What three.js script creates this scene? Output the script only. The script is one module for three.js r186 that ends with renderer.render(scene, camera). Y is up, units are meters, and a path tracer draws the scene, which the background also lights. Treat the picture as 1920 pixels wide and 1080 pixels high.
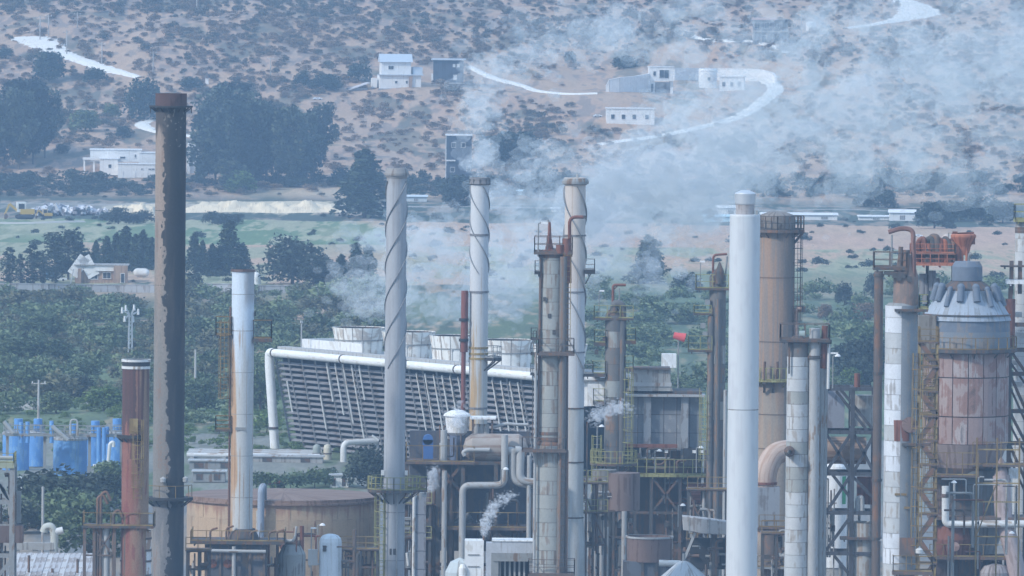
import * as THREE from 'three';
import { mergeGeometries } from 'three/addons/utils/BufferGeometryUtils.js';
import { createNoise2D, createNoise3D } from 'simplex-noise';

// ---------------------------------------------------------------- camera, sky, sun, exposure
const FPX = 16000, EYE = 65, PITCH = Math.atan(640 / FPX), ROLL = 0.0088;   // a long lens on a hill above the valley
const scene = new THREE.Scene();
const camera = new THREE.PerspectiveCamera(2 * Math.atan(540 / FPX) * 180 / Math.PI, 1920 / 1080, 1, 9000);
camera.position.set(0, EYE, 0);
camera.rotation.order = 'YXZ';
camera.rotation.set(-PITCH, 0, ROLL);
camera.updateMatrixWorld(true);

const SUN = new THREE.Vector3(-0.66, 0.58, 0.46).normalize();
function hazySky() {
  const W = 128, H = 64, d = new Float32Array(W * H * 4);
  for (let j = 0; j < H; j++) for (let i = 0; i < W; i++) {
    const el = ((j + 0.5) / H - 0.5) * Math.PI, az = ((i + 0.5) / W - 0.5) * 2 * Math.PI;
    const v = new THREE.Vector3(Math.cos(az) * Math.cos(el), Math.sin(el), Math.sin(az) * Math.cos(el));
    const up = Math.max(0, v.y), g = Math.pow(Math.max(0, v.dot(SUN)), 5);
    const t = Math.pow(1 - up, 2.2);
    const c = [0.47 + 0.20 * t + 0.5 * g, 0.73 + 0.18 * t + 0.46 * g, 1.13 + 0.06 * t + 0.38 * g];
    for (let k = 0; k < 3; k++) d[(j * W + i) * 4 + k] = c[k] * 0.95;
    d[(j * W + i) * 4 + 3] = 1;
  }
  const t = new THREE.DataTexture(d, W, H, THREE.RGBAFormat, THREE.FloatType);
  t.mapping = THREE.EquirectangularReflectionMapping; t.magFilter = THREE.LinearFilter; t.needsUpdate = true;
  return t;
}
scene.background = hazySky();
scene.environment = scene.background;
const sun = new THREE.DirectionalLight(new THREE.Color(1, 0.96, 0.91), 2.6);
sun.position.copy(SUN).multiplyScalar(900).add(new THREE.Vector3(0, 0, -1200));
sun.target.position.set(0, 0, -1200);
sun.castShadow = true; sun.shadow.radius = 6; sun.shadow.mapSize.set(4096, 4096);
Object.assign(sun.shadow.camera, { left: -700, right: 700, top: 700, bottom: -700, near: 10, far: 2600 });
scene.add(sun, sun.target);
scene.fog = new THREE.FogExp2(new THREE.Color(0.49, 0.73, 1.0), 0.00022);
const renderer = new THREE.WebGLRenderer({ antialias: true });
renderer.toneMapping = THREE.LinearToneMapping;
renderer.toneMappingExposure = 1.11;
renderer.shadowMap.enabled = true;
renderer.shadowMap.type = THREE.PCFSoftShadowMap;
// ---------------------------------------------------------------- helpers
function rng(a) { return () => { a |= 0; a = a + 0x6D2B79F5 | 0; let t = Math.imul(a ^ a >>> 15, 1 | a); t = t + Math.imul(t ^ t >>> 7, 61 | t) ^ t; return ((t ^ t >>> 14) >>> 0) / 4294967296; }; }
const R0 = rng(7), n2 = createNoise2D(rng(11)), n3 = createNoise3D(rng(12));
const V = (x, y, z) => new THREE.Vector3(x, y, z);
const { clamp, lerp, smoothstep } = THREE.MathUtils;
const fbm2 = (x, y, o = 4) => { let s = 0, a = 0.5; for (let i = 0; i < o; i++) { s += a * n2(x, y); x = x * 2.03 + 17; y = y * 2.03 - 9; a *= 0.5; } return s; };
const fbm3 = (x, y, z, o = 4) => { let s = 0, a = 0.5; for (let i = 0; i < o; i++) { s += a * n3(x, y, z); x = x * 2.03 + 17; y = y * 2.03 - 9; z = z * 2.03 + 5; a *= 0.5; } return s; };
const RIGHT = V(1, 0, 0).applyEuler(camera.rotation), UPV = V(0, 1, 0).applyEuler(camera.rotation), FWD = V(0, 0, -1).applyEuler(camera.rotation);
// the place that the photograph (1920 x 1080) shows at px, py when it lies d metres away
function P(px, py, d) { return V(0, EYE, 0).addScaledVector(FWD, d).addScaledVector(RIGHT, (px - 960) / FPX * d).addScaledVector(UPV, (540 - py) / FPX * d); }
function proj(v) { const q = v.clone().sub(camera.position), d = q.dot(FWD); return [960 + FPX * q.dot(RIGHT) / d, 540 - FPX * q.dot(UPV) / d, d]; }
// lie of the land: a flat valley floor, then a hillside
function land(x, z) {
  const w = -z, s = Math.max(0, w - 2150);
  let h = 0.25 * n2(x * 0.03, w * 0.012);
  if (s > 0) {
    const e = Math.min(s, 900), rise = 0.118 * e * e / (e + 60) + (s > 900 ? 25 * (1 - Math.exp((900 - s) / 300)) : 0);
    h += rise + smoothstep(s, 40, 300) * (4.2 * n2(x * 0.006 + 3, w * 0.0042) + 1.6 * n2(x * 0.02 + 9, w * 0.011 + 4));
  }
  return h;
}
function G(px, py) {   // where that line of sight meets the land
  const a = P(px, py, 1).sub(camera.position);
  let lo = 600, hi = 0;
  for (let d = 620; d < 4200; d += 8) { const p = camera.position.clone().addScaledVector(a, d); if (p.y < land(p.x, p.z)) { hi = d; break; } lo = d; }
  if (!hi) hi = 4200;
  for (let i = 0; i < 24; i++) { const m = (lo + hi) / 2, p = camera.position.clone().addScaledVector(a, m); if (p.y < land(p.x, p.z)) hi = m; else lo = m; }
  return camera.position.clone().addScaledVector(a, hi);
}
const depthOf = (p) => proj(p)[2];
const mpp = (d) => d / FPX;                      // metres per photograph pixel at that distance
const GROUND = (p) => V(p.x, land(p.x, p.z), p.z);

const taken = new Map();
function numbered(name) { const n = taken.get(name) ?? 0; taken.set(name, n + 1); return n ? name + '_' + String(n).padStart(3, '0') : name; }
function tag(o, label, category, group, kind) { if (label) o.userData.label = label; if (category) o.userData.category = category; if (group) o.userData.group = group; if (kind) o.userData.kind = kind; return o; }
function thing(name, label, category, pos = [0, 0, 0], turn = 0, group) {
  const o = new THREE.Group(); o.name = numbered(name); scene.add(o);
  if (pos.isVector3) o.position.copy(pos); else o.position.set(...pos);
  o.rotation.y = turn; return tag(o, label, category, group);
}
function shadowed(m) { m.castShadow = true; m.receiveShadow = true; return m; }
function mesh(name, geo, mat, parent) { const m = shadowed(new THREE.Mesh(geo, mat)); m.name = parent === scene || !parent ? numbered(name) : name; (parent ?? scene).add(m); return m; }
function structure(name, geo, mat) { const m = mesh(name, geo, mat); m.userData.kind = 'structure'; return m; }
function flat(g) { g = g.index ? g.toNonIndexed() : g; for (const k of Object.keys(g.attributes)) if (!['position', 'normal', 'uv'].includes(k)) g.deleteAttribute(k); g.morphAttributes = {}; return g; }
class MB {                                        // gathers shapes for one named mesh
  constructor() { this.g = []; }
  add(g, m) { g = flat(g); if (m) g.applyMatrix4(m); this.g.push(g); return this; }
  box(cx, cy, cz, sx, sy, sz, ry = 0) { return this.add(boxG(sx, sy, sz), new THREE.Matrix4().makeRotationY(ry).setPosition(cx, cy, cz)); }
  bar(a, b, w, h = w) {                            // a straight square member from a to b
    const d = b.clone().sub(a), L = d.length(); if (L < 1e-4) return this;
    const y = d.divideScalar(L), ref = Math.abs(y.y) > 0.95 ? V(0, 0, 1) : V(0, 1, 0), x = ref.clone().cross(y).normalize(), z = x.clone().cross(y);
    return this.add(boxG(w, L, h), new THREE.Matrix4().makeBasis(x, y, z).setPosition(a.clone().add(b).multiplyScalar(0.5)));
  }
  rod(a, b, r, seg = 10, r2 = r) {
    const d = b.clone().sub(a), L = d.length(); if (L < 1e-4) return this;
    const g = cylG(r2, r, L, seg);
    return this.add(g, new THREE.Matrix4().makeRotationFromQuaternion(new THREE.Quaternion().setFromUnitVectors(V(0, 1, 0), d.divideScalar(L))).setPosition(a.clone().add(b).multiplyScalar(0.5)));
  }
  tube(pts, r, seg = 10, bend = 0.5) { return this.add(pipeG(pts, r, seg, bend)); }
  cyl(cx, y0, cz, r0, r1, h, seg = 32) { return this.add(cylG(r1, r0, h, seg), new THREE.Matrix4().setPosition(cx, y0 + h / 2, cz)); }
  lathe(prof, cx = 0, cz = 0, seg = 40) { return this.add(latheG(prof, seg), new THREE.Matrix4().setPosition(cx, 0, cz)); }
  get geo() { return mergeGeometries(this.g); }
  build(name, mat, parent) { return this.g.length ? mesh(name, this.geo, mat, parent) : null; }
}
function boxG(w, h, l) {
  const g = new THREE.BoxGeometry(w, h, l), uv = g.attributes.uv, s = [[l, h], [l, h], [w, l], [w, l], [w, h], [w, h]];
  for (let i = 0; i < 24; i++) uv.setXY(i, uv.getX(i) * s[i >> 2][0], uv.getY(i) * s[i >> 2][1]);
  return g;
}
function cylG(rt, rb, h, seg = 24, open = false) {
  const g = new THREE.CylinderGeometry(rt, rb, h, seg, 1, open), uv = g.attributes.uv, per = 2 * Math.PI * Math.max(rt, rb), side = (seg + 1) * 2;
  for (let i = 0; i < uv.count; i++) i < side ? uv.setXY(i, uv.getX(i) * per, uv.getY(i) * h) : uv.setXY(i, uv.getX(i) * rt * 2, uv.getY(i) * rt * 2);
  return g;
}
// a lathe with uv.x round (0..1 times the girth in metres, or 0..1) and uv.y along in metres
function latheG(prof, seg = 40, unit = false) {
  const g = new THREE.LatheGeometry(prof.map(([r, y]) => new THREE.Vector2(Math.max(r, 0.001), y)), seg), uv = g.attributes.uv, p = g.attributes.position, per = 2 * Math.PI * Math.max(...prof.map((q) => q[0]));
  const y0 = Math.min(...prof.map((q) => q[1])), y1 = Math.max(...prof.map((q) => q[1]));
  for (let i = 0; i < uv.count; i++) unit ? uv.setXY(i, uv.getX(i), (p.getY(i) - y0) / (y1 - y0)) : uv.setXY(i, uv.getX(i) * per, p.getY(i));
  const c = prof.some((q, i) => i && (Math.abs(q[0] - prof[i - 1][0]) > 0.02 && Math.abs(q[1] - prof[i - 1][1]) < 0.6 * Math.abs(q[0] - prof[i - 1][0]) + 0.3));
  return c ? creased(g) : g;
}
function creased(g) {   // flat across sharp rims, smooth round the girth: profile corners get their own normals
  const q = g.toNonIndexed(), p = q.attributes.position, n = q.attributes.normal, a = V(), b = V(), c = V();
  for (let i = 0; i < p.count; i += 3) {
    a.fromBufferAttribute(p, i); b.fromBufferAttribute(p, i + 1); c.fromBufferAttribute(p, i + 2);
    const f = b.clone().sub(a).cross(c.clone().sub(a)).normalize(), out = Math.hypot(f.x, f.z);
    for (let k = 0; k < 3; k++) {
      const v = [a, b, c][k], r = Math.hypot(v.x, v.z);
      if (r > 0.01) n.setXYZ(i + k, v.x / r * out * Math.sign(f.x * v.x + f.z * v.z || 1), f.y, v.z / r * out * Math.sign(f.x * v.x + f.z * v.z || 1)); else n.setXYZ(i + k, f.x, f.y, f.z);
    }
  }
  return q;
}
// a round pipe through corner points with rounded bends
class Bent extends THREE.CurvePath { }
function pipeG(pts, r, seg = 10, bend = 0.5) {
  const path = new Bent(); let last = pts[0];
  for (let i = 1; i < pts.length; i++) {
    if (i === pts.length - 1) { path.add(new THREE.LineCurve3(last, pts[i])); break; }
    const u = pts[i - 1].clone().sub(pts[i]), v = pts[i + 1].clone().sub(pts[i]), k = Math.min(bend, u.length() * 0.49, v.length() * 0.49);
    const a = pts[i].clone().addScaledVector(u.normalize(), k), b = pts[i].clone().addScaledVector(v.normalize(), k);
    path.add(new THREE.LineCurve3(last, a)); path.add(new THREE.QuadraticBezierCurve3(a, pts[i].clone(), b)); last = b;
  }
  // own frames: sweep a circle along sampled points (straights need two samples, bends six)
  const c = []; for (const k of path.curves) { const m = k.isQuadraticBezierCurve3 ? 6 : 1; for (let i = 0; i <= m; i++) { const p = k.getPoint(i / m); if (!c.length || c[c.length - 1].distanceTo(p) > 1e-4) c.push(p); } }
  const pos = [], nor = [], uv = [], idx = []; let N = null, len = 0;
  for (let i = 0; i < c.length; i++) {
    const t = c[Math.min(i + 1, c.length - 1)].clone().sub(c[Math.max(i - 1, 0)]).normalize();
    if (!N) N = (Math.abs(t.y) > 0.9 ? V(1, 0, 0) : V(0, 1, 0)); N = N.addScaledVector(t, -N.dot(t)).normalize();
    const B = t.clone().cross(N); if (i) len += c[i].distanceTo(c[i - 1]);
    for (let k = 0; k <= seg; k++) { const a = k / seg * 2 * Math.PI, d = N.clone().multiplyScalar(Math.cos(a)).addScaledVector(B, Math.sin(a)); pos.push(c[i].x + d.x * r, c[i].y + d.y * r, c[i].z + d.z * r); nor.push(d.x, d.y, d.z); uv.push(k / seg * 2 * Math.PI * r, len); }
  }
  const S = seg + 1; for (let i = 0; i + 1 < c.length; i++) for (let k = 0; k < seg; k++) { const a = i * S + k; idx.push(a, a + 1, a + S, a + 1, a + S + 1, a + S); }
  for (const e of [0, c.length - 1]) { const o = pos.length / 3, t = e ? c[e].clone().sub(c[e - 1]).normalize() : c[0].clone().sub(c[1]).normalize(); pos.push(...c[e].toArray()); nor.push(...t.toArray()); uv.push(0, 0); for (let k = 0; k <= seg; k++) { const q = (e * S + k) * 3; pos.push(pos[q], pos[q + 1], pos[q + 2]); nor.push(...t.toArray()); uv.push(0, 0); if (k) e ? idx.push(o, o + k, o + k + 1) : idx.push(o, o + k + 1, o + k); } }
  const g = new THREE.BufferGeometry();
  g.setAttribute('position', new THREE.Float32BufferAttribute(pos, 3)); g.setAttribute('normal', new THREE.Float32BufferAttribute(nor, 3)); g.setAttribute('uv', new THREE.Float32BufferAttribute(uv, 2)); g.setIndex(idx);
  return g;
}
// ---------------------------------------------------------------- surfaces
const S = (c) => Math.round(255 * (c <= 0.0031308 ? 12.92 * c : 1.055 * Math.pow(clamp(c, 0, 1), 1 / 2.4) - 0.055));
function paint(W, H, fn, rep) {   // fn(u 0..1, v 0..1) returns a linear colour
  const d = new Uint8Array(W * H * 4);
  for (let j = 0; j < H; j++) for (let i = 0; i < W; i++) { const c = fn((i + 0.5) / W, (j + 0.5) / H), o = (j * W + i) * 4; d[o] = S(c[0]); d[o + 1] = S(c[1]); d[o + 2] = S(c[2]); d[o + 3] = 255; }
  const t = new THREE.DataTexture(d, W, H); t.colorSpace = THREE.SRGBColorSpace; t.magFilter = THREE.LinearFilter; t.minFilter = THREE.LinearFilter;
  t.wrapS = t.wrapT = THREE.RepeatWrapping; if (rep) t.repeat.set(...rep); t.needsUpdate = true; return t;
}
const mix3 = (a, b, t) => [a[0] + (b[0] - a[0]) * t, a[1] + (b[1] - a[1]) * t, a[2] + (b[2] - a[2]) * t];
// worn painted metal: patches and vertical runs of a second and third colour, wrapping round; tile is girth x height metres
const pool = [];
function worn(base, rust, { girth = 8, tall = 16, rusty = 0.5, streak = 0.6, dark = [0.05, 0.045, 0.04], soot = 0.15, seed = 0, rough = 0.8, metal = 0, W = 256, H = 512, grain = 0.16 } = {}, pooled = false) {
  if (W * H <= 8192 && !pooled) {   // small things tint one of a few shared weathering maps
    pool[seed % 3] ??= worn([1, 1, 1], [0.62, 0.56, 0.52], { girth: 6, tall: 8, seed: 900 + seed % 3, W: 128, H: 160, rusty: 0.4, soot: 0.12 }, true).map;
    return new THREE.MeshStandardMaterial({ map: pool[seed % 3], color: new THREE.Color().setRGB(...mix3(base, rust, 0.15)), roughness: rough, metalness: metal });
  }
  const r = girth / (2 * Math.PI), o = seed * 31.7;
  const t = paint(W, H, (u, v) => {
    const a = u * 2 * Math.PI, x = Math.cos(a) * r, z = Math.sin(a) * r, y = v * tall, q = v * 2 * Math.PI, yc = Math.cos(q) * tall / 6.28, ys = Math.sin(q) * tall / 6.28;
    const patch = fbm3(x * 0.45 + o, yc * 0.45, z * 0.45 + ys * 0.45, 4), run = fbm3(x * 2.2 + o, yc * 0.09 + 5, z * 2.2 + ys * 0.09, 3), fine = n3(x * 7 + o, yc * 7, z * 7 + ys * 7);
    const m = smoothstep(patch * (1.3 - streak) + run * streak * 1.3 + fine * 0.06, 0.30 - rusty * 0.6, 0.52 - rusty * 0.6);
    const s = smoothstep(run * 0.8 + patch * 0.5 - fine * 0.05, 0.42 - soot * 0.5, 0.75 - soot * 0.5) * Math.min(1, soot * 4);
    const g = 1 + grain * (fine * 0.5 + patch);
    return mix3(mix3(base, rust, m), dark, s * 0.75).map((c) => c * g);
  }, [1 / girth, 1 / tall]);
  return new THREE.MeshStandardMaterial({ map: t, roughness: rough, metalness: metal });
}
const plain = (r, g, b, rough = 0.75, metal = 0) => new THREE.MeshStandardMaterial({ color: new THREE.Color().setRGB(r, g, b), roughness: rough, metalness: metal });
const M = {
  darkSteel: worn([0.075, 0.072, 0.07], [0.13, 0.075, 0.05], { rusty: 0.45, seed: 1, W: 128, H: 256 }),
  brownSteel: worn([0.13, 0.10, 0.085], [0.19, 0.10, 0.06], { rusty: 0.5, seed: 2, W: 128, H: 256 }),
  greySteel: worn([0.27, 0.275, 0.27], [0.19, 0.13, 0.09], { rusty: 0.32, seed: 3, W: 128, H: 256 }),
  pipeGrey: worn([0.40, 0.40, 0.39], [0.26, 0.19, 0.14], { rusty: 0.22, seed: 4, W: 128, H: 256, rough: 0.55 }),
  pipeWhite: worn([0.66, 0.66, 0.64], [0.40, 0.33, 0.27], { rusty: 0.12, seed: 5, W: 128, H: 256, rough: 0.5 }),
  yellow: worn([0.33, 0.335, 0.14], [0.30, 0.22, 0.09], { rusty: 0.35, seed: 6, W: 64, H: 128 }),
  ochre: worn([0.36, 0.27, 0.11], [0.24, 0.14, 0.07], { rusty: 0.4, seed: 7, W: 64, H: 128 }),
  rustRed: worn([0.22, 0.085, 0.055], [0.14, 0.06, 0.045], { rusty: 0.5, seed: 8, W: 64, H: 128 }),
  orange: worn([0.48, 0.17, 0.09], [0.28, 0.10, 0.06], { rusty: 0.35, seed: 9, W: 64, H: 128 }),
  concrete: worn([0.36, 0.35, 0.33], [0.24, 0.22, 0.20], { rusty: 0.35, seed: 10, W: 128, H: 256, rough: 0.95 }),
  white: worn([0.78, 0.78, 0.77], [0.60, 0.58, 0.54], { rusty: 0.15, seed: 11, W: 128, H: 256, soot: 0.05 }),
  glass: new THREE.MeshStandardMaterial({ color: new THREE.Color().setRGB(0.045, 0.05, 0.06), roughness: 0.12 }),
  black: plain(0.03, 0.03, 0.032, 0.8),
};
// ---------------------------------------------------------------- steelwork
const polar = (r, a, y = 0) => V(Math.sin(a) * r, y, Math.cos(a) * r);      // a = 0 faces the camera side, +90 degrees is right
const RAD = Math.PI / 180;
function railRun(mb, pts, h, { post = 0.07, rail = 0.06, rails = 2, gap = 1.4, toe = 0.12 } = {}) {
  for (let i = 0; i + 1 < pts.length; i++) {
    const a = pts[i], b = pts[i + 1], L = a.distanceTo(b), n = Math.max(1, Math.round(L / gap));
    for (let k = 0; k <= n; k++) if (k < n || i + 2 === pts.length) { const p = a.clone().lerp(b, k / n); mb.bar(p, p.clone().add(V(0, h, 0)), post); }
    for (let k = 1; k <= rails; k++) mb.bar(a.clone().add(V(0, h * k / rails, 0)), b.clone().add(V(0, h * k / rails, 0)), rail);
    if (toe) mb.bar(a.clone().add(V(0, toe / 2 + 0.02, 0)), b.clone().add(V(0, toe / 2 + 0.02, 0)), 0.02, toe);
  }
}
// a curved platform round a shaft, with a rail; angles in degrees
function ringPlatform(parent, y, r0, r1, a0, a1, { deck = M.darkSteel, rail = M.brownSteel, h = 1.35, t = 0.16, post = 0.07, rails = 2, brackets = true } = {}) {
  const n = Math.max(4, Math.round(Math.abs(a1 - a0) / 15)), A = (i) => (a0 + (a1 - a0) * i / n) * RAD, full = Math.abs(a1 - a0) > 355;
  const pos = [], idx = [];
  for (let i = 0; i <= n; i++) for (const [r, yy] of [[r0, y], [r1, y], [r1, y - t], [r0, y - t]]) pos.push(...polar(r, A(i), yy).toArray());
  for (let i = 0; i < n; i++) for (let k = 0; k < 4; k++) { const a = i * 4 + k, b = i * 4 + (k + 1) % 4; idx.push(a, b, a + 4, b, b + 4, a + 4); }
  if (!full) idx.push(0, 1, 2, 0, 2, 3, n * 4, n * 4 + 2, n * 4 + 1, n * 4, n * 4 + 3, n * 4 + 2);
  let g = new THREE.BufferGeometry(); g.setAttribute('position', new THREE.Float32BufferAttribute(pos, 3)); g.setIndex(idx); g = g.toNonIndexed(); g.computeVertexNormals();
  g.setAttribute('uv', new THREE.Float32BufferAttribute(new Float32Array(g.attributes.position.count * 2).map((_, i) => g.attributes.position.getComponent(i >> 1, i & 1 ? 2 : 0)), 2));
  const mb = new MB().add(g);
  if (brackets) for (let i = 0; i < (full ? n : n + 1); i += 2) mb.bar(polar(r0 - 0.02, A(i), y - t - (r1 - r0) * 0.7), polar(r1 - 0.1, A(i), y - t), 0.1);
  const d = mb.build('platform', deck, parent);
  if (rail) {
    const q = []; for (let i = 0; i <= n; i++) q.push(polar(r1 - 0.06, A(i), y));
    if (!full) { q.unshift(polar(r0 + 0.05, A(0), y)); q.push(polar(r0 + 0.05, A(n), y)); }
    const rb = new MB(); railRun(rb, q, h, { post, rails }); rb.build('railing', rail, d);
  }
  return d;
}
// a rectangular platform: corners x0..x1, z0..z1 in the thing's own axes
function slab(parent, x0, x1, z0, z1, y, { deck = M.darkSteel, rail = M.brownSteel, h = 1.3, t = 0.2, sides = 'nesw', rails = 2, post = 0.08, gap = 1.4 } = {}) {
  const mb = new MB().box((x0 + x1) / 2, y - t / 2, (z0 + z1) / 2, x1 - x0, t, z1 - z0);
  for (let x = x0 + 0.4; x < x1; x += 1.6) mb.box(x, y - t - 0.1, (z0 + z1) / 2, 0.1, 0.2, (z1 - z0) * 0.96);
  const d = mb.build('platform', deck, parent);
  if (rail) {
    const e = 0.06, c = { s: [V(x0 + e, y, z1 - e), V(x1 - e, y, z1 - e)], e: [V(x1 - e, y, z1 - e), V(x1 - e, y, z0 + e)], n: [V(x1 - e, y, z0 + e), V(x0 + e, y, z0 + e)], w: [V(x0 + e, y, z0 + e), V(x0 + e, y, z1 - e)] };
    const rb = new MB(); for (const k of sides) railRun(rb, c[k], h, { rails, post, gap }); rb.build('railing', rail, d);
  }
  return d;
}
// an upright ladder whose middle stands at (x, z) and that faces angle a
function ladder(parent, x, z, y0, y1, a, { mat = M.ochre, w = 0.62, cage = 0, rung = 0.4, hoop = 1.3, t = 0.07 } = {}) {
  const e = V(Math.cos(a), 0, -Math.sin(a)), f = V(Math.sin(a), 0, Math.cos(a)), c = V(x, 0, z), mb = new MB();
  for (const s of [-1, 1]) mb.bar(c.clone().addScaledVector(e, s * w / 2).setY(y0), c.clone().addScaledVector(e, s * w / 2).setY(y1), t);
  for (let y = y0 + 0.2; y < y1; y += rung) mb.bar(c.clone().addScaledVector(e, -w / 2).setY(y), c.clone().addScaledVector(e, w / 2).setY(y), 0.045);
  const l = mb.build('ladder', mat, parent);
  if (cage) {
    const cb = new MB(), R = 0.52, pt = (k, y) => c.clone().addScaledVector(e, Math.cos(k) * R).addScaledVector(f, 0.12 + Math.sin(k) * R * 1.3).setY(y), yb = y0 + cage;
    const m = 6; for (let y = yb; y <= y1; y += hoop) for (let k = 0; k < m; k++) cb.bar(pt(k / m * Math.PI, y), pt((k + 1) / m * Math.PI, y), 0.07);
    for (const k of [0, 1.5, 3, 4.5, 6]) cb.bar(pt(k / m * Math.PI, yb), pt(k / m * Math.PI, y1), 0.055);
    cb.build('cage', mat, l);
  }
  return l;
}
function bands(parent, name, prof, ys, mat, { proud = 0.02, t = 0.06 } = {}) {   // thin hoops round a shaft; prof(y) gives its radius
  const mb = new MB(); for (const y of ys) { const r = prof(y); mb.lathe([[r - 0.01, y - t / 2], [r + proud, y - t / 2], [r + proud, y + t / 2], [r - 0.01, y + t / 2]], 0, 0, 32); }
  return mb.build(name, mat, parent);
}
// ---------------------------------------------------------------- the ground
const TX0 = -170, TX1 = 170, TW0 = 600, TW1 = 3000;
const blob = (px, py, x, y, rx, ry) => Math.exp(-(((px - x) / rx) ** 2) - ((py - y) / ry) ** 2);
function earth(x, w) {                              // colour of soil, sand and grass by place
  const d = w, px = 960 + FPX * x / d, q = (w2) => 1040000 / w2 - 100, py = w < 2150 ? q(w) : 380 - (w - 2150) * 0.85;
  const k = w < 2150 ? 0.35 : 1, a = fbm2(x * 0.05, w * 0.02 * k, 4), b = fbm2(x * 0.22 + 40, w * 0.06 * k, 3), f = n2(x * 1.3, w * 0.35 * k), wob = 14 * a + 6 * b;
  const dirt = [0.25, 0.195, 0.14], dry = [0.48, 0.32, 0.205], grass = [0.10, 0.135, 0.06], green = [0.12, 0.19, 0.075], pale = [0.33, 0.32, 0.19], dark = [0.05, 0.07, 0.045], sand = [0.60, 0.50, 0.34], grey = [0.17, 0.17, 0.165], rose = [0.49, 0.315, 0.21];
  let c;
  if (w < 985) c = mix3(grey, dirt, smoothstep(a + b * 0.5, -0.2, 0.3));
  else if (w < 1130) { c = mix3([0.21, 0.205, 0.17], grass, smoothstep(a + b * 0.4, -0.15, 0.2)); if (px > 700) c = mix3(c, grey, 0.7); }
  else if (w < 1630 + wob) {
    c = mix3(grass, dark, smoothstep(a - 0.2 * b, -0.3, 0.5) * 0.8);
    c = mix3(c, dry, smoothstep(b + a * 0.7, 0.0, 0.6) * 0.6);
    c = mix3(c, [0.16, 0.21, 0.09], clamp(blob(px, py, 120, 740, 300, 45) + blob(px, py, 420, 770, 120, 30), 0, 1) * 0.8);
    c = mix3(c, rose, clamp(blob(px, py, 230, 560, 120, 14) + blob(px, py, 560, 590, 100, 30) + blob(px, py, 620, 560, 60, 18) + blob(px, py, 1540, 545, 160, 9), 0, 1) * 0.75);
    if (px > 1100) c = mix3(c, [0.10, 0.15, 0.08], 0.5);
  } else if (w < 1850) {
    c = mix3(pale, dry, smoothstep(a + b * 0.4, -0.1, 0.35));
    c = mix3(c, grass, smoothstep(b - a * 0.3, 0.15, 0.45) * 0.6);
    if (px > 1100) c = mix3(c, [0.13, 0.17, 0.09], smoothstep(1735 - w + wob, 0, 40) * 0.7);
    c = mix3(c, rose, clamp(blob(px, py, 660, 490, 120, 30), 0, 1) * 0.7);
  } else if (w < 2010 + wob * 0.5) {
    c = mix3(mix3(green, pale, smoothstep(a + 0.8 * b + (w - 1930) / 260, 0.0, 0.35)), mix3(rose, dry, smoothstep(a, -0.3, 0.3)), smoothstep(px + 200 * a, 640, 860));
    c = mix3(c, pale, clamp(blob(px, py, 60, 440, 150, 16) + blob(px, py, 640, 440, 60, 12), 0, 1) * 0.7);
    if (px > 1250) c = mix3(rose, dry, smoothstep(a, -0.2, 0.3));
  } else if (w < 2160) {
    c = mix3(dark, dirt, smoothstep(a + b * 0.6, -0.1, 0.4));
    c = mix3(c, sand, smoothstep(clamp(blob(px, py, 500, 385, 170, 20) + blob(px, py, 250, 396, 60, 9), 0, 1) + 0.3 * b, 0.3, 0.6));
    c = mix3(c, [0.3, 0.28, 0.24], smoothstep(blob(px, py, 120, 395, 170, 12) + 0.2 * b, 0.4, 0.7) * 0.6);
    if (Math.abs(w - 2128 + 4 * a) < 4) c = [0.34, 0.31, 0.27];
  } else {
    const e = w - 2150;
    c = mix3(dry, rose, smoothstep(a + 0.3 * b, -0.25, 0.35));
    c = mix3(c, [0.23, 0.18, 0.14], smoothstep(b + a * 0.8 + (px < 900 && py < 110 ? 0.15 : 0), 0.02, 0.38) * 0.8);
    c = mix3(c, [0.47, 0.33, 0.225], smoothstep(fbm2(x * 0.09 + 70, w * 0.012, 3) + blob(px, py, 760, 250, 150, 70) * 0.3 + blob(px, py, 1230, 110, 160, 30) * 0.5, 0.25, 0.5) * 0.7);
    c = mix3(c, dark, smoothstep(fbm2(x * 0.035 - 20, w * 0.014 + 6, 3) + b * 0.15, 0.16, 0.34) * 0.6);
    if (e < 40) c = mix3(dark, c, smoothstep(e + wob, 0, 40));
    c = mix3(c, sand, blob(px, py, 640, 350, 180, 12) * 0.6);
  }
  const g = 1 + 0.13 * f + 0.2 * b;
  return [c[0] * g, c[1] * g, c[2] * g];
}
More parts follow.
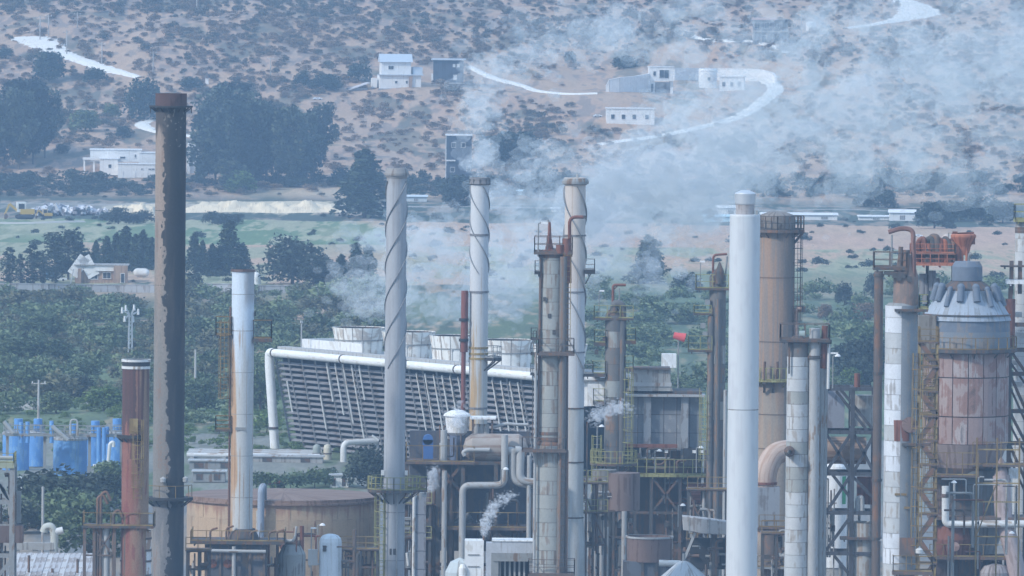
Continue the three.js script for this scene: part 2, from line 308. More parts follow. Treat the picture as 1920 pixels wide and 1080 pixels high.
{
  const map = paint(2048, 2048, (u, v) => earth(lerp(TX0, TX1, u), lerp(TW0, TW1, v)));
  map.wrapS = map.wrapT = THREE.MirroredRepeatWrapping;
  const xs = [], ws = [];
  for (let x = -3000; x < -170; x += x < -400 ? 200 : 23) xs.push(x); for (let x = -170; x <= 170; x += 2.5) xs.push(x); for (let x = 193; x <= 3000; x += x < 400 ? 23 : 200) xs.push(x);
  for (let w = -300; w < 600; w += 30) ws.push(w); for (let w = 600; w < 3100; w += 7) ws.push(w); for (let w = 3100; w <= 7000; w += 130) ws.push(w);
  const pos = [], uv = [], idx = [];
  for (const w of ws) for (const x of xs) { const hill = w < 260 ? 60 * Math.pow(1 - Math.max(w, -300) / 260, 1.6) / Math.pow(1 + 300 / 260, 1.6) * 2.2 : 0; pos.push(x, land(x, -w) + Math.min(hill, 60), -w); uv.push((x - TX0) / (TX1 - TX0), (w - TW0) / (TW1 - TW0)); }
  const n = xs.length; for (let j = 0; j + 1 < ws.length; j++) for (let i = 0; i + 1 < n; i++) { const a = j * n + i; idx.push(a, a + 1, a + n, a + 1, a + n + 1, a + n); }
  const g = new THREE.BufferGeometry(); g.setAttribute('position', new THREE.Float32BufferAttribute(pos, 3)); g.setAttribute('uv', new THREE.Float32BufferAttribute(uv, 2)); g.setIndex(idx); g.computeVertexNormals();
  structure('ground', g, new THREE.MeshStandardMaterial({ map, roughness: 0.97 }));
}
// roads: ribbons that follow the land, given by photograph points on it and a width in metres
function ribbon(name, pts, mat, lift = 0.3) {
  const c = new THREE.CatmullRomCurve3(pts.map(([x, y]) => G(x, y)), false, 'centripetal'), N = pts.length * 14, pos = [], uv = [], idx = [];
  for (let i = 0; i <= N; i++) {
    const t = i / N, p = c.getPoint(t), d = c.getTangent(t), s = V(-d.z, 0, d.x).normalize(), k = t * (pts.length - 1), a = Math.floor(Math.min(k, pts.length - 2)), w = lerp(pts[a][2], pts[a + 1][2], k - a) * (1 + 0.2 * n2(i * 0.35, 3) + 0.12 * n2(i * 1.1, 7));
    for (let m = 0; m <= 4; m++) { const q = p.clone().addScaledVector(s, (m / 4 - 0.5) * w); pos.push(q.x, land(q.x, q.z) + lift + (m === 0 || m === 4 ? -0.3 : 0.05), q.z); uv.push(m / 4 * w, t * N * 2); }
    if (i) for (let m = 0; m < 4; m++) { const o = (i - 1) * 5 + m; idx.push(o, o + 1, o + 5, o + 1, o + 6, o + 5); }
  }
  const g = new THREE.BufferGeometry(); g.setAttribute('position', new THREE.Float32BufferAttribute(pos, 3)); g.setAttribute('uv', new THREE.Float32BufferAttribute(uv, 2)); g.setIndex(idx); g.computeVertexNormals();
  return structure(name, g, mat);
}
// ---------------------------------------------------------------- trees and scrub: trunk, limbs and a crown of leaf sprays gathered in clumps
const LEAF = new THREE.MeshPhysicalMaterial({ vertexColors: true, roughness: 0.9, specularIntensity: 0.2, transmission: 0.3, thickness: 0, side: THREE.DoubleSide });
const BARK = worn([0.17, 0.14, 0.11], [0.10, 0.08, 0.065], { girth: 2, tall: 4, seed: 21, W: 64, H: 128, rough: 0.95 });
function crownGeo(seed, clumps, perClump, leaf, tint, tint2, drop = 0.25) {   // clumps: [x, y, z, radius, squash]
  const r = rng(seed), pos = [], nor = [], col = [];
  let cx = 0, cy = 0, cz = 0; for (const c of clumps) { cx += c[0] / clumps.length; cy += c[1] / clumps.length; cz += c[2] / clumps.length; }
  for (const [x, y, z, R, sq = 0.8] of clumps) {
    const t = r(), base = mix3(tint, tint2, t * 0.8), n = Math.round(perClump * (0.7 + 0.6 * r()));
    for (let i = 0; i < n; i++) {
      const d = V(r() - 0.5, r() - 0.5, r() - 0.5).normalize(), k = R * Math.pow(0.25 + 0.75 * r(), 0.5) * (1 + 0.25 * n3(d.x * 2 + seed, d.y * 2, d.z * 2)), c = V(x + d.x * k, y + d.y * k * sq, z + d.z * k);
      const u = V(r() - 0.5, (r() - 0.5) * 0.8 - drop * 0.5, r() - 0.5).normalize(), w = u.clone().cross(V(r() - 0.5, r() - 0.5, r() - 0.5)).normalize(), s = leaf * (0.6 + 0.8 * r()), out = d.clone().multiplyScalar(0.7).add(V(x - cx, y - cy, z - cz).multiplyScalar(0.5 / (R + 0.01) * 0.4)).add(u.clone().cross(w).multiplyScalar(0.45)).normalize(), g = 0.75 + 0.5 * r();
      for (const q of [c.clone().addScaledVector(u, s), c.clone().addScaledVector(w, s * 0.55).addScaledVector(u, -s * 0.5), c.clone().addScaledVector(w, -s * 0.55).addScaledVector(u, -s * 0.4)]) { pos.push(q.x, q.y, q.z); nor.push(out.x, out.y, out.z); col.push(base[0] * g, base[1] * g, base[2] * g); }
    }
  }
  const g = new THREE.BufferGeometry(); g.setAttribute('position', new THREE.Float32BufferAttribute(pos, 3)); g.setAttribute('normal', new THREE.Float32BufferAttribute(nor, 3)); g.setAttribute('color', new THREE.Float32BufferAttribute(col, 3)); return g;
}
function stems(seed, clumps, top, r0) {
  const r = rng(seed + 99), mb = new MB(), bend = V((r() - 0.5) * 0.08, top, (r() - 0.5) * 0.08);
  const at = (t) => V(bend.x * t * t, top * t, bend.z * t * t);
  for (let i = 0; i < 4; i++) mb.rod(at(i / 4).add(V(0, i ? 0 : -0.03, 0)), at((i + 1) / 4), r0 * (1 - 0.2 * i), 7, r0 * (0.8 - 0.2 * i));
  for (const c of clumps) { const a = at(clamp(c[1] / top * 0.65, 0.15, 0.95)); mb.rod(a, V(c[0], c[1], c[2]), r0 * 0.32, 5, r0 * 0.12); }
  return mb.geo;
}
function clumpsFor(kind, seed) {   // every kind fits a tree one metre tall
  const r = rng(seed * 7 + 3), c = [];
  if (kind === 'gum') { const n = 17; for (let i = 0; i < n; i++) { const t = 0.3 + 0.64 * (i / (n - 1)), a = i * 2.4 + r(), q = (0.10 + 0.2 * r()) * Math.sin(Math.PI * clamp((t - 0.15) * 1.05, 0.12, 0.97)); c.push([Math.cos(a) * q, t + (r() - 0.5) * 0.05, Math.sin(a) * q, 0.085 + 0.06 * r(), 1.0]); } c.push([0, 0.93, 0, 0.06, 1.3], [0.03, 0.2, 0.06, 0.1, 0.8], [-0.08, 0.24, 0.02, 0.1, 0.8]); }
  if (kind === 'pine') { const n = 24; for (let i = 0; i < n; i++) { const t = 0.1 + 0.82 * (i / (n - 1)), a = i * 2.1 + r(), q = (0.13 * (1 - t) + 0.015) * (0.7 + 0.6 * r()); c.push([Math.cos(a) * q, t, Math.sin(a) * q, 0.12 * (1.14 - t) + 0.02, 1.2]); } c.push([0, 0.95, 0, 0.03, 2.0]); }
  if (kind === 'column') { const n = 13; for (let i = 0; i < n; i++) { const t = 0.1 + 0.8 * (i / (n - 1)), a = i * 2.2; c.push([Math.cos(a) * 0.06, t, Math.sin(a) * 0.06, 0.11 * Math.sin(Math.PI * clamp(t * 0.9 + 0.12, 0, 0.96)), 1.3]); } c.push([0, 0.95, 0, 0.05, 1.4]); }
  if (kind === 'round') { const n = 17; for (let i = 0; i < n; i++) { const a = i * 2.4 + r(), t = i / (n - 1), q = 0.42 * Math.sqrt(1 - t * 0.8) * (0.6 + 0.5 * r()); c.push([Math.cos(a) * q, 0.2 + 0.58 * t + 0.08 * (r() - 0.5), Math.sin(a) * q, 0.19 + 0.1 * r(), 0.85]); } }
  if (kind === 'shrub') { const n = 9; for (let i = 0; i < n; i++) { const a = i * 2.4 + r(), q = 0.55 * Math.sqrt(i / n); c.push([Math.cos(a) * q, 0.28 + 0.4 * (1 - q) * (0.6 + 0.6 * r()), Math.sin(a) * q, 0.26 + 0.12 * r(), 0.85]); } }
  return c;
}
const TINT = { olive: [[0.23, 0.225, 0.13], [0.16, 0.165, 0.10]], hill: [[0.15, 0.15, 0.11], [0.27, 0.21, 0.15]], gum: [[0.085, 0.11, 0.08], [0.055, 0.075, 0.062]], gumpale: [[0.14, 0.165, 0.11], [0.09, 0.11, 0.08]], gumdark: [[0.05, 0.065, 0.055], [0.035, 0.048, 0.045]], pine: [[0.06, 0.095, 0.06], [0.08, 0.11, 0.07]], column: [[0.08, 0.115, 0.07], [0.06, 0.085, 0.06]], round: [[0.18, 0.235, 0.12], [0.12, 0.17, 0.10]], shrub: [[0.25, 0.31, 0.16], [0.16, 0.22, 0.125]], lush: [[0.20, 0.29, 0.09], [0.15, 0.22, 0.085]], dry: [[0.38, 0.27, 0.18], [0.26, 0.20, 0.14]] };
const LEAVES = { gum: [130, 0.034], pine: [95, 0.034], column: [90, 0.032], round: [110, 0.055], shrub: [70, 0.085] }, grown = new Map();
function grow(kind, variant, tone = kind) {
  const key = kind + variant + tone; if (grown.has(key)) return grown.get(key);
  const seed = variant * 13 + kind.length * 101, c = clumpsFor(kind, seed), [n, l] = LEAVES[kind];
  const made = { crown: crownGeo(seed, c, n, l, ...TINT[tone]), trunk: stems(seed, c, { gum: 0.9, pine: 0.95, column: 0.9, round: 0.6, shrub: 0.4 }[kind], { gum: 0.017, pine: 0.016, column: 0.014, round: 0.032, shrub: 0.03 }[kind]) };
  grown.set(key, made); return made;
}
// a tree whose foot the photograph shows at px, py and that is hp photograph pixels tall and wide times its kind's usual breadth
const PLANTNAME = { gum: 'tree', pine: 'conifer_tree', column: 'columnar_tree', round: 'bushy_tree', shrub: 'shrub' };
let planted = 0;
function plant(kind, px, py, hp, label, { wide = 1, tone = kind, group, at, category } = {}) {
  const p = at ?? G(px, py), d = depthOf(p), h = hp * mpp(d), g = grow(kind, planted++ % 3, Array.isArray(tone) ? tone[planted % tone.length] : tone), r = rng(planted * 17 + 5);
  const t = thing(PLANTNAME[kind], label, category ?? (kind === 'shrub' ? 'shrub' : 'tree'), [p.x, p.y - 0.05 * h * (kind === 'shrub' ? 1 : 0.2), p.z], r() * 6.28, group);
  mesh('trunk', g.trunk, BARK, t); mesh('crown', g.crown, LEAF, t); t.scale.set(h * wide, h, h * wide); return t;
}
// scrub nobody could count: copies of small shrubs scattered over the ground where dens(px, py) allows
function scrub(name, label, count, box, size, dens, tone, seed, kind = 'shrub') {
  const r = rng(seed), geos = [0, 1, 2].map((k) => { const c = clumpsFor('shrub', k + seed).slice(0, 6); return crownGeo(k + seed, c, 75, 0.085, ...TINT[tone]); }), lists = [[], [], []], q = new THREE.Quaternion(), up = V(0, 1, 0);
  for (let i = 0, tries = 0; i < count && tries < count * 30; tries++) {
    const px = lerp(box[0], box[2], r()), py = lerp(box[1], box[3], r()); if (r() > dens(px, py)) continue;
    const p = G(px, py), h = size * (0.5 + 1.1 * r() * r()) * (0.7 + 0.6 * r()); q.setFromAxisAngle(up, r() * 6.28);
    lists[i % 3].push(new THREE.Matrix4().compose(V(p.x, land(p.x, p.z) - 0.06 * h, p.z), q, V(h * (1 + 0.5 * r()), h, h * (1 + 0.5 * r())))); i++;
  }
  lists.forEach((l, k) => { if (!l.length) return; const m = new THREE.InstancedMesh(geos[k], LEAF, l.length); l.forEach((x, i) => m.setMatrixAt(i, x)); m.name = numbered(name); shadowed(m); tag(m, label, null, null, 'stuff'); scene.add(m); });
}
// ---------------------------------------------------------------- what grows where
const ROADDUST = worn([0.84, 0.80, 0.73], [0.66, 0.59, 0.50], { girth: 9, tall: 14, seed: 331, W: 128, H: 128, soot: 0.02, rusty: 0.3, rough: 1 });
ribbon('hill_road', [[28, 78, 3], [46, 74, 9], [78, 80, 12], [105, 98, 7], [160, 116, 5.5], [205, 131, 4.5], [262, 146, 3]], ROADDUST);
ribbon('hill_road', [[330, 222, 2.6], [290, 224, 3.2], [268, 231, 4.5], [276, 241, 4], [300, 249, 2.6], [340, 253, 2.2], [388, 264, 2.2], [430, 276, 2]], ROADDUST);
ribbon('hill_road', [[880, 125, 2.5], [930, 148, 3], [985, 163, 3.2], [1020, 173, 3], [1070, 177, 2.5], [1120, 176, 2]], ROADDUST);
ribbon('hill_road', [[1585, 54, 2.2], [1630, 48, 3], [1690, 36, 7], [1725, 20, 14], [1700, 4, 9], [1670, -6, 5]], ROADDUST);
ribbon('hill_road', [[1120, 272, 2.5], [1220, 258, 3], [1330, 235, 3.5], [1410, 205, 4], [1452, 172, 5], [1440, 152, 5], [1380, 134, 4], [1320, 130, 4]], ROADDUST);
ribbon('hill_road', [[1252, 58, 2], [1280, 62, 2.5], [1320, 74, 2.5], [1400, 78, 2.5], [1480, 98, 2]], ROADDUST);
ribbon('farm_track', [[-40, 417, 4], [60, 419, 4.5], [150, 416, 4]], plain(0.42, 0.40, 0.34, 0.97));
const ROADS = [[28, 78], [46, 74], [62, 77], [78, 80], [105, 98], [132, 107], [160, 116], [182, 124], [205, 131], [234, 139], [262, 146], [290, 226], [270, 234], [300, 250], [340, 256], [365, 260], [388, 266], [905, 138], [930, 150], [960, 158], [985, 165], [1020, 175], [1070, 180], [1110, 180], [1600, 54], [1630, 50], [1660, 45], [1690, 38], [1715, 26], [1730, 14], [1705, 4], [1180, 268], [1220, 262], [1275, 252], [1330, 240], [1370, 226], [1410, 208], [1435, 190], [1452, 174], [1440, 154], [1380, 136]];
const nearRoad = (x, y) => ROADS.some(([a, b]) => ((x - a) / 22) ** 2 + ((y - b - 7) / 11) ** 2 < 1);
// mottled scrub on the slope, and bushes that run together on the valley floor
scrub('hillside_scrub', 'low dark scrub mottling the dry brown hillside', 2300, [-60, -30, 1980, 372], 1.9, (x, y) => {
  if (nearRoad(x, y)) return 0;
  const p = 0.5 + 0.5 * n2(x * 0.012, y * 0.022) + 0.3 * n2(x * 0.05, y * 0.08);
  let k = smoothstep(p, 0.5, 1.05) * 0.55 + 0.03;
  k += blob(x, y, 250, 8, 420, 26) + blob(x, y, 1120, 62, 190, 34) + blob(x, y, 560, 160, 110, 18) + blob(x, y, 960, 275, 70, 50) * 0.8 + blob(x, y, 1700, 90, 200, 50) * 0.5 + blob(x, y, 120, 230, 130, 60) * 0.5 + blob(x, y, 640, 30, 260, 40) * 0.4;
  k -= blob(x, y, 760, 240, 130, 75) * 0.9 + blob(x, y, 300, 45, 260, 12) * 0.9 + blob(x, y, 1220, 120, 150, 30) + blob(x, y, 170, 170, 60, 16) * 0.6 + blob(x, y, 1290, 160, 190, 30) * 2 + blob(x, y, 1190, 215, 80, 20) * 2 + blob(x, y, 745, 145, 60, 20) * 2 + blob(x, y, 230, 310, 100, 25) * 2;
  return clamp(k, 0, 1);
}, 'hill', 31);
scrub('hillside_dry_brush', 'dry grey brown brush between the dark scrub of the hillside', 4200, [-60, -30, 1980, 360], 1.7, (x, y) => nearRoad(x, y) ? 0 : clamp(0.35 + 0.4 * n2(x * 0.02 + 7, y * 0.03) + blob(x, y, 640, 60, 320, 60) * 0.5 - blob(x, y, 1290, 160, 190, 30) * 2 - blob(x, y, 1190, 215, 80, 20) * 2 - blob(x, y, 745, 145, 60, 20) * 2 - blob(x, y, 230, 310, 100, 25) * 2, 0, 1), 'dry', 33);
scrub('hedge_scrub', 'dark green hedge of scrub along the foot of the hill', 900, [-40, 338, 1960, 372], 2.6, (x, y) => clamp(0.6 + 0.5 * n2(x * 0.02, y * 0.1) - (x > 330 && x < 650 && y > 352 ? 1 : 0), 0, 1), 'gum', 35);
scrub('valley_bushes', 'grey green bushes running together behind the refinery', 370, [-60, 548, 720, 800], 3.6, (x, y) => clamp(0.75 + 0.5 * n2(x * 0.01, y * 0.02) - blob(x, y, 230, 560, 110, 16) - blob(x, y, 590, 580, 80, 22) - (y > 745 ? 0.55 : 0), 0, 1), 'shrub', 37);
scrub('valley_dry_bushes', 'brownish dry bushes mixed among the green ones behind the refinery', 420, [-60, 560, 720, 760], 3.2, (x, y) => clamp(0.5 + 0.6 * n2(x * 0.012 + 3, y * 0.02), 0, 1), 'olive', 39);
scrub('valley_bushes', 'green bushes on the plain seen between the right hand columns', 300, [1100, 545, 1960, 740], 3.6, (x, y) => clamp(0.6 + 0.5 * n2(x * 0.01, y * 0.02), 0, 1), 'shrub', 41);
scrub('field_scrub', 'small dark shrubs dotting the pale fields', 260, [-40, 405, 1960, 530], 1.6, (x, y) => clamp(0.35 + 0.6 * n2(x * 0.01, y * 0.05) + blob(x, y, 200, 410, 160, 8), 0, 1), 'gum', 43);
scrub('grass_tussocks', 'tufts of yellow green grass below the bushes', 500, [-60, 735, 720, 850], 1.1, (x, y) => clamp(0.5 + 0.5 * n2(x * 0.02, y * 0.04), 0, 1), 'lush', 45);

// groves and single trees
const NTH = ['leftmost', 'second', 'third', 'fourth', 'fifth', 'sixth', 'seventh', 'eighth'];
const many = (kind, label, group, rows, o = {}) => [...rows].sort((a, b) => a[0] - b[0]).forEach(([x, y, h, w = 1], i) => plant(kind, x, y, h, rows.length > 8 ? label : label + (i ? i === rows.length - 1 ? ', rightmost' : `, ${NTH[i]}` : ', leftmost'), { ...o, group, wide: w * (o.wide ?? 1) }));
many('gum', 'tall dark tree in the grove at the left edge of the hillside', 'dark trees in the left hillside grove', [[8, 312, 120, 1.1], [36, 318, 150, 1], [62, 308, 160, 1.1], [84, 296, 130, 1.2], [24, 300, 150, 1.2], [50, 290, 130, 1.3], [-14, 318, 130, 1.2]], { wide: 0.78, tone: ['gumdark', 'gumpale', 'gum'] });
many('gum', 'tall dark eucalyptus in the dense grove behind the sooty stack', 'eucalyptus trees of the dense hillside grove', [
  [382, 348, 105, 1.3], [404, 345, 150, 1.1], [428, 352, 165, 1.1], [452, 348, 150, 1.2], [476, 350, 160, 1.0], [500, 345, 150, 1.1], [522, 347, 140, 1.0], [544, 350, 150, 1.0], [566, 340, 130, 1.1], [588, 335, 128, 1.0], [610, 300, 105, 0.9],
  [410, 290, 130, 1.3], [436, 280, 128, 1.3], [462, 290, 120, 1.2], [395, 300, 100, 1.4], [488, 300, 110, 1.2], [560, 345, 80, 1.5], [430, 360, 60, 2]], { wide: 0.86, tone: ['gum', 'gumpale', 'gum', 'gumpale', 'gumdark'] });
plant('round', 450, 362, 46, 'light green round bush in front of the dark eucalyptus grove', { tone: 'lush', wide: 1.25 });
plant('round', 92, 153, 62, 'large dark bush just below the bend of the white hill road', { tone: 'gum', wide: 1.1 });
plant('round', 178, 156, 32, 'smaller dark bush under the middle of the white hill road', { tone: 'gum', wide: 1.5 });
plant('round', 270, 225, 84, 'wide dark tree below the lower end of the white hill road', { tone: 'gum', wide: 0.95 });
plant('round', 230, 258, 24, 'isolated round bush left of the road bend behind the sooty stack', { tone: 'gum', wide: 1.2 });
plant('round', 116, 288, 20, 'low round bush beside the white walled compound', { tone: 'gum', wide: 1.4 });
plant('round', 10, 110, 22, 'round bush at the left edge beside the hill road', { tone: 'gum', wide: 1.5 });
plant('round', 160, 246, 44, 'broad olive bush on the slope above the white compound', { tone: 'shrub', wide: 1.4 });
plant('round', 210, 222, 30, 'olive bush on the bare patch left of the sooty stack top', { tone: 'shrub', wide: 1.2 });
plant('round', 360, 168, 26, 'dark bush on the slope right of the sooty stack top', { tone: 'gum', wide: 1.7 });
plant('round', 612, 168, 32, 'dark bush on the slope left of the white house', { tone: 'gum', wide: 1.8 });
plant('round', 566, 160, 26, 'small dark tree above the eucalyptus grove', { tone: 'gum', wide: 1.2 });
plant('round', 672, 152, 36, 'dark bush just left of the white house', { tone: 'gum', wide: 1.4 });
plant('round', 1068, 118, 24, 'lone round tree on the pale ridge in the smoke', { tone: 'gum', wide: 1 });
plant('round', 1170, 128, 28, 'dark bush on the ridge above the long white retaining wall', { tone: 'gum', wide: 1.8 });
plant('pine', 683, 408, 130, 'large dark conifer left of the first spiral stack', { wide: 2.1 });
plant('gum', 858, 398, 70, 'dark tree in front of the dark tower house', { wide: 1.9 });
many('gum', 'hazy tree in the clump behind the middle spiral stack', 'hazy trees behind the middle spiral stack', [[925, 315, 60, 2], [955, 312, 66, 2], [985, 305, 58, 2]]);
// the row along the wall on the plain
many('column', 'dark conifer in the row behind the low wall left of the flat house', 'dark conifers left of the flat house', [[17, 533, 70, 1.7], [38, 531, 55, 1.5], [62, 533, 76, 1.8], [82, 532, 48, 1.6], [104, 530, 78, 1.7], [152, 510, 40, 1.3]]);
plant('gum', 128, 524, 92, 'tall ragged tree beside the flat roofed house', { wide: 1.6 });
many('pine', 'dark conifer in the row behind the flat roofed house', 'dark conifers behind the flat house', [[180, 500, 50, 1.3], [200, 502, 60, 1.4], [218, 502, 66, 1.4], [236, 503, 80, 1.4], [254, 504, 66, 1.3], [268, 505, 74, 1.3], [284, 506, 62, 1.4]]);
many('pine', 'dark conifer right of the sooty stack above the pale wall', 'dark conifers right of the sooty stack', [[364, 515, 78, 1.2], [380, 516, 66, 1.1], [398, 516, 60, 1.3], [455, 515, 60, 1.6], [412, 516, 56, 1.4]]);
plant('pine', 430, 516, 104, 'tallest dark conifer, right of the sooty stack above the wall', { wide: 1.5 });
plant('round', 362, 560, 52, 'dark bush overhanging the wall beside the sooty stack', { tone: 'gum', wide: 0.9 });
plant('round', 548, 532, 94, 'large grey round tree right of the pale rusty stack', { tone: 'gum', wide: 1.25 });
plant('gum', 588, 542, 66, 'narrow dark tree, left of the pair right of the large grey tree', { wide: 1.8 });
plant('gum', 606, 540, 58, 'narrow dark tree, right of the pair right of the large grey tree', { wide: 1.6 });
many('pine', 'conifer faintly seen through the smoke beside the first spiral stack', 'smoke veiled conifers', [[668, 520, 66, 1.6], [690, 520, 62, 1.5], [640, 520, 44, 2]]);
plant('pine', 1214, 532, 92, 'conifer in the smoke between the third spiral stack and the white stack', { wide: 1.8 });
plant('round', 1290, 548, 40, 'dim bush in the smoke left of the dark platform column', { tone: 'gum', wide: 1.5 });
plant('round', 1752, 428, 56, 'dark round tree behind the white sheds on the right', { tone: 'gum', wide: 1.2 });
many('round', 'dark bush in the line behind the white sheds on the right', 'dark bushes behind the white sheds', [[1712, 412, 24, 1.5], [1800, 415, 40, 1.5], [1840, 412, 50, 1.5], [1880, 418, 44, 1.5], [1660, 390, 30, 1.6], [1620, 388, 26, 1.6]], { tone: 'gum' });
plant('round', 1583, 572, 46, 'dark round tree standing above the green plain on the right', { tone: 'gum', wide: 0.75 });
plant('round', 1636, 560, 52, 'dark oval tree beside the tall grey column', { tone: 'gum', wide: 0.6 });
many('round', 'dull bush scattered on the plain right of the brown reactor', 'dull bushes right of the brown reactor', [[1612, 608, 42, 1.1], [1628, 600, 36, 0.9], [1548, 598, 30, 1], [1600, 622, 24, 1]], { tone: 'dry' });
many('round', 'dark tree in the thicket above the lattice frame', 'thicket above the lattice frame', [[1590, 700, 66, 1.2], [1622, 712, 84, 1.1], [1646, 704, 70, 1.1], [1604, 728, 60, 1.2]], { tone: 'gum' });
plant('round', 1596, 730, 44, 'yellow green bush in front of the thicket above the lattice frame', { tone: 'lush', wide: 1 });
// bushes of the valley large enough to tell apart
many('round', 'large dark bush in the belt of scrub left of the sooty stack', 'large bushes in the scrub belt', [[230, 600, 46, 1.4], [130, 602, 44, 1.5], [80, 640, 60, 1.5], [35, 690, 66, 1.5], [200, 665, 56, 1.4], [150, 720, 50, 1.6], [60, 740, 56, 1.4], [100, 690, 60, 1.3]], { tone: 'round' });
many('round', 'large green bush in the scrub between the sooty stack and the cooling tower', 'bushes left of the cooling tower', [[372, 640, 46, 1.5], [398, 720, 70, 1.2], [368, 770, 66, 1.2], [560, 575, 34, 1.6], [500, 640, 60, 1.3], [488, 770, 90, 0.9], [590, 640, 56, 1.2], [540, 650, 50, 1.3]], { tone: 'round' });
plant('round', 150, 750, 52, 'dark bush above the blue tanks', { tone: 'gum', wide: 1.2 });
plant('round', 195, 770, 50, 'bright green bush above the blue tanks', { tone: 'lush', wide: 1.7 });
plant('round', 105, 775, 44, 'olive bush left of the dark one above the blue tanks', { tone: 'shrub', wide: 1.6 });
// near the tanks and in the yard
plant('round', 108, 985, 112, 'large dark bush in front of the blue tanks', { tone: 'gum', wide: 1.5 });
many('round', 'dark green bush in the thicket under the blue tanks', 'thicket under the blue tanks', [[66, 960, 78, 1.4], [150, 955, 70, 1.4], [190, 965, 84, 1.2], [128, 1000, 90, 1.3], [40, 1000, 70, 1.3]], { tone: ['gum', 'round', 'gumpale'] });
plant('round', 60, 990, 74, 'dark bush beside the steel frame at the left edge', { wide: 1.2 });
plant('round', 168, 1044, 128, 'full green bush left of the white wrapped furnace base', { wide: 1.15 });
plant('round', 205, 925, 66, 'green bush tucked left of the rust red stack', { tone: 'shrub', wide: 1.2 });
plant('round', 690, 915, 84, 'dark bush left of the first spiral stack at the brown tank', { tone: 'gum', wide: 1.1 });
plant('round', 785, 862, 46, 'round bush right of the first spiral stack', { tone: 'shrub', wide: 1.2 });
many('shrub', 'low green bush on the bank behind the brown tank', 'low bushes behind the brown tank', [[500, 920, 44, 1.2], [545, 918, 40, 1.2], [590, 915, 46, 1.1], [610, 910, 40, 1.1]], { tone: 'round' });
plant('shrub', 500, 812, 44, 'yellow green bush at the foot of the cooling tower left corner', { tone: 'lush', wide: 1.3 });
// ---------------------------------------------------------------- houses, walls, poles and heaps beyond the refinery
const spot = (px, py) => { const p = G(px, py), d = depthOf(p); return { p, d, s: mpp(d), at: [p.x, p.y, p.z] }; };
function win(parent, x, y, z, w, h, { frame = M.white, pane = M.glass, name = 'window', side = 0 } = {}) {   // set in a wall that faces +z (side 0) or -x (side 1)
  const f = new MB(), t = 0.09, g = new MB(), b = (m, cx, cy, cz, sx, sy, sz) => side ? m.box(cx - cz, cy, x, sz, sy, sx) : m.box(cx, cy, z + cz, sx, sy, sz), X = side ? z : x;
  const q = (m, dx, dy, sx, sy, out, sz) => side ? m.box(z - out, y + dy, x + dx, sz, sy, sx) : m.box(x + dx, y + dy, z + out, sx, sy, sz);
  q(f, 0, h / 2, w + t, t, 0.04, 0.12); q(f, 0, -h / 2, w + t * 2, t, 0.06, 0.16); q(f, -w / 2, 0, t, h - t, 0.04, 0.12); q(f, w / 2, 0, t, h - t, 0.04, 0.12); if (w > 1.4) q(f, 0, 0, 0.06, h - t, 0.04, 0.1);
  q(g, 0, 0, w - t, h - t, 0.01, 0.04);
  const o = f.build(name, frame, parent); g.build('pane', pane, o); return o;
}
const PLASTER = worn([0.80, 0.79, 0.77], [0.64, 0.62, 0.58], { girth: 12, tall: 12, rusty: 0.22, soot: 0.06, seed: 41, W: 128, H: 128, rough: 0.9 });
const ROOFBLUE = plain(0.52, 0.58, 0.64, 0.6), DARKWALL = worn([0.055, 0.07, 0.10], [0.08, 0.09, 0.11], { girth: 10, tall: 10, seed: 42, W: 64, H: 64 }), BRICK = worn([0.40, 0.27, 0.18], [0.30, 0.20, 0.14], { girth: 6, tall: 6, seed: 43, W: 128, H: 128, rusty: 0.5, rough: 0.95 }), BLOCK = worn([0.36, 0.37, 0.38], [0.27, 0.27, 0.28], { girth: 10, tall: 6, seed: 44, W: 128, H: 64, rough: 0.95 });
{ // white house with a pale blue roof
  const { at, s } = spot(750, 163), t = thing('white_house', 'white two storey house with pale blue roof on the hillside terrace', 'house', at, 0.12), w = (a) => a * s;
  const m = new MB(); m.box(w(0), w(9), -2.5, w(78), w(26), 7); m.box(w(-7), w(34), -3.2, w(56), w(25), 5.4); m.box(w(-47), w(7), -3, w(9), w(18), 4); m.build('wall', PLASTER, t);
  const r = new MB(), sl = new THREE.Shape([new THREE.Vector2(-3.4, 0), new THREE.Vector2(3.2, 0), new THREE.Vector2(0, w(15)), new THREE.Vector2(-0.3, w(15))]);
  r.add(new THREE.ExtrudeGeometry(sl, { depth: w(62), bevelEnabled: false }), new THREE.Matrix4().makeRotationY(Math.PI / 2).setPosition(w(-38), w(46.6), -3.2)); r.build('roof', ROOFBLUE, t);
  const r2 = new MB(); r2.box(w(0), w(22.6), 0.9, w(86), 0.25, 1.6); r2.box(w(34), w(30), -3.4, w(18), w(14), 4.6); r2.build('lower_roof', ROOFBLUE, t);
  win(t, w(-17), w(36), -0.5, w(10), w(7)); win(t, w(-8), w(9), 1, w(5), w(5)); win(t, w(12), w(9), 1, w(4), w(6));
  new MB().box(w(19), w(9), 1.25, w(6), w(24), 0.6).build('brick_pier', BRICK, t); new MB().box(w(0), w(-6), 1.2, w(84), w(6), 0.5).build('terrace_wall', BLOCK, t);
}
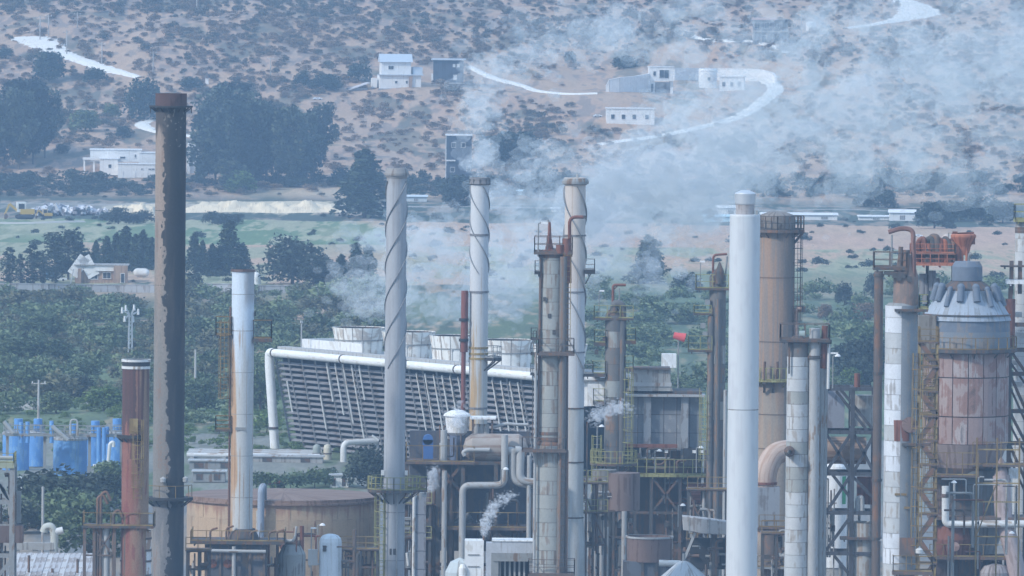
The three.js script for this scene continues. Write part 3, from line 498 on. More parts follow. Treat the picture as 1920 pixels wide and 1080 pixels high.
{ const { at, s } = spot(839, 158), t = thing('dark_house', 'dark blue box house on stilts right of the white house', 'house', at, -0.06), w = (a) => a * s;
  new MB().box(0, w(24), -3.5, w(54), w(42), 7).build('wall', DARKWALL, t); new MB().box(0, w(46.5), -3.4, w(62), w(2.6), 8.4).build('roof', ROOFBLUE, t);
  win(t, w(12), w(35), 0, w(4), w(5), { pane: plain(0.55, 0.6, 0.62, 0.3) }); win(t, w(20), w(35), 0, w(4), w(5), { pane: plain(0.55, 0.6, 0.62, 0.3) }); win(t, w(14), w(13), 0, w(6), w(9), { pane: plain(0.6, 0.64, 0.66, 0.3), name: 'glazed_door' });
  new MB().box(0, w(2.2), 0.3, w(64), w(2), 2.4).build('deck', M.concrete, t); for (const x of [-26, -8, 6, 22]) new MB().box(w(x), w(-5), 0.6, 0.5, w(13), 0.5).build('stilt', M.concrete, t);
  new MB().box(w(-28.5), w(12), -0.6, w(4), w(16), 1).build('white_panel', M.white, t); }
{ const { at, s } = spot(860, 352), t = thing('tower_house', 'tall dark blue block with pale parapet standing in the smoke', 'building', at, 0.03), w = (a) => a * s;
  new MB().box(0, w(48), -4, w(48), w(98), 8).build('wall', DARKWALL, t); new MB().box(0, w(98.4), -4, w(50), w(2.4), 8.6).build('parapet', M.white, t);
  new MB().box(w(-15), w(51), 0.3, w(17), w(2.4), 0.7).build('balcony_edge', M.white, t); new MB().box(w(21), w(50), 0.3, w(7), w(2), 0.7).build('balcony_edge', M.white, t); new MB().box(w(-24.4), w(50), -0.1, w(1.4), w(96), 0.3).build('corner_trim', M.white, t);
  for (const [x, y] of [[-10, 80], [8, 80], [18, 36], [-12, 34]]) win(t, w(x), w(y), 0, w(8), w(9)); }
{ // white compound on the left
  const { at, s } = spot(232, 332), w = (a) => a * s;
  let t = thing('white_compound', 'long white flat roofed building behind the sooty stack on the left', 'building', at, 0.05);
  const m = new MB(); m.box(w(-15), w(38), -13, w(96), w(22), 9); m.box(w(52), w(34), -12, w(46), w(20), 8); m.box(w(-28), w(18), -5, w(34), w(30), 7); m.build('wall', PLASTER, t);
  new MB().box(w(-15), w(49.6), -13, w(99), w(1.6), 9.4).box(w(52), w(44.6), -12, w(47), w(1.4), 8.4).box(w(-28), w(33.6), -5, w(36), w(1.4), 7.4).build('roof', M.white, t);
  const porch = new MB(); for (const x of [-74, -56]) porch.box(w(x), w(19), -6, w(3.4), w(26), 0.6); porch.box(w(-65), w(33), -6.5, w(24), w(4), 3).build('porch', PLASTER, t);
  win(t, w(-2), w(35), -8.5, w(10), w(4)); win(t, w(22), w(38), -8.5, w(3), w(6)); win(t, w(-26), w(20), -1.5, w(6), w(7));
  const q = spot(258, 333); t = thing('white_annex', 'low white front building with two dark slots beside the compound', 'building', q.at, 0.04);
  new MB().box(0, w(12), -3, w(74), w(26), 6).build('wall', PLASTER, t); new MB().box(0, w(25.6), -3, w(76), w(1.6), 6.4).build('roof', M.white, t);
  win(t, w(8), w(16), 0, w(4), w(2.4)); win(t, w(26), w(16), 0, w(12), w(3)); for (const x of [-28, -5, 18]) new MB().box(w(x), w(6), 0.05, w(1), w(13), 0.14).build('pilaster', PLASTER, t);
  const e = spot(366, 325), v = (a) => a * e.s; t = thing('white_water_tower', 'white block tower between the sooty stack and the dark grove', 'building', e.at, 0.1);
  new MB().box(0, v(14), -2, v(26), v(34), 4).build('wall', PLASTER, t); new MB().box(v(-2), v(44), -2.2, v(22), v(24), 3.6).build('upper_block', PLASTER, t); new MB().box(v(-13), v(12), 0.4, v(6), v(28), 0.5).build('fin_wall', M.white, t); win(t, v(5), v(18), 0, v(5), v(8));
}
// long white retaining wall and houses of the terrace on the right
function longWall(name, label, pts, hp, mat, thick = 0.5, cat = 'wall', cap = true) {
  const q = pts.map(([x, y]) => G(x, y)), o = q[0], t = thing(name, label, cat, [o.x, o.y, o.z]);
  for (let i = 0; i + 1 < q.length; i++) {
    const a = q[i].clone().sub(o), b = q[i + 1].clone().sub(o), L = Math.hypot(b.x - a.x, b.z - a.z), ry = Math.atan2(-(b.z - a.z), b.x - a.x), h0 = (pts[i][2] ?? hp) * mpp(depthOf(q[i])), h1 = (pts[i + 1][2] ?? hp) * mpp(depthOf(q[i + 1]));
    const s = new THREE.Shape([new THREE.Vector2(0, a.y - 0.8), new THREE.Vector2(L + 0.02, b.y - 0.8), new THREE.Vector2(L + 0.02, b.y + h1), new THREE.Vector2(0, a.y + h0)]);
    const g = new THREE.ExtrudeGeometry(s, { depth: thick, bevelEnabled: false });
    new MB().add(g, new THREE.Matrix4().makeRotationY(ry).setPosition(a.x, 0, a.z - thick / 2)).build('wall_panel', mat, t);
    if (cap) new MB().bar(V(a.x, a.y + h0 + 0.05, a.z), V(b.x, b.y + h1 + 0.05, b.z), thick + 0.2, 0.14).build('coping', mat, t);
  }
  return t;
}
longWall('retaining_wall', 'white plastered retaining wall left of the white terrace house', [[1136, 172, 10], [1142, 172.1, 22], [1160, 172.2, 26], [1190, 172.3, 29], [1218, 172.4, 34]], 26, PLASTER);
longWall('retaining_wall', 'long curved white retaining wall right of the terrace house in the smoke', [[1262, 150, 22], [1300, 150.2, 22], [1345, 150.6, 22], [1390, 151.4, 22], [1425, 152.6, 22], [1450, 155, 18], [1457, 158, 12]], 22, PLASTER);
{ const { at, s } = spot(1240, 175), t = thing('terrace_house', 'white cube house with a large upper window on the terrace', 'house', at, 0.05), w = (a) => a * s;
  new MB().box(0, w(36), -3, w(46), w(26), 6).box(w(-17), w(10), -3.2, w(10), w(28), 5.6).box(w(20), w(11), -3.6, w(5), w(26), 4.6).build('wall', PLASTER, t); new MB().box(0, w(49.6), -3, w(48), w(1.4), 6.4).build('roof', M.white, t);
  win(t, w(-13), w(37), 0, w(5), w(9)); win(t, w(5), w(36), 0, w(18), w(16)); win(t, w(-17), w(10), -0.4, w(5), w(16), { name: 'door' }); new MB().box(w(4), w(9), -2.5, w(30), w(24), 0.3).build('back_wall', BLOCK, t); }
{ const { at, s } = spot(1326, 166), t = thing('terrace_house', 'pale rounded building behind the curved terrace wall', 'house', at, -0.05), w = (a) => a * s;
  new MB().cyl(0, -0.5, -3, w(17), w(17), w(36), 24).build('wall', PLASTER, t); new MB().cyl(0, w(33), -3, w(18), w(16), w(4), 24).build('roof', M.white, t); win(t, w(3), w(18), -3 + w(17) - 0.05, w(6), w(7)); }
{ const { at, s } = spot(1372, 170), t = thing('terrace_house', 'low pale house in the smoke right of the rounded building', 'house', at, -0.08), w = (a) => a * s;
  new MB().box(0, w(12), -3, w(46), w(28), 6).build('wall', PLASTER, t); new MB().box(0, w(26.6), -3, w(50), w(1.6), 6.8).build('roof', M.white, t); for (const x of [-15, 0, 14]) win(t, w(x), w(12), 0, w(6), w(9)); }
{ const { at, s } = spot(1182, 233), t = thing('white_barracks', 'long low white building with four dark openings below the terrace', 'building', at, 0.02), w = (a) => a * s;
  new MB().box(0, w(14), -3.5, w(90), w(30), 7).build('wall', PLASTER, t); new MB().box(0, w(29.6), -3.5, w(93), w(1.8), 7.5).build('roof', M.white, t); for (const x of [-33, -13, 7, 31]) win(t, w(x), w(14), 0, w(7), w(9)); }
{ const { at, s } = spot(1445, 82), t = thing('unfinished_house', 'unfinished two storey grey house with pink roof edge at upper right', 'house', at, 0.04), w = (a) => a * s;
  for (const x of [-32, -18, 4, 20, 31]) new MB().box(w(x), w(22), -0.5, w(3.2), w(46), 0.5).build('pillar', BLOCK, t);
  new MB().box(0, w(22), -3.6, w(62), w(46), 5).build('wall', worn([0.26, 0.26, 0.28], [0.2, 0.19, 0.19], { seed: 45, W: 64, H: 64 }), t); new MB().box(0, w(23), 0.1, w(68), w(2.4), 2).build('floor_slab', M.concrete, t); new MB().box(w(-12), w(46.5), -1.5, w(44), w(3.6), 6).build('roof', plain(0.62, 0.42, 0.36), t); new MB().box(w(22), w(46), -1.5, w(23), w(2), 6).build('flat_roof', M.concrete, t);
  for (const [x, y] of [[-25, 34], [-7, 34], [12, 33], [-12, 9], [12, 9]]) win(t, w(x), w(y), -1.1, w(9), w(12)); }
{ const { at, s } = spot(1520, 62), t = thing('water_tank', 'pale box tank on the slope right of the unfinished house', 'tank', at), w = (a) => a * s;
  new MB().cyl(0, w(4), -1, w(9), w(9), w(15), 20).build('shell', PLASTER, t); new MB().cyl(0, w(19), -1, w(9.4), w(2), w(3), 20).build('lid', M.white, t); for (const x of [-6, 6]) new MB().box(w(x), w(0), -1, 0.3, w(10), 0.3).build('leg', BLOCK, t); }
function car(name, label, px, py, len, turn, mat, cat = 'car') {
  const { at, s } = spot(px, py), t = thing(name, label, cat, at, turn), L = len * s, h = L * 0.17;
  const sh = new THREE.Shape([[-0.5, 0.2], [0.5, 0.2], [0.5, 0.62], [0.3, 0.72], [0.18, 1.15], [-0.28, 1.15], [-0.42, 0.75], [-0.5, 0.68]].map(([x, y]) => new THREE.Vector2(x * L, y * h * 1.25)));
  new MB().add(new THREE.ExtrudeGeometry(sh, { depth: L * 0.36, bevelEnabled: true, bevelSize: 0.05, bevelThickness: 0.05, bevelSegments: 2 }), new THREE.Matrix4().setPosition(0, 0.1 * h, -L * 0.18)).build('body', mat, t);
  for (const z of [1, -1]) new MB().box(-0.04 * L, h * 1.22, z * (L * 0.18 + 0.06), L * 0.34, h * 0.36, 0.03).build('window', M.glass, t);
  for (const x of [-0.3, 0.3]) for (const z of [1, -1]) new MB().add(cylG(h * 0.36, h * 0.36, 0.22, 14), new THREE.Matrix4().makeRotationX(Math.PI / 2).setPosition(x * L, h * 0.36, z * L * 0.17)).build('wheel', M.black, t);
  return t;
}
const CARWHITE = new THREE.MeshPhysicalMaterial({ color: 0xdfe4e8, roughness: 0.35, clearcoat: 0.6 });
car('parked_car', 'white car parked at the left end of the long low white building', 1121, 219, 16, 0.1, CARWHITE);
car('parked_car', 'white car on the upper track below the unfinished house', 1474, 100, 16, -0.2, CARWHITE);
car('parked_car', 'white car left of another on the upper track in the smoke', 1443, 99, 14, 0.2, CARWHITE);
car('parked_car', 'white car parked on the slope above the eucalyptus grove', 595, 187, 17, 0.2, CARWHITE);
{ const { at, s } = spot(672, 170), t = thing('shed', 'sloping pale tin roof shed below the white house', 'shed', at, 0.3), w = (a) => a * s;
  new MB().add(boxG(w(44), 0.2, 4), new THREE.Matrix4().makeRotationZ(0.32).setPosition(0, w(8), -1)).build('roof', plain(0.6, 0.56, 0.55), t); new MB().box(0, w(1), -1.4, w(36), w(9), 2.6).build('wall', BLOCK, t); }
{ const { at, s } = spot(388, 158), t = thing('shrine', 'small white shed with dark roof on the slope right of the sooty stack', 'shed', at), w = (a) => a * s;
  new MB().box(0, w(6), 0, w(6), w(13), 1).build('wall', PLASTER, t); new MB().lathe([[w(7), w(12)], [w(6), w(15)], [0.05, w(24)]], 0, 0, 4).build('roof', M.darkSteel, t); }
// sheds at the far edge of the field
for (const [x0, x1, y, h, mat, label] of [
  [1345, 1396, 402, 16, PLASTER, 'white shed left of the white stack top at the foot of the hill'], [1320, 1376, 416, 13, plain(0.45, 0.66, 0.75), 'low light blue shed below the white shed left of the white stack'],
  [1428, 1570, 412, 12, PLASTER, 'very long low white shed behind the brown reactor top'], [1610, 1676, 413, 9, PLASTER, 'low white shed at the left of the bright shed pair'], [1668, 1716, 414, 20, PLASTER, 'taller bright white shed left of the dark round tree'],
  [945, 988, 366, 10, plain(0.5, 0.66, 0.72), 'pale roofed shed veiled by smoke right of the middle spiral stack'], [1034, 1058, 397, 8, PLASTER, 'small pale shed veiled by smoke left of the third spiral stack'], [1100, 1134, 381, 7, PLASTER, 'flat pale shed veiled by smoke right of the third spiral stack'], [760, 800, 378, 12, plain(0.55, 0.6, 0.62), 'pale hut in the yard right of the first spiral stack']]) {
  const { at, s } = spot((x0 + x1) / 2, y), t = thing('white_shed', label, 'shed', at), L = (x1 - x0) * s, H = h * s, D = Math.min(14, L * 0.5);
  new MB().box(0, H * 0.36, -D / 2, L, H * 0.8, D).build('wall', mat, t);
  const sh = new THREE.Shape([new THREE.Vector2(-D / 2 - 0.4, 0), new THREE.Vector2(D / 2 + 0.4, 0), new THREE.Vector2(0, H * 0.3)]); new MB().add(new THREE.ExtrudeGeometry(sh, { depth: L + 0.6, bevelEnabled: false }), new THREE.Matrix4().makeRotationY(Math.PI / 2).setPosition(-L / 2 - 0.3, H * 0.76, -D / 2)).build('roof', mat === PLASTER ? M.white : mat, t);
  for (let k = 0; k < Math.min(4, Math.round(L / 6)); k++) new MB().box(-L / 2 + (k + 0.5) * L / Math.min(4, Math.round(L / 6)), H * 0.3, 0.02, Math.min(1.6, L * 0.2), H * 0.4, 0.08).build('door', BLOCK, t);
}
for (const [x, y, l] of [[1722, 444, 'left one of two white vans far out on the rose field'], [1752, 444, 'right one of two white vans far out on the rose field']]) car('parked_van', l, x, y, 16, 0, CARWHITE, 'van');
// the flat roofed brick house by the wall on the plain
{ const { at, s } = spot(190, 531), t = thing('brick_house', 'flat roofed tan brick house with white fascia and V shaped awning', 'house', at, 0.02), w = (a) => a * s;
  new MB().box(w(-2), w(15), -4.2, w(96), w(34), 6).box(w(36), w(15), -0.8, w(26), w(36), 3).box(w(-41), w(12), -0.6, w(6), w(30), 1).build('wall', BRICK, t);
  new MB().box(w(6), w(28.5), -1, w(38), w(12), 0.5).build('fascia', PLASTER, t);
  const aw = new MB(); for (const [x0, y0, x1, y1] of [[-52, 38, -34, 25], [-34, 25, -14, 36]]) aw.bar(V(w(x0), w(y0), -1), V(w(x1), w(y1), -1), 0.12, 4.2); aw.build('awning', M.white, t); new MB().box(0, w(33.6), -4, w(102), w(2), 7).build('roof', M.concrete, t);
  new MB().rod(V(w(-58), -0.3, 1), V(w(-52), w(26), -0.5), 0.1).build('prop', M.pipeGrey, t); win(t, w(-14), w(13), -1.2, w(14), w(12)); win(t, w(10), w(14), -1.2, w(15), w(11)); win(t, w(40), w(10), 0.7, w(7), w(18), { name: 'door' }); new MB().box(w(8), w(2), -0.9, w(36), w(7), 0.4).build('low_wall', BRICK, t); }
{ const { at, s } = spot(265, 520), t = thing('domed_tank', 'white round ended tank right of the tan brick house', 'tank', at, 0.05), w = (a) => a * s;
  new MB().add(new THREE.CapsuleGeometry(w(8), w(14), 8, 18), new THREE.Matrix4().makeRotationZ(Math.PI / 2).setPosition(0, w(9), 0)).build('shell', M.white, t); for (const x of [-7, 7]) new MB().box(w(x), w(1.5), 0, w(2), w(6), w(10)).build('saddle', M.concrete, t); }
{ const { at, s } = spot(480, 533), t = thing('domed_tank', 'white upright domed tank right of the pale rusty stack top', 'tank', at), w = (a) => a * s;
  new MB().lathe([[w(9), 0], [w(9), w(14)], [w(7.5), w(19)], [w(4), w(22)], [0.02, w(23)]], 0, 0, 24).build('shell', M.white, t); new MB().rod(V(0, w(22.5), 0), V(0, w(26), 0), 0.2).build('vent', M.pipeGrey, t); }
car('parked_car', 'white and tan pickup parked left of the tan brick house', 108, 527, 34, 0.1, CARWHITE, 'pickup');
{ const { at, s } = spot(93, 524), t = thing('blue_drum', 'blue covered crate behind the pickup beside the row of trees', 'crate', at), w = (a) => a * s; new MB().box(0, w(5), -2, w(14), w(11), 1.4).build('crate', plain(0.10, 0.25, 0.42), t); new MB().box(0, w(11), -2, w(16), w(1.4), 1.7).build('lid', plain(0.16, 0.32, 0.5), t); }
longWall('yard_wall', 'long grey block wall in front of the tan brick house', [[-40, 543, 12], [20, 545, 13], [90, 546, 13], [160, 547, 13], [225, 548, 13], [292, 549, 14]], 13, BLOCK, 0.3);
longWall('yard_wall', 'pale block wall between the sooty stack and the pale rusty stack', [[340, 548, 13], [390, 547, 14], [440, 547, 14]], 13, worn([0.5, 0.51, 0.52], [0.4, 0.4, 0.42], { seed: 46, W: 64, H: 64 }), 0.3);
longWall('yard_wall', 'pale block wall right of the pale rusty stack below the grey tree', [[484, 549, 13], [540, 550, 14], [590, 551, 12], [660, 553, 12]], 13, BLOCK, 0.3);
longWall('yard_wall', 'pale block wall in the scrub above the blue tanks', [[-20, 768, 12], [20, 768, 13], [62, 768, 13], [84, 767, 12]], 13, worn([0.5, 0.5, 0.5], [0.4, 0.4, 0.4], { seed: 47, W: 64, H: 64 }), 0.25);
{ const { at, s } = spot(165, 762), t = thing('boulder', 'pale boulder between two bushes above the blue tanks', 'rock', at); const g = new THREE.IcosahedronGeometry(9 * s, 2), p = g.attributes.position; for (let i = 0; i < p.count; i++) { const v = V().fromBufferAttribute(p, i), k = 1 + 0.3 * n3(v.x, v.y, v.z); p.setXYZ(i, v.x * k * 1.2, v.y * k * 0.8, v.z * k); } g.computeVertexNormals(); mesh('stone', g, plain(0.5, 0.49, 0.47, 0.95), t); }
// poles
const POLE = worn([0.50, 0.49, 0.47], [0.4, 0.38, 0.36], { girth: 1, tall: 8, seed: 48, W: 32, H: 64 });
function pole(label, px, y0, y1, group, arm = true) {
  const { at, s } = spot(px, y1), h = (y1 - y0) * s, t = thing('utility_pole', label, 'pole', at, 0, group);
  new MB().rod(V(0, -0.3, 0), V(0, h, 0), 0.2, 8, 0.13).build('post', POLE, t); if (arm) { const c = new MB().box(0, h - 0.5, 0, 2, 0.14, 0.14).build('crossarm', POLE, t); for (const x of [-0.85, 0, 0.85]) new MB().cyl(x, h - 0.43, 0, 0.07, 0.05, 0.25, 8).build('insulator', M.white, c); }
}
for (const [x, a, b, l] of [[75, 30, 76, 'pale utility pole at the upper end of the white hill road, left of a pair'], [91, 27, 66, 'pale utility pole at the upper end of the white hill road, right of a pair'], [145, 23, 52, 'short pale utility pole on the skyline ridge above the white road'], [125, 57, 103, 'pale utility pole over the upper stretch of the white road'], [191, 79, 121, 'pale utility pole over the middle of the white road'], [287, 96, 145, 'pale utility pole at the lower end of the white road'], [369, -14, 28, 'tall pale utility pole cut by the top edge of the picture'], [507, 107, 144, 'pale utility pole on the slope above the eucalyptus grove'], [373, 204, 248, 'pale utility pole just right of the sooty stack'], [1502, 18, 72, 'thin pole between the unfinished house and the pale tank']]) pole(l, x, a, b);
pole('pale thin pole in the bushes right of the sooty stack', 366, 655, 745, null, false);
pole('wooden utility pole behind the blue tanks', 72, 712, 800);
{ // lattice mast with Y arms
  const { at, s } = spot(244, 690), H = 100 * s, w = 3.6 * s, t = thing('lattice_mast', 'galvanised lattice power mast with forked arms left of the sooty stack', 'pylon', at, 0.3), GAL = plain(0.55, 0.57, 0.58, 0.5, 0.3);
  const m = new MB(), c = [[-w, -w], [w, -w], [w, w], [-w, w]]; for (const [x, z] of c) m.bar(V(x, -0.3, z), V(x * 0.75, H, z * 0.75), 0.12);
  const n = 12; for (let i = 0; i < n; i++) for (let k = 0; k < 4; k++) { const f = (j) => 1 - 0.25 * j / n, [x0, z0] = c[k], [x1, z1] = c[(k + 1) % 4], a = i % 2; m.bar(V((a ? x0 : x1) * f(i), H * i / n, (a ? z0 : z1) * f(i)), V((a ? x1 : x0) * f(i + 1), H * (i + 1) / n, (a ? z1 : z0) * f(i + 1)), 0.07); }
  m.build('lattice', GAL, t);
  for (const [x0, y0, x1, y1] of [[-2, 0, -9, 13], [-2, 0, -16, 9], [2, 0, 7, 14], [2, 0, 15, 6], [-2, 0, -11, -7], [3, 0, 5, -8]]) { const a = new MB().bar(V(x0 * s, H + y0 * s, 0), V(x1 * s, H + y1 * s, 0), 0.22).build('arm', GAL, t); new MB().cyl(x1 * s, H + y1 * s - 0.5, 0, 0.22, 0.16, 0.9, 10).build('insulator', M.white, a); }
}
// heaps at the foot of the hill
function heap(name, label, px, py, wp, hp, mat, seed, deep = 9) {
  const { at, s } = spot(px, py), W = wp * s, H = hp * s, nx = 60, nz = 14, pos = [], idx = [], t = thing(name, label, 'sand heap', at), r = rng(seed);
  for (let j = 0; j <= nz; j++) for (let i = 0; i <= nx; i++) { const u = i / nx * 2 - 1, v = j / nz * 2 - 1, x = u * W / 2, z = v * deep, e = Math.max(0, 1 - u ** 6) * Math.max(0, 1 - v * v); const h = H * e * (0.62 + 0.75 * fbm2(x * 0.16 + seed, z * 0.2, 4) + 0.35 * Math.abs(n2(x * 0.07 + seed, 2))); pos.push(x, h - 0.25, z); }
  for (let j = 0; j < nz; j++) for (let i = 0; i < nx; i++) { const a = j * (nx + 1) + i; idx.push(a, a + nx + 1, a + 1, a + 1, a + nx + 1, a + nx + 2); }
  const g = new THREE.BufferGeometry(); g.setAttribute('position', new THREE.Float32BufferAttribute(pos, 3)); g.setAttribute('uv', new THREE.Float32BufferAttribute(pos.flatMap((_, i) => i % 3 ? [] : [pos[i], pos[i + 2]]), 2)); g.setIndex(idx); g.computeVertexNormals(); mesh('heap', g, mat, t);
}
const SAND = worn([0.80, 0.66, 0.46], [0.62, 0.50, 0.34], { girth: 14, tall: 14, seed: 51, W: 256, H: 256, soot: 0.02, rough: 1, rusty: 0.3 });
heap('sand_heap', 'long bank of bright cream sand right of the sooty stack', 497, 396, 324, 20, SAND, 3, 11);
heap('sand_heap', 'smaller cream sand heap left of the sooty stack behind shrubs', 248, 404, 104, 22, SAND, 8, 8);
heap('sand_heap', 'pale tan mound on the rose field at the right', 1792, 448, 54, 14, plain(0.60, 0.47, 0.38, 1), 12, 6);
many('round', 'dark bush growing in front of the cream sand bank', 'bushes before the sand bank', [[398, 420, 26, 1.4], [420, 422, 24, 1.6], [440, 420, 20, 1.5]], { tone: 'gum' });
many('round', 'dark bush growing in front of the smaller sand heap', 'bushes before the small heap', [[222, 420, 34, 1.3], [250, 420, 24, 1.6], [270, 418, 26, 1.5], [200, 414, 18, 1.6]], { tone: 'gum' });
{ const r = rng(61), { at, s } = spot(128, 404), g = [new MB(), new MB(), new MB()], t = thing('scrap_heap', 'heap of grey metal scrap left of the small sand heap', 'scrap heap', at);
  for (let i = 0; i < 420; i++) { const u = r() * 2 - 1, x = u * 72 * s, h = (1 - u * u * 0.7) * 21 * s * Math.pow(r(), 0.6) * (0.7 + 0.5 * n2(x * 0.12, 4)); g[i % 3].add(boxG(0.4 + 2.2 * r(), 0.1 + 0.7 * r(), 0.3 + 1.2 * r()), new THREE.Matrix4().makeRotationFromEuler(new THREE.Euler((r() - 0.5) * 1.6, r() * 6, (r() - 0.5) * 1.6)).setPosition(x, Math.max(0.2, h), (r() - 0.5) * 7)); }
  [plain(0.40, 0.41, 0.44, 0.5, 0.4), plain(0.20, 0.20, 0.23, 0.7), plain(0.66, 0.66, 0.67, 0.5)].forEach((m, k) => { const q = g[k].build(['scrap', 'dark_scrap', 'bright_scrap'][k], m, t); q.userData.kind = 'stuff'; });
}
function digger(label, px, py, k, cabMat) {
  const { at, s } = spot(px, py), w = (a) => a * s * k, t = thing('excavator', label, 'excavator', at, 0.2);
  for (const z of [-1, 1]) new MB().add(new THREE.CapsuleGeometry(w(4), w(22), 4, 10), new THREE.Matrix4().makeRotationZ(Math.PI / 2).setPosition(0, w(4), z * w(8))).build('track', M.black, t);
  new MB().box(w(4), w(13), 0, w(24), w(9), w(16)).build('body', plain(0.55, 0.36, 0.06, 0.5), t); const c = new MB().box(w(-6), w(21), 0, w(15), w(17), w(13)).build('cab', cabMat, t); new MB().box(w(-6), w(22), w(6.6), w(10), w(9), 0.06).build('window', M.glass, c);
  new MB().bar(V(w(-12), w(14), 0), V(w(-26), w(26), 0), w(4)).bar(V(w(-26), w(26), 0), V(w(-34), w(8), 0), w(3)).build('boom', plain(0.55, 0.36, 0.06, 0.5), t); new MB().add(new THREE.CylinderGeometry(w(5), w(5), w(10), 12, 1, false, 0, Math.PI), new THREE.Matrix4().makeRotationX(Math.PI / 2).setPosition(w(-34), w(5), 0)).build('bucket', M.brownSteel, t);
}
digger('yellow excavator with a white cab at the scrap yard, left edge', 46, 411, 1.1, M.white);
digger('smaller tan excavator between the white cab and the scrap heap', 88, 410, 0.62, plain(0.5, 0.42, 0.3));
// ---------------------------------------------------------------- the refinery: things stand on the flat ground; px, py and distance give their places
function base(name, label, category, px, py, d, turn = 0) {   // a thing whose axis passes through the photograph point px, py at distance d
  const p = P(px, py, d), t = thing(name, label, category, [p.x, 0, p.z], turn), m = mpp(d);
  t.up = (row, x = 0) => { let lo = -30, hi = 90; for (let i = 0; i < 40; i++) { const y = (lo + hi) / 2; if (proj(V(p.x + x, y, p.z))[1] > row) lo = y; else hi = y; } return lo; };   // height that shows at that row
  t.x = (col, row = py) => P(col, row, d).x - p.x; t.m = m; t.d = d; return t;
}
{ // cooling tower: a long cell block seen end on, its louvred side towards the left of the camera
  const A = P(513, 845, 1100), B = P(985, 702, 1047), a = V(A.x, 0, A.z), dir = V(B.x - A.x, 0, B.z - A.z), L = dir.length() + 5, ry = Math.atan2(-dir.z, dir.x), t = thing('cooling_tower', 'long slatted cooling tower with white fan stacks on its roof', 'cooling tower', a, ry), H = 12.4, inset = 2.6;
  const SLAT = worn([0.27, 0.27, 0.285], [0.17, 0.165, 0.17], { seed: 61, girth: 10, tall: 4, W: 128, H: 64, rusty: 0.4 }), RIB = plain(0.26, 0.26, 0.265, 0.8), FILL = worn([0.05, 0.052, 0.058], [0.075, 0.072, 0.07], { seed: 62, W: 64, H: 64 });
  const zAt = (y) => -inset * (1 - y / H);
  new MB().add((() => { const s = new THREE.Shape([new THREE.Vector2(-1.1 - inset, 0), new THREE.Vector2(-1.1, H), new THREE.Vector2(-12, H), new THREE.Vector2(-12 + inset * 0, 0)]); return new THREE.ExtrudeGeometry(s, { depth: L, bevelEnabled: false }); })(), new THREE.Matrix4().makeBasis(V(0, 0, 1), V(0, 1, 0), V(1, 0, 0)).setPosition(0, 0, 0)).build('fill', FILL, t);
  const n = 16; for (let i = 0; i < n; i++) { const y = 0.5 + i * (H - 1.0) / n, g = boxG(L, 0.1, 0.5), m = new THREE.Matrix4().makeRotationX(0.5).setPosition(L / 2, y, zAt(y) - 0.14); new MB().add(g, m).build('louver', SLAT, t); }
  for (let x = 0.15, k = 0; x < L; x += 3.35, k++) new MB().bar(V(x, 0, zAt(0) + 0.02), V(x, H - 0.2, zAt(H) - 0.02), 0.13, 0.2).build('rib', RIB, t);
  const r = rng(66), PIPE = M.pipeWhite; for (const [px, y0, y1] of [[531, 0.4, 0.72], [612, 0.55, 0.95], [628, 0.42, 0.95], [643, 0.34, 0.95], [659, 0.2, 0.95], [673, 0.6, 0.95], [590, 0.25, 0.6], [780, 0.3, 0.93], [796, 0.2, 0.93], [812, 0.36, 0.93], [828, 0.4, 0.93], [843, 0.3, 0.93], [858, 0.35, 0.93], [922, 0.3, 0.93], [938, 0.2, 0.93], [955, 0.3, 0.93], [970, 0.2, 0.93]]) {
    let lo = 0, hi = L; for (let i = 0; i < 30; i++) { const u = (lo + hi) / 2, q = V(u, H, 0.1).applyAxisAngle(V(0, 1, 0), ry).add(a); if (proj(q)[0] < px) lo = u; else hi = u; }
    new MB().rod(V(lo, H * y0, zAt(H * y0) + 0.22), V(lo, H * y1, zAt(H * y1) + 0.22), 0.12, 8).build('riser_pipe', PIPE, t);
  }
  // white header along the edge, in four lengths with dark joints, and its downpipe
  const D = 0.52, zh = 0.75, cuts = [1.2, L * 0.28, L * 0.52, L * 0.7, L * 0.98];
  for (let i = 0; i < 4; i++) { const q = new MB().rod(V(cuts[i] + 0.12, H + 0.1, zh), V(cuts[i + 1] - 0.12, H + 0.1, zh), D, 20).build('header_pipe', M.white, t); new MB().add(cylG(D + 0.07, D + 0.07, 0.24, 20), new THREE.Matrix4().makeRotationZ(Math.PI / 2).setPosition(cuts[i], H + 0.1, zh)).build('flange', M.darkSteel, q); }
  const dp = new MB().tube([V(1.1, H + 0.1, zh), V(0.05, H + 0.1, zh), V(0.05, H - 1.5, zh), V(0.05, -0.2, -0.2)], 0.6, 18, 0.9).build('downpipe', M.white, t); new MB().cyl(0.05, 2.6, 0.12, 0.68, 0.68, 0.3, 18).build('clamp', M.darkSteel, dp);
  new MB().box(L / 2, H + 0.35, -1.0, L - 0.5, 1.1, 1.4).build('distribution_basin', worn([0.46, 0.46, 0.45], [0.34, 0.32, 0.3], { seed: 63, W: 128, H: 64 }), t);
  new MB().box(L / 2 + 1, H + 0.1, -6.8, L + 2, 0.5, 10).build('roof_deck', worn([0.44, 0.44, 0.43], [0.32, 0.31, 0.3], { seed: 64, W: 128, H: 64 }), t);
  new MB().box(3.3 + 6.5, H + 1.15, -3.0, 15.5, 1.5, 0.3).box(2.2, H + 1.15, -7.5, 0.3, 1.5, 9).build('fascia', M.white, t);
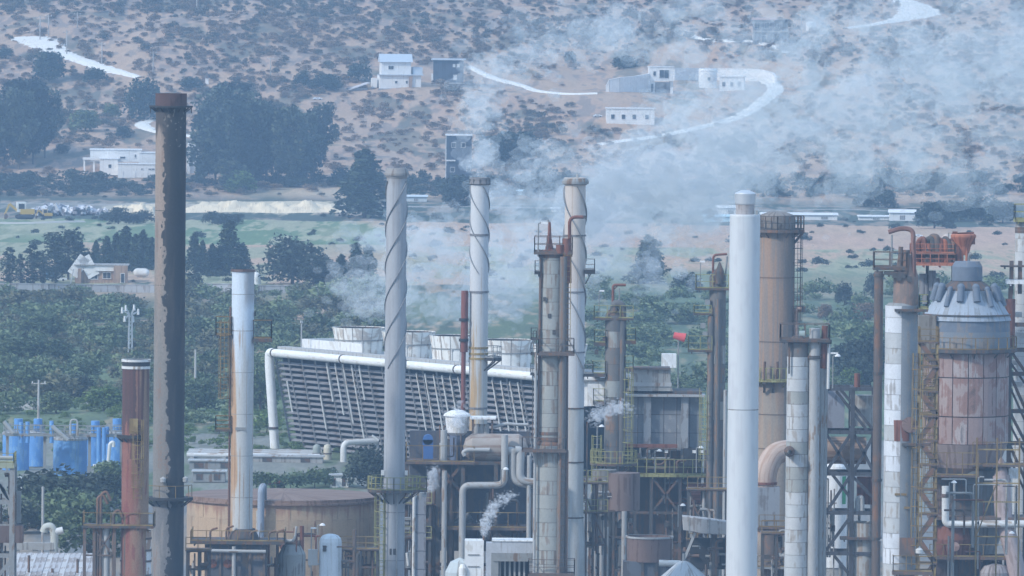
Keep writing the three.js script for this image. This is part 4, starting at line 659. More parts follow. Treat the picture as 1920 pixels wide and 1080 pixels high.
  const FAN = worn([0.88, 0.87, 0.83], [0.62, 0.58, 0.50], { seed: 65, girth: 3, tall: 3, W: 64, H: 64, rusty: 0.18, soot: 0.06, rough: 0.7 }), FAN2 = worn([0.84, 0.83, 0.78], [0.58, 0.52, 0.43], { seed: 66, girth: 3, tall: 3, W: 64, H: 64, rusty: 0.3, soot: 0.06, rough: 0.7 });
  const stave = (r0, r1, y0, y1, a0, a1) => { const g = [], N = 3; for (let i = 0; i < N; i++) { const u = lerp(a0, a1, i / N), v = lerp(a0, a1, (i + 1) / N), q = [polar(r0, u, y0), polar(r0, v, y0), polar(r1, v, y1), polar(r1, u, y1)], s = [polar(r0 - 0.09, u, y0), polar(r0 - 0.09, v, y0), polar(r1 - 0.09, v, y1), polar(r1 - 0.09, u, y1)]; g.push(q[0], q[1], q[2], q[0], q[2], q[3], s[1], s[0], s[3], s[1], s[3], s[2], q[3], q[2], s[2], q[3], s[2], s[3]); } const b = new THREE.BufferGeometry().setFromPoints(g); b.computeVertexNormals(); b.setAttribute('uv', new THREE.Float32BufferAttribute(g.flatMap((p) => [p.x, p.y]), 2)); return b; };
  const lower = [], upper = [], NS = 16; for (let i = 0; i < NS; i++) { const a0 = i / NS * 2 * Math.PI + 0.012, a1 = (i + 1) / NS * 2 * Math.PI - 0.012; lower.push(stave(3.0, 3.12, 0, 1.68, a0, a1)); upper.push(stave(3.12, 3.42, 1.8, 3.35, a0, a1)); }
  [673, 766, 856, 951, 1050].forEach((px, f) => {
    let lo = 0, hi = L + 4; for (let i = 0; i < 30; i++) { const u = (lo + hi) / 2, q = V(u, H + 3, -6.4).applyAxisAngle(V(0, 1, 0), ry).add(a); if (proj(q)[0] < px) lo = u; else hi = u; }
    const s = new THREE.Group(); s.name = 'fan_stack'; s.position.set(lo, H + 0.35, -6.4); t.add(s);
    for (let i = 0; i < NS; i++) { mesh('panel', lower[i], (i * 7 + f) % 3 ? FAN : FAN2, s); mesh('panel', upper[i], (i * 5 + f) % 4 ? FAN : FAN2, s); }
    new MB().lathe([[2.9, 0], [2.98, 1.6], [3.0, 3.3]], 0, 0, 32).build('liner', M.darkSteel, s); new MB().lathe([[3.1, 1.66], [3.2, 1.66], [3.2, 1.82], [3.1, 1.82]], 0, 0, 32).build('hoop', M.greySteel, s);
    const hub = new MB().cyl(0, 1.2, 0, 0.5, 0.5, 0.8, 16); for (let b = 0; b < 6; b++) hub.bar(polar(0.4, b, 1.7), polar(2.8, b, 1.75), 0.4, 0.08); hub.build('fan', M.darkSteel, s);
  });
  for (const [u, h] of [[4.5, 3.6], [20, 1.6], [31, 1.6], [42, 1.6], [52, 1.6]]) new MB().rod(V(u, H + 0.6, -1.4), V(u, H + 0.6 + h, -1.4), 0.09, 8).box(u, H + 0.6 + h, -1.4, 0.3, 0.3, 0.3).build(u < 5 ? 'lamp_post' : 'valve_stem', M.pipeGrey, t);
}
// blue tanks on the left
const BLUE = worn([0.11, 0.29, 0.62], [0.18, 0.36, 0.62], { seed: 71, girth: 10, tall: 8, soot: 0.08, rusty: 0.25, W: 128, H: 128, rough: 0.5 });
[[30, 50, 1052, 812, 'left blue tank of the row, cut by the grey frame'], [68, 34, 1060, 812, 'narrow blue tank second from the left'], [132, 64, 1040, 822, 'widest blue tank in the middle of the row'], [176, 30, 1062, 816, 'narrow blue tank right of the widest one'], [216, 36, 1054, 812, 'blue tank at the right, beside the rust red stack']].forEach(([px, w, d, y, l], i) => {
  const t = base('blue_tank', l, 'tank', px, y, d), R = w * t.m / 2, H = t.up(y);
  new MB().lathe([[R, 0], [R, H]], 0, 0, 40).build('shell', BLUE, t); new MB().lathe([[R + 0.06, H - 0.16], [R + 0.06, H + 0.1], [R * 0.5, H + 0.4], [0.02, H + 0.5]], 0, 0, 40).build('roof', worn([0.42, 0.44, 0.46], [0.3, 0.28, 0.26], { seed: 72 + i, W: 32, H: 32 }), t);
  bands(t, 'seam', () => R, [H * 0.34, H * 0.67], BLUE, { proud: 0.025, t: 0.07 });
  new MB().cyl(R * 0.2, H + 0.3, R * 0.3, 0.55, 0.55, 1.5, 16).build('hatch', BLUE, t);
  const rb = new MB(); railRun(rb, Array.from({ length: 13 }, (_, k) => polar(R - 0.1, k / 12 * 6.283, H + 0.1)), 1.0, { post: 0.06, rail: 0.05 }); rb.build('railing', M.greySteel, t);
});
{ const t = base('pipe_bridge', 'catwalk of grey pipes and rails over the tops of the blue tanks', 'walkway', 120, 812, 1036), X = (c) => t.x(c), h = t.up(815); slab(t, X(10), X(232), -0.5, 0.7, h, { deck: M.greySteel, rail: M.greySteel, h: 1.1, sides: 'ns' });
  for (const c of [14, 84, 168, 228]) new MB().box(X(c), h / 2, 0, 0.35, h, 0.35).build('column', M.greySteel, t);
  new MB().rod(V(X(98), t.up(798), 1), V(X(128), t.up(824), 1), 0.26).build('chute', M.pipeGrey, t); new MB().rod(V(X(8), t.up(790), 1), V(X(26), t.up(812), 1), 0.24).build('chute', M.pipeGrey, t);
  new MB().tube([V(X(176), t.up(872), 1.4), V(X(204), t.up(870), 1.4), V(X(207), t.up(830), 1.4), V(X(214), t.up(826), 1.4), V(X(214), t.up(836), 1.4)], 0.22, 10, 0.6).build('pipe', M.pipeWhite, t); new MB().tube([V(X(133), h, 1), V(X(133), t.up(786), 1), V(X(146), t.up(786), 1), V(X(146), h, 1)], 0.12, 8, 0.6).build('pipe', M.pipeGrey, t);
  for (const [c, y] of [[40, 792], [52, 791], [97, 789], [201, 799]]) new MB().rod(V(X(c), h - 1, 0.4), V(X(c), t.up(y), 0.4), 0.26, 12).build('blue_pot', BLUE, t);
  for (const c of [186, 196]) new MB().rod(V(X(c), 0, 1.2), V(X(c), t.up(800), 1.2), 0.26, 12).build('blue_riser', BLUE, t); }
{ const t = base('pipe_bundle', 'bundle of white pipes lying in front of the blue tanks', 'pipes', 60, 908, 1010); for (let i = 0; i < 5; i++) new MB().rod(V(t.x(16), 0.5 + (i % 2) * 0.7, -i * 1.2), V(t.x(88 - i * 5), 0.5 + (i % 2) * 0.7, -i * 1.2), 0.42, 14).build('pipe', M.pipeWhite, t); for (const c of [30, 74]) new MB().box(t.x(c), 0.05, -2.4, 0.5, 0.3, 6).build('sleeper', M.concrete, t); }
// brown storage tank
{ const d = 855, t = base('storage_tank', 'large tan brown storage tank with a rusty rim behind the stacks', 'storage tank', 531, 930, d), R = 361 * t.m / 2, H = t.up(927);
  const skin = paint(1024, 512, (u, v) => { const a = u * 6.2832, x = Math.cos(a) * 9, z = Math.sin(a) * 9, y = v * H, f = fbm3(x * 0.25, y * 0.25, z * 0.25, 4), run = fbm3(x * 1.6, y * 0.06, z * 1.6, 3), g = n3(x * 4, y * 4, z * 4), course = Math.floor(v * 5 + 1e-4), top = smoothstep(v, 0.86, 0.93); let c = mix3([0.46, 0.33, 0.215], [0.40, 0.30, 0.205], smoothstep(f, -0.2, 0.3)); c = mix3(c, [0.25, 0.135, 0.08], smoothstep(run + f * 0.3, 0.15, 0.5) * 0.6); c = mix3(c, [0.30, 0.16, 0.11], smoothstep(v + run * 0.14, 0.84, 0.93) * 0.7); const k = 1 + 0.06 * ((course * 37) % 5 - 2) / 2 + 0.08 * g; return c.map((q) => q * k); });
  const SEAM = plain(0.34, 0.24, 0.165, 0.9), g = latheG([[R, 0], [R, H]], 72, true); mesh('shell', g, new THREE.MeshStandardMaterial({ map: skin, roughness: 0.85 }), t);
  new MB().lathe([[R + 0.02, H - 0.5], [R + 0.3, H - 0.5], [R + 0.3, H - 0.3], [R + 0.08, H - 0.3], [R + 0.08, H], [R * 0.5, H + 0.12], [0.03, H + 0.2]], 0, 0, 72).build('roof', worn([0.24, 0.15, 0.11], [0.32, 0.26, 0.22], { seed: 81, girth: 16, tall: 8, W: 128, H: 64 }), t);
  bands(t, 'seam', () => R, [H * 0.2, H * 0.4, H * 0.6, H * 0.8], SEAM, { proud: 0.02, t: 0.07 });
  for (let k = -5; k <= 5; k++) new MB().box(Math.sin(k * 0.26 + 0.1) * (R + 0.02), H * (0.9 - 0.2 * ((k + 10) % 2)), Math.cos(k * 0.26 + 0.1) * (R + 0.02), 0.05, H * 0.2 - 0.12, 0.03, k * 0.26 + 0.1).build('vertical_seam', k === 1 ? M.rustRed : SEAM, t);
  const pb = new MB().tube([V(t.x(495), 0, R + 0.6), V(t.x(495), t.up(915) + 0.4, R + 0.6), V(t.x(499), t.up(915) + 0.9, R + 0.2), V(t.x(499), H - 0.2, R - 0.9)], 0.34, 14, 0.5).build('fill_pipe', worn([0.30, 0.36, 0.44], [0.26, 0.22, 0.2], { seed: 82, W: 32, H: 64 }), t); new MB().rod(V(t.x(489), 0, R + 0.5), V(t.x(489), H - 1, R + 0.5), 0.16).build('drain_pipe', M.pipeGrey, pb);
  for (const k of [0.02, 0.12]) new MB().box(Math.sin(k) * (R + 0.04), H * 0.55, Math.cos(k) * (R + 0.04), 0.5, 0.5, 0.1, k).build('plate', M.rustRed, t); }
// ---------------------------------------------------------------- stacks
function skinned(fn, tall, W = 256, H = 1024, rough = 0.85) { return new THREE.MeshStandardMaterial({ map: paint(W, H, (u, v) => { const a = u * 2 * Math.PI; return fn(u < 0.5 ? u * 360 : u * 360 - 360, v * tall, Math.cos(a), Math.sin(a)); }), roughness: rough }); }
{ // tall sooty stack
  const t = base('stack', 'tall dark stack with black soot peeling off pale brown paint', 'chimney stack', 321, 175, 800), R = 28.5 * t.m, H = t.up(175), q = t.up(932);
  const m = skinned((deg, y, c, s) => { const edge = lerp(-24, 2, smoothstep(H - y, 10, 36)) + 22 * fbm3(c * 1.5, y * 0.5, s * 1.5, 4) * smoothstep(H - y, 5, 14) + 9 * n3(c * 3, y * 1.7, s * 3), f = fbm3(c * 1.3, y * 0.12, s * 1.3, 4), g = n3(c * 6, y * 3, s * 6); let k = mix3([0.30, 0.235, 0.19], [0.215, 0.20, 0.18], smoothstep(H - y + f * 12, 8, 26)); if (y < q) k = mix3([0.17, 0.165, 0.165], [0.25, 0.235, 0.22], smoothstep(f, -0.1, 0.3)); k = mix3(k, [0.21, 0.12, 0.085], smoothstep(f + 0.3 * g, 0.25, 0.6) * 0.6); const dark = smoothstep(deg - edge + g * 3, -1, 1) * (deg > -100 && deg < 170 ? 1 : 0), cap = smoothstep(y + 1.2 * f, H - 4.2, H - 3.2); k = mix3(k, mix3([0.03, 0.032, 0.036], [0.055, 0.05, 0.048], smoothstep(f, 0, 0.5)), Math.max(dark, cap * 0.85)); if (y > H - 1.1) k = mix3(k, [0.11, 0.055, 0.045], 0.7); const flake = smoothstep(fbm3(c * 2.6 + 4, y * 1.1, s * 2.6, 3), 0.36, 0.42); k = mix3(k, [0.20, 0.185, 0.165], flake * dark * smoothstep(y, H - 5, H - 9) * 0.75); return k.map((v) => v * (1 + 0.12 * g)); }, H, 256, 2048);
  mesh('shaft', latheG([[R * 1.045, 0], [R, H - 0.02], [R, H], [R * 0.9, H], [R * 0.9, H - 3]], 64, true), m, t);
  new MB().lathe([[R, H - 1.2], [R + 0.06, H - 1.15], [R + 0.06, H], [R - 0.05, H]], 0, 0, 48).build('rim', worn([0.10, 0.05, 0.045], [0.06, 0.05, 0.05], { seed: 91, W: 64, H: 64 }), t);
  ringPlatform(t, t.up(198), R, R + 0.62, 0, 360, { deck: M.black, rail: null, t: 0.16 }); for (const a of [-95, -85, 82, 95]) new MB().bar(polar(R + 0.5, a * RAD, t.up(200)), polar(R + 0.5, a * RAD, t.up(212)), 0.07).build('hook', M.darkSteel, t);
  ringPlatform(t, t.up(932), R * 1.03, R + 0.9, 0, 360, { deck: M.black, rail: null, t: 0.25 }); const rb = new MB(); railRun(rb, [-60, -20, 20, 60, 100].map((a) => polar(R + 0.8, a * RAD, t.up(931))), 1.1, { rails: 1, toe: 0 }); rb.build('railing', M.ochre, t);
  bands(t, 'seam', () => R * 1.01, [12, 19, 26, 33, 40].map((y) => y), M.black, { proud: 0.012, t: 0.05 });
  for (const [c, y] of [[306, 898], [347, 898]]) { const x = t.x(c, y); new MB().lathe([[0.02, -0.3], [0.25, -0.2], [0.28, 0.15], [0.02, 0.32]], 0, 0, 12).build('lamp_globe', M.pipeGrey, t).position.set(x, t.up(y), Math.sqrt(Math.max(0, (R + 0.35) ** 2 - x * x))); }
}
{ // rust red stack
  const t = base('stack', 'rust red stack with a grey rim and yellow caged ladder', 'chimney stack', 255, 680, 790), R = 25.5 * t.m, H = t.up(676), b = t.up(985);
  const m = skinned((deg, y, c, s) => { const f = fbm3(c * 1.4, y * 0.22, s * 1.4, 4), run = fbm3(c * 4, y * 0.07, s * 4, 3), g = n3(c * 8, y * 4, s * 8); let k = mix3([0.25, 0.105, 0.075], [0.29, 0.185, 0.12], smoothstep(deg + f * 50, -30, 25)); k = mix3(k, [0.20, 0.05, 0.045], smoothstep(f * 0.8 + run * 0.5 - deg * 0.002, 0.12, 0.4) * 0.75); k = mix3(k, [0.085, 0.045, 0.04], smoothstep(y + 3 * run + 1.5 * f, b + 8.4, b + 5.4) * smoothstep(Math.abs(deg - 48) + 26 * f, 44, 20)); k = mix3(k, [0.11, 0.05, 0.045], smoothstep(y + 4 * f, b + 6.5, b + 4) * smoothstep(run, -0.25, 0.25)); return k.map((v) => v * (1 + 0.12 * g)); }, H, 256, 1024);
  mesh('shaft', latheG([[R, 0], [R, H], [R * 0.9, H], [R * 0.9, H - 2]], 48, true), m, t);
  new MB().lathe([[R, H - 0.75], [R + 0.08, H - 0.75], [R + 0.08, H - 0.5], [R, H - 0.5]], 0, 0, 48).lathe([[R, H - 0.1], [R + 0.1, H - 0.1], [R + 0.1, H + 0.12], [R - 0.12, H + 0.12]], 0, 0, 48).build('rim', M.pipeWhite, t); new MB().lathe([[R + 0.02, H - 0.5], [R + 0.02, H - 0.1]], 0, 0, 48).build('neck', M.black, t);
  ladder(t, t.x(261), R + 0.35, t.up(935), t.up(785), 0, { mat: M.ochre, w: 0.75, cage: 1.2 }); new MB().box(t.x(253), t.up(797), R + 0.5, 0.8, 1.4, 0.06).build('ladder_gate', M.ochre, t); ringPlatform(t, t.up(815), R, R + 0.5, -95, 20, { deck: M.black, rail: null, t: 0.3 });
  const bt = base('drum_furnace', 'white wrapped furnace drum under the rust red stack with rusty platform', 'furnace', 255, 985, 791), w = (c) => bt.x(c, 1000);
  const dr = [[1.42, 0], [1.42, b - 0.5]]; new MB().lathe(dr, 0, 0, 40).build('drum', worn([0.70, 0.70, 0.69], [0.36, 0.24, 0.17], { seed: 93, girth: 9, tall: 6, rusty: 0.45, streak: 0.4 }), bt); bands(bt, 'hoop', () => 1.42, [b - 1.2, b - 2.3, b - 3.3, b - 4.6, b - 6], M.brownSteel, { proud: 0.06, t: 0.18 });
  slab(bt, w(155), w(290), -1.9, 1.8, b + 0.02, { deck: M.darkSteel, rail: M.ochre, h: 1.2, sides: 'esw', rails: 1, t: 0.22 });
  for (const [c, y] of [[184, 932], [190, 926], [214, 960], [236, 965]]) new MB().tube([V(w(c), 0, 1.2), V(w(c), bt.up(y), 1.2), V(w(c) + 0.5, bt.up(y) + 0.3, 1.2), V(w(c) + 0.9, bt.up(y + 12), 1.2)], 0.15, 8, 0.3).build('pipe', M.brownSteel, bt);
  for (const c of [160, 178, 216]) new MB().box(w(c), b / 2, 1.3, 0.28, b - 0.3, 0.28).build('column', M.brownSteel, bt); for (const [c0, y0, c1, y1] of [[178, 990, 216, 1045], [216, 990, 178, 1045], [160, 1040, 216, 1040]]) new MB().bar(V(w(c0), bt.up(y0), 1.3), V(w(c1), bt.up(y1), 1.3), 0.14).build('brace', M.brownSteel, bt);
  new MB().rod(V(w(200), 0, 0.9), V(w(200), b - 0.2, 0.9), 0.34, 12).build('riser', M.pipeGrey, bt);
}
{ // pale rusty stack
  const t = base('stack', 'pale white stack streaked with orange rust and side ladder', 'chimney stack', 456, 510, 818), R = 21 * t.m, H = t.up(507);
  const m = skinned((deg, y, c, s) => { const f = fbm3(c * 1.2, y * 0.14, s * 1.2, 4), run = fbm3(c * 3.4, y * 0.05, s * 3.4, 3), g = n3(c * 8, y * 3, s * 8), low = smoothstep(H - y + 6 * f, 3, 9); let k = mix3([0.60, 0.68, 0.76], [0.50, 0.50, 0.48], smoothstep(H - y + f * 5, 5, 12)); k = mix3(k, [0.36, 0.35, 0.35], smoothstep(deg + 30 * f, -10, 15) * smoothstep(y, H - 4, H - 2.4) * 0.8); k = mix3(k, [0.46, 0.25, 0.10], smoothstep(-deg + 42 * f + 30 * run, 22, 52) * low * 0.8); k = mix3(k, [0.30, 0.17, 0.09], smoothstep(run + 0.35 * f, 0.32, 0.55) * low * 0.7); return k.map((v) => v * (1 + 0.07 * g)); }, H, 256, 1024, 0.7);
  mesh('shaft', latheG([[R, 0], [R, H - 0.7], [R * 1.02, H - 0.02], [R, H], [R * 0.9, H], [R * 0.9, H - 2]], 48, true), m, t);
  new MB().lathe([[R, H - 0.12], [R + 0.12, H - 0.1], [R + 0.12, H + 0.1], [R - 0.1, H + 0.12]], 0, 0, 40).build('cap', worn([0.16, 0.11, 0.10], [0.22, 0.14, 0.11], { seed: 94, W: 32, H: 32 }), t); bands(t, 'seam', () => R, [8, 12, 16, 20, 24, 28, 31.5], M.greySteel, { proud: 0.012, t: 0.05 });
  const pr = { deck: M.darkSteel, rail: M.ochre, h: 1.75, rails: 3 };
  slab(t, R * 0.9, R + 1.75, -0.8, 0.8, t.up(634), { ...pr, t: 0.34, rails: 1 }); slab(t, -R - 1.55, -R * 0.9, -0.5, 0.7, t.up(628), { ...pr, t: 0.12 }); slab(t, -R - 1.5, -R * 0.9, -0.5, 0.7, t.up(805), { ...pr, h: 1.3, t: 0.2 });
  ladder(t, -R - 0.65, 0.35, t.up(748), t.up(600), 0, { w: 0.7, cage: 0.1, hoop: 2, mat: M.ochre }); new MB().rod(V(-R - 0.12, 0, 0.25), V(-R - 0.12, t.up(575), 0.25), 0.1).build('conduit', worn([0.16, 0.085, 0.06], [0.2, 0.13, 0.09], { seed: 95, W: 32, H: 64 }), t);
  new MB().box(R + 0.1, t.up(588), 0.3, 0.14, 0.4, 0.2).build('bracket', M.black, t); new MB().box(-0.1, t.up(803), R + 0.02, 1.0, 0.3, 0.06).build('name_plate', M.greySteel, t);
  const f = base('furnace', 'dark box furnace carrying the pale rusty stack with pipe platform', 'furnace', 440, 1010, 819), x = (c) => f.x(c, 1010), h = f.up(1012);
  new MB().box((x(385) + x(500)) / 2, h / 2 - 0.2, -1.2, x(500) - x(385), h - 0.4, 5).build('casing', worn([0.10, 0.105, 0.12], [0.20, 0.14, 0.10], { seed: 96, girth: 8, tall: 8, rusty: 0.35 }), f); for (const c of [388, 414, 440, 470, 496]) new MB().box(x(c), h / 2, 1.36, 0.22, h - 0.5, 0.18).build('stiffener', M.brownSteel, f);
  slab(f, x(358), x(535), -3.6, 2.2, h, { deck: M.darkSteel, rail: M.ochre, h: 1.0, sides: 'sew', rails: 1, t: 0.3 }); new MB().rod(V(x(362), h - 0.9, 2.3), V(x(500), h - 0.95, 2.3), 0.17).build('pipe', M.pipeGrey, f); new MB().rod(V(x(440), 0, 2.0), V(x(440), h - 0.5, 2), 0.2).build('pipe', M.pipeGrey, f);
  new MB().lathe([[1.5, h], [1.5, h + 0.3], [1.12, h + 1.1]], x(456), 0, 32).build('breeching', M.darkSteel, f); for (const c of [400, 428]) new MB().lathe([[0.02, 0], [0.42, 0.05], [0.42, 0.12], [0.02, 0.14]], 0, 0, 20).build('burner_plate', M.rustRed, f).applyMatrix4(new THREE.Matrix4().makeRotationX(Math.PI / 2).setPosition(x(c), h * 0.72, 1.32));
  for (const c of [395, 425, 470, 505, 520]) new MB().tube([V(x(c), h, 1.2), V(x(c), h + 0.7 + (c % 7) * 0.1, 1.2), V(x(c) + 0.7, h + 0.9 + (c % 7) * 0.1, 1.2)], 0.1, 8, 0.3).build('vent', M.brownSteel, f);
}
// spiral straked stacks
function strake(R, y0, y1, pitch, a0, out, hand, mat, parent) {   // a helical fin
  const n = Math.ceil((y1 - y0) / 0.22), pos = [], idx = [], q = 0.05; for (let i = 0; i <= n; i++) { const y = lerp(y0, y1, i / n), a = a0 * RAD + hand * (y1 - y) / pitch * 2 * Math.PI; for (const [r, d] of [[R - 0.02, q], [R + out, q], [R + out, -q], [R - 0.02, -q]]) pos.push(...polar(typeof R === 'number' ? r : r, a, y + d).toArray()); }
  for (let i = 0; i < n; i++) for (let k = 0; k < 4; k++) { const a = i * 4 + k, b = i * 4 + (k + 1) % 4; hand > 0 ? idx.push(a, a + 4, b, b, a + 4, b + 4) : idx.push(a, b, a + 4, b, b + 4, a + 4); }
  let g = new THREE.BufferGeometry(); g.setAttribute('position', new THREE.Float32BufferAttribute(pos, 3)); g.setIndex(idx); g = g.toNonIndexed(); g.computeVertexNormals(); g.setAttribute('uv', new THREE.Float32BufferAttribute(new Float32Array(g.attributes.position.count * 2), 2)); mesh('strake', g, mat, parent);
}
const FIN = worn([0.22, 0.235, 0.25], [0.17, 0.16, 0.16], { seed: 101, girth: 1, tall: 4, W: 16, H: 64 }), RING = worn([0.22, 0.22, 0.23], [0.16, 0.13, 0.12], { seed: 102, W: 32, H: 32 });
{ const t = base('spiral_stack', 'grey spiral stack standing alone left of the others, tallest of three', 'chimney stack', 744, 318, 830), R = 19.5 * t.m, H = t.up(315), b = t.up(905);
  const m = skinned((deg, y, c, s) => { const f = fbm3(c * 1.2, y * 0.1, s * 1.2, 4), run = fbm3(c * 4, y * 0.05, s * 4, 3), g = n3(c * 8, y * 3, s * 8); let k = mix3([0.38, 0.39, 0.405], [0.32, 0.325, 0.34], smoothstep(f + run * 0.5, -0.2, 0.35)); k = mix3(k, [0.27, 0.255, 0.25], smoothstep(run, 0.34, 0.6) * 0.5 + smoothstep(y + f, H - 1.9, H - 1.2) * 0.7); return k.map((v) => v * (1 + 0.05 * g)); }, H, 256, 1024, 0.75);
  mesh('shaft', latheG([[R * 1.06, 0], [R * 0.96, H - 1.0], [R * 1.04, H - 0.9], [R * 1.06, H - 0.6], [R * 0.98, H], [R * 0.85, H], [R * 0.85, H - 2]], 48, true), m, t);
  new MB().lathe([[R, H - 0.75], [R + 0.18, H - 0.72], [R + 0.18, H - 0.5], [R + 0.02, H - 0.1], [R - 0.05, H]], 0, 0, 40).build('rim', worn([0.30, 0.29, 0.28], [0.22, 0.2, 0.19], { seed: 103, W: 32, H: 32 }), t);
  for (const a of [0, 120, 240]) strake(R * 0.97, t.up(690), H - 1.3, 11.2, a + 62, 0.13, -1, FIN, t);
  const pl = { deck: M.darkSteel, rail: M.yellow, h: 1.25 }; ringPlatform(t, t.up(917), R, R + 1.6, 0, 360, { ...pl, t: 0.25, post: 0.1 }); slab(t, R, R + 2.2, -1, 0.8, t.up(918), { ...pl, sides: 'nse', t: 0.2 }); ladder(t, -R - 0.35, 0.6, 0, t.up(918), 0, { w: 0.85, mat: M.yellow, cage: 2, hoop: 1.6 });
  new MB().box(0.1, t.up(1033), R * 1.05, 0.28, 0.6, 0.06).box(-0.28, t.up(1033), R * 1.05 - 0.02, 0.2, 0.6, 0.06).build('hatch', M.darkSteel, t); new MB().box(-R * 1.1, t.up(886), 0.4, 0.35, 0.5, 0.35).box(R * 1.15, t.up(886), 0.4, 0.3, 0.45, 0.3).build('lamp', M.pipeWhite, t); bands(t, 'seam', () => R * 1.04, [t.up(960), t.up(1050)], RING, { proud: 0.015 });
  new MB().rod(V(0.32, 0, R + 0.25), V(0.32, t.up(920), R + 0.25), 0.06).build('conduit', M.pipeGrey, t); }
{ const t = base('spiral_stack', 'slimmest spiral stack, middle of three, with rust yellow foot', 'chimney stack', 900, 335, 880), R = 17 * t.m, H = t.up(333);
  const m = skinned((deg, y, c, s) => { const f = fbm3(c * 1.2, y * 0.12, s * 1.2, 4), run = fbm3(c * 4, y * 0.05, s * 4, 3), g = n3(c * 8, y * 3, s * 8), low = smoothstep(H - y + 5 * f + 4 * run, 8, 24); let k = mix3([0.56, 0.57, 0.58], [0.48, 0.47, 0.44], low); k = mix3(k, [0.46, 0.30, 0.13], smoothstep(low * 0.7 + run * 0.7 + f * 0.5 - 0.004 * deg, 0.55, 1.0) * 0.85); k = mix3(k, [0.24, 0.15, 0.10], smoothstep(run + f * 0.4, 0.3, 0.6) * low * 0.6); return k.map((v) => v * (1 + 0.06 * g)); }, H, 256, 1024, 0.75);
  mesh('shaft', latheG([[R * 1.05, 0], [R, H - 0.6], [R * 1.1, H - 0.4], [R, H], [R * 0.85, H], [R * 0.85, H - 2]], 40, true), m, t);
  new MB().lathe([[R, H - 0.75], [R + 0.2, H - 0.65], [R + 0.1, H - 0.3], [R + 0.1, H], [R - 0.05, H + 0.02]], 0, 0, 40).build('rim', RING, t); for (let k = 0; k < 10; k++) new MB().box(Math.sin(k * 0.628) * (R + 0.14), H - 0.45, Math.cos(k * 0.628) * (R + 0.14), 0.06, 0.6, 0.12, k * 0.628).build('gusset', M.darkSteel, t);
  for (const a of [0, 120, 240]) strake(R, t.up(512), H - 0.9, 9.6, a + 20, 0.13, 1, FIN, t); bands(t, 'ring', () => R * 1.01, [t.up(440), t.up(547), t.up(765)], RING, { proud: 0.08, t: 0.2 });
  ringPlatform(t, t.up(670), R, R + 1.5, 40, 140, { deck: M.black, rail: M.greySteel, h: 1.15, t: 0.3 }); bands(t, 'clamp', () => R * 1.03, [t.up(652), t.up(663), t.up(672)], M.ochre, { proud: 0.05, t: 0.2 });
  new MB().rod(V(t.x(872), 0, 0.6), V(t.x(872), t.up(660), 0.6), 0.24, 12).rod(V(t.x(873), t.up(660), 0.6), V(t.x(873.5), t.up(545), 0.6), 0.38, 14).build('red_downcomer', worn([0.22, 0.075, 0.06], [0.14, 0.06, 0.05], { seed: 104, W: 32, H: 128 }), t); for (const y of [602, 640]) new MB().cyl(t.x(872), t.up(y), 0.6, 0.5, 0.5, 0.3, 12).build('clamp', M.black, t); }
{ const t = base('spiral_stack', 'cream spiral stack behind the railed column, right of three', 'chimney stack', 1079, 336, 848), R = 20.5 * t.m, H = t.up(333);
  const m = skinned((deg, y, c, s) => { const f = fbm3(c * 1.2, y * 0.12, s * 1.2, 4), run = fbm3(c * 4, y * 0.05, s * 4, 3), g = n3(c * 8, y * 3, s * 8), mid = smoothstep(y, t.up(780), t.up(740)) * smoothstep(y, t.up(540), t.up(600)); let k = mix3([0.52, 0.52, 0.52], [0.56, 0.49, 0.43], mid * 0.9); if (y < t.up(766)) k = mix3([0.45, 0.46, 0.45], [0.39, 0.385, 0.365], smoothstep(f, -0.2, 0.3)); k = mix3(k, [0.40, 0.29, 0.21], smoothstep(run + f * 0.4, 0.25, 0.6) * 0.55); return k.map((v) => v * (1 + 0.06 * g)); }, H, 256, 1024, 0.75);
  const k = t.up(1000); mesh('shaft', latheG([[R * 1.25, 0], [R * 1.2, k - 1], [R, k + 2], [R * 0.94, H - 0.8], [R * 1.1, H - 0.6], [R * 1.1, H - 0.2], [R, H], [R * 0.85, H], [R * 0.85, H - 2]], 48, true), m, t);
  new MB().lathe([[R, H - 0.7], [R + 0.24, H - 0.6], [R + 0.24, H - 0.35], [R + 0.1, H - 0.1], [R - 0.05, H]], 0, 0, 40).build('rim', M.greySteel, t); new MB().cyl(0.2, H, 0, 0.12, 0.1, 0.35, 8).build('vent', M.pipeGrey, t);
  for (const a of [0, 120, 240]) strake(R * 0.985, t.up(690), H - 0.9, 12.4, a + 10, 0.14, 1, FIN, t); bands(t, 'ring', () => R * 1.0, [t.up(441), t.up(547), t.up(660)], RING, { proud: 0.04, t: 0.14 }); bands(t, 'flange', () => R * 1.01, [t.up(765), t.up(866), t.up(970)], M.darkSteel, { proud: 0.04, t: 0.14 });
  slab(t, R * 0.9, R + 0.95, 0, 0.9, t.up(505), { deck: M.black, rail: M.greySteel, t: 0.42, h: 1.05, sides: 'nse' }); new MB().bar(V(R, t.up(532), 0.4), V(R + 0.5, t.up(513), 0.4), 0.12).build('bracket', M.darkSteel, t); slab(t, R * 0.9, R + 0.9, -0.2, 0.7, t.up(700), { deck: M.black, rail: M.greySteel, h: 0.9, t: 0.3, sides: 'nse' }); new MB().rod(V(R + 0.3, 0, 0.3), V(R + 0.3, t.up(790), 0.3), 0.09).build('conduit', M.darkSteel, t); }
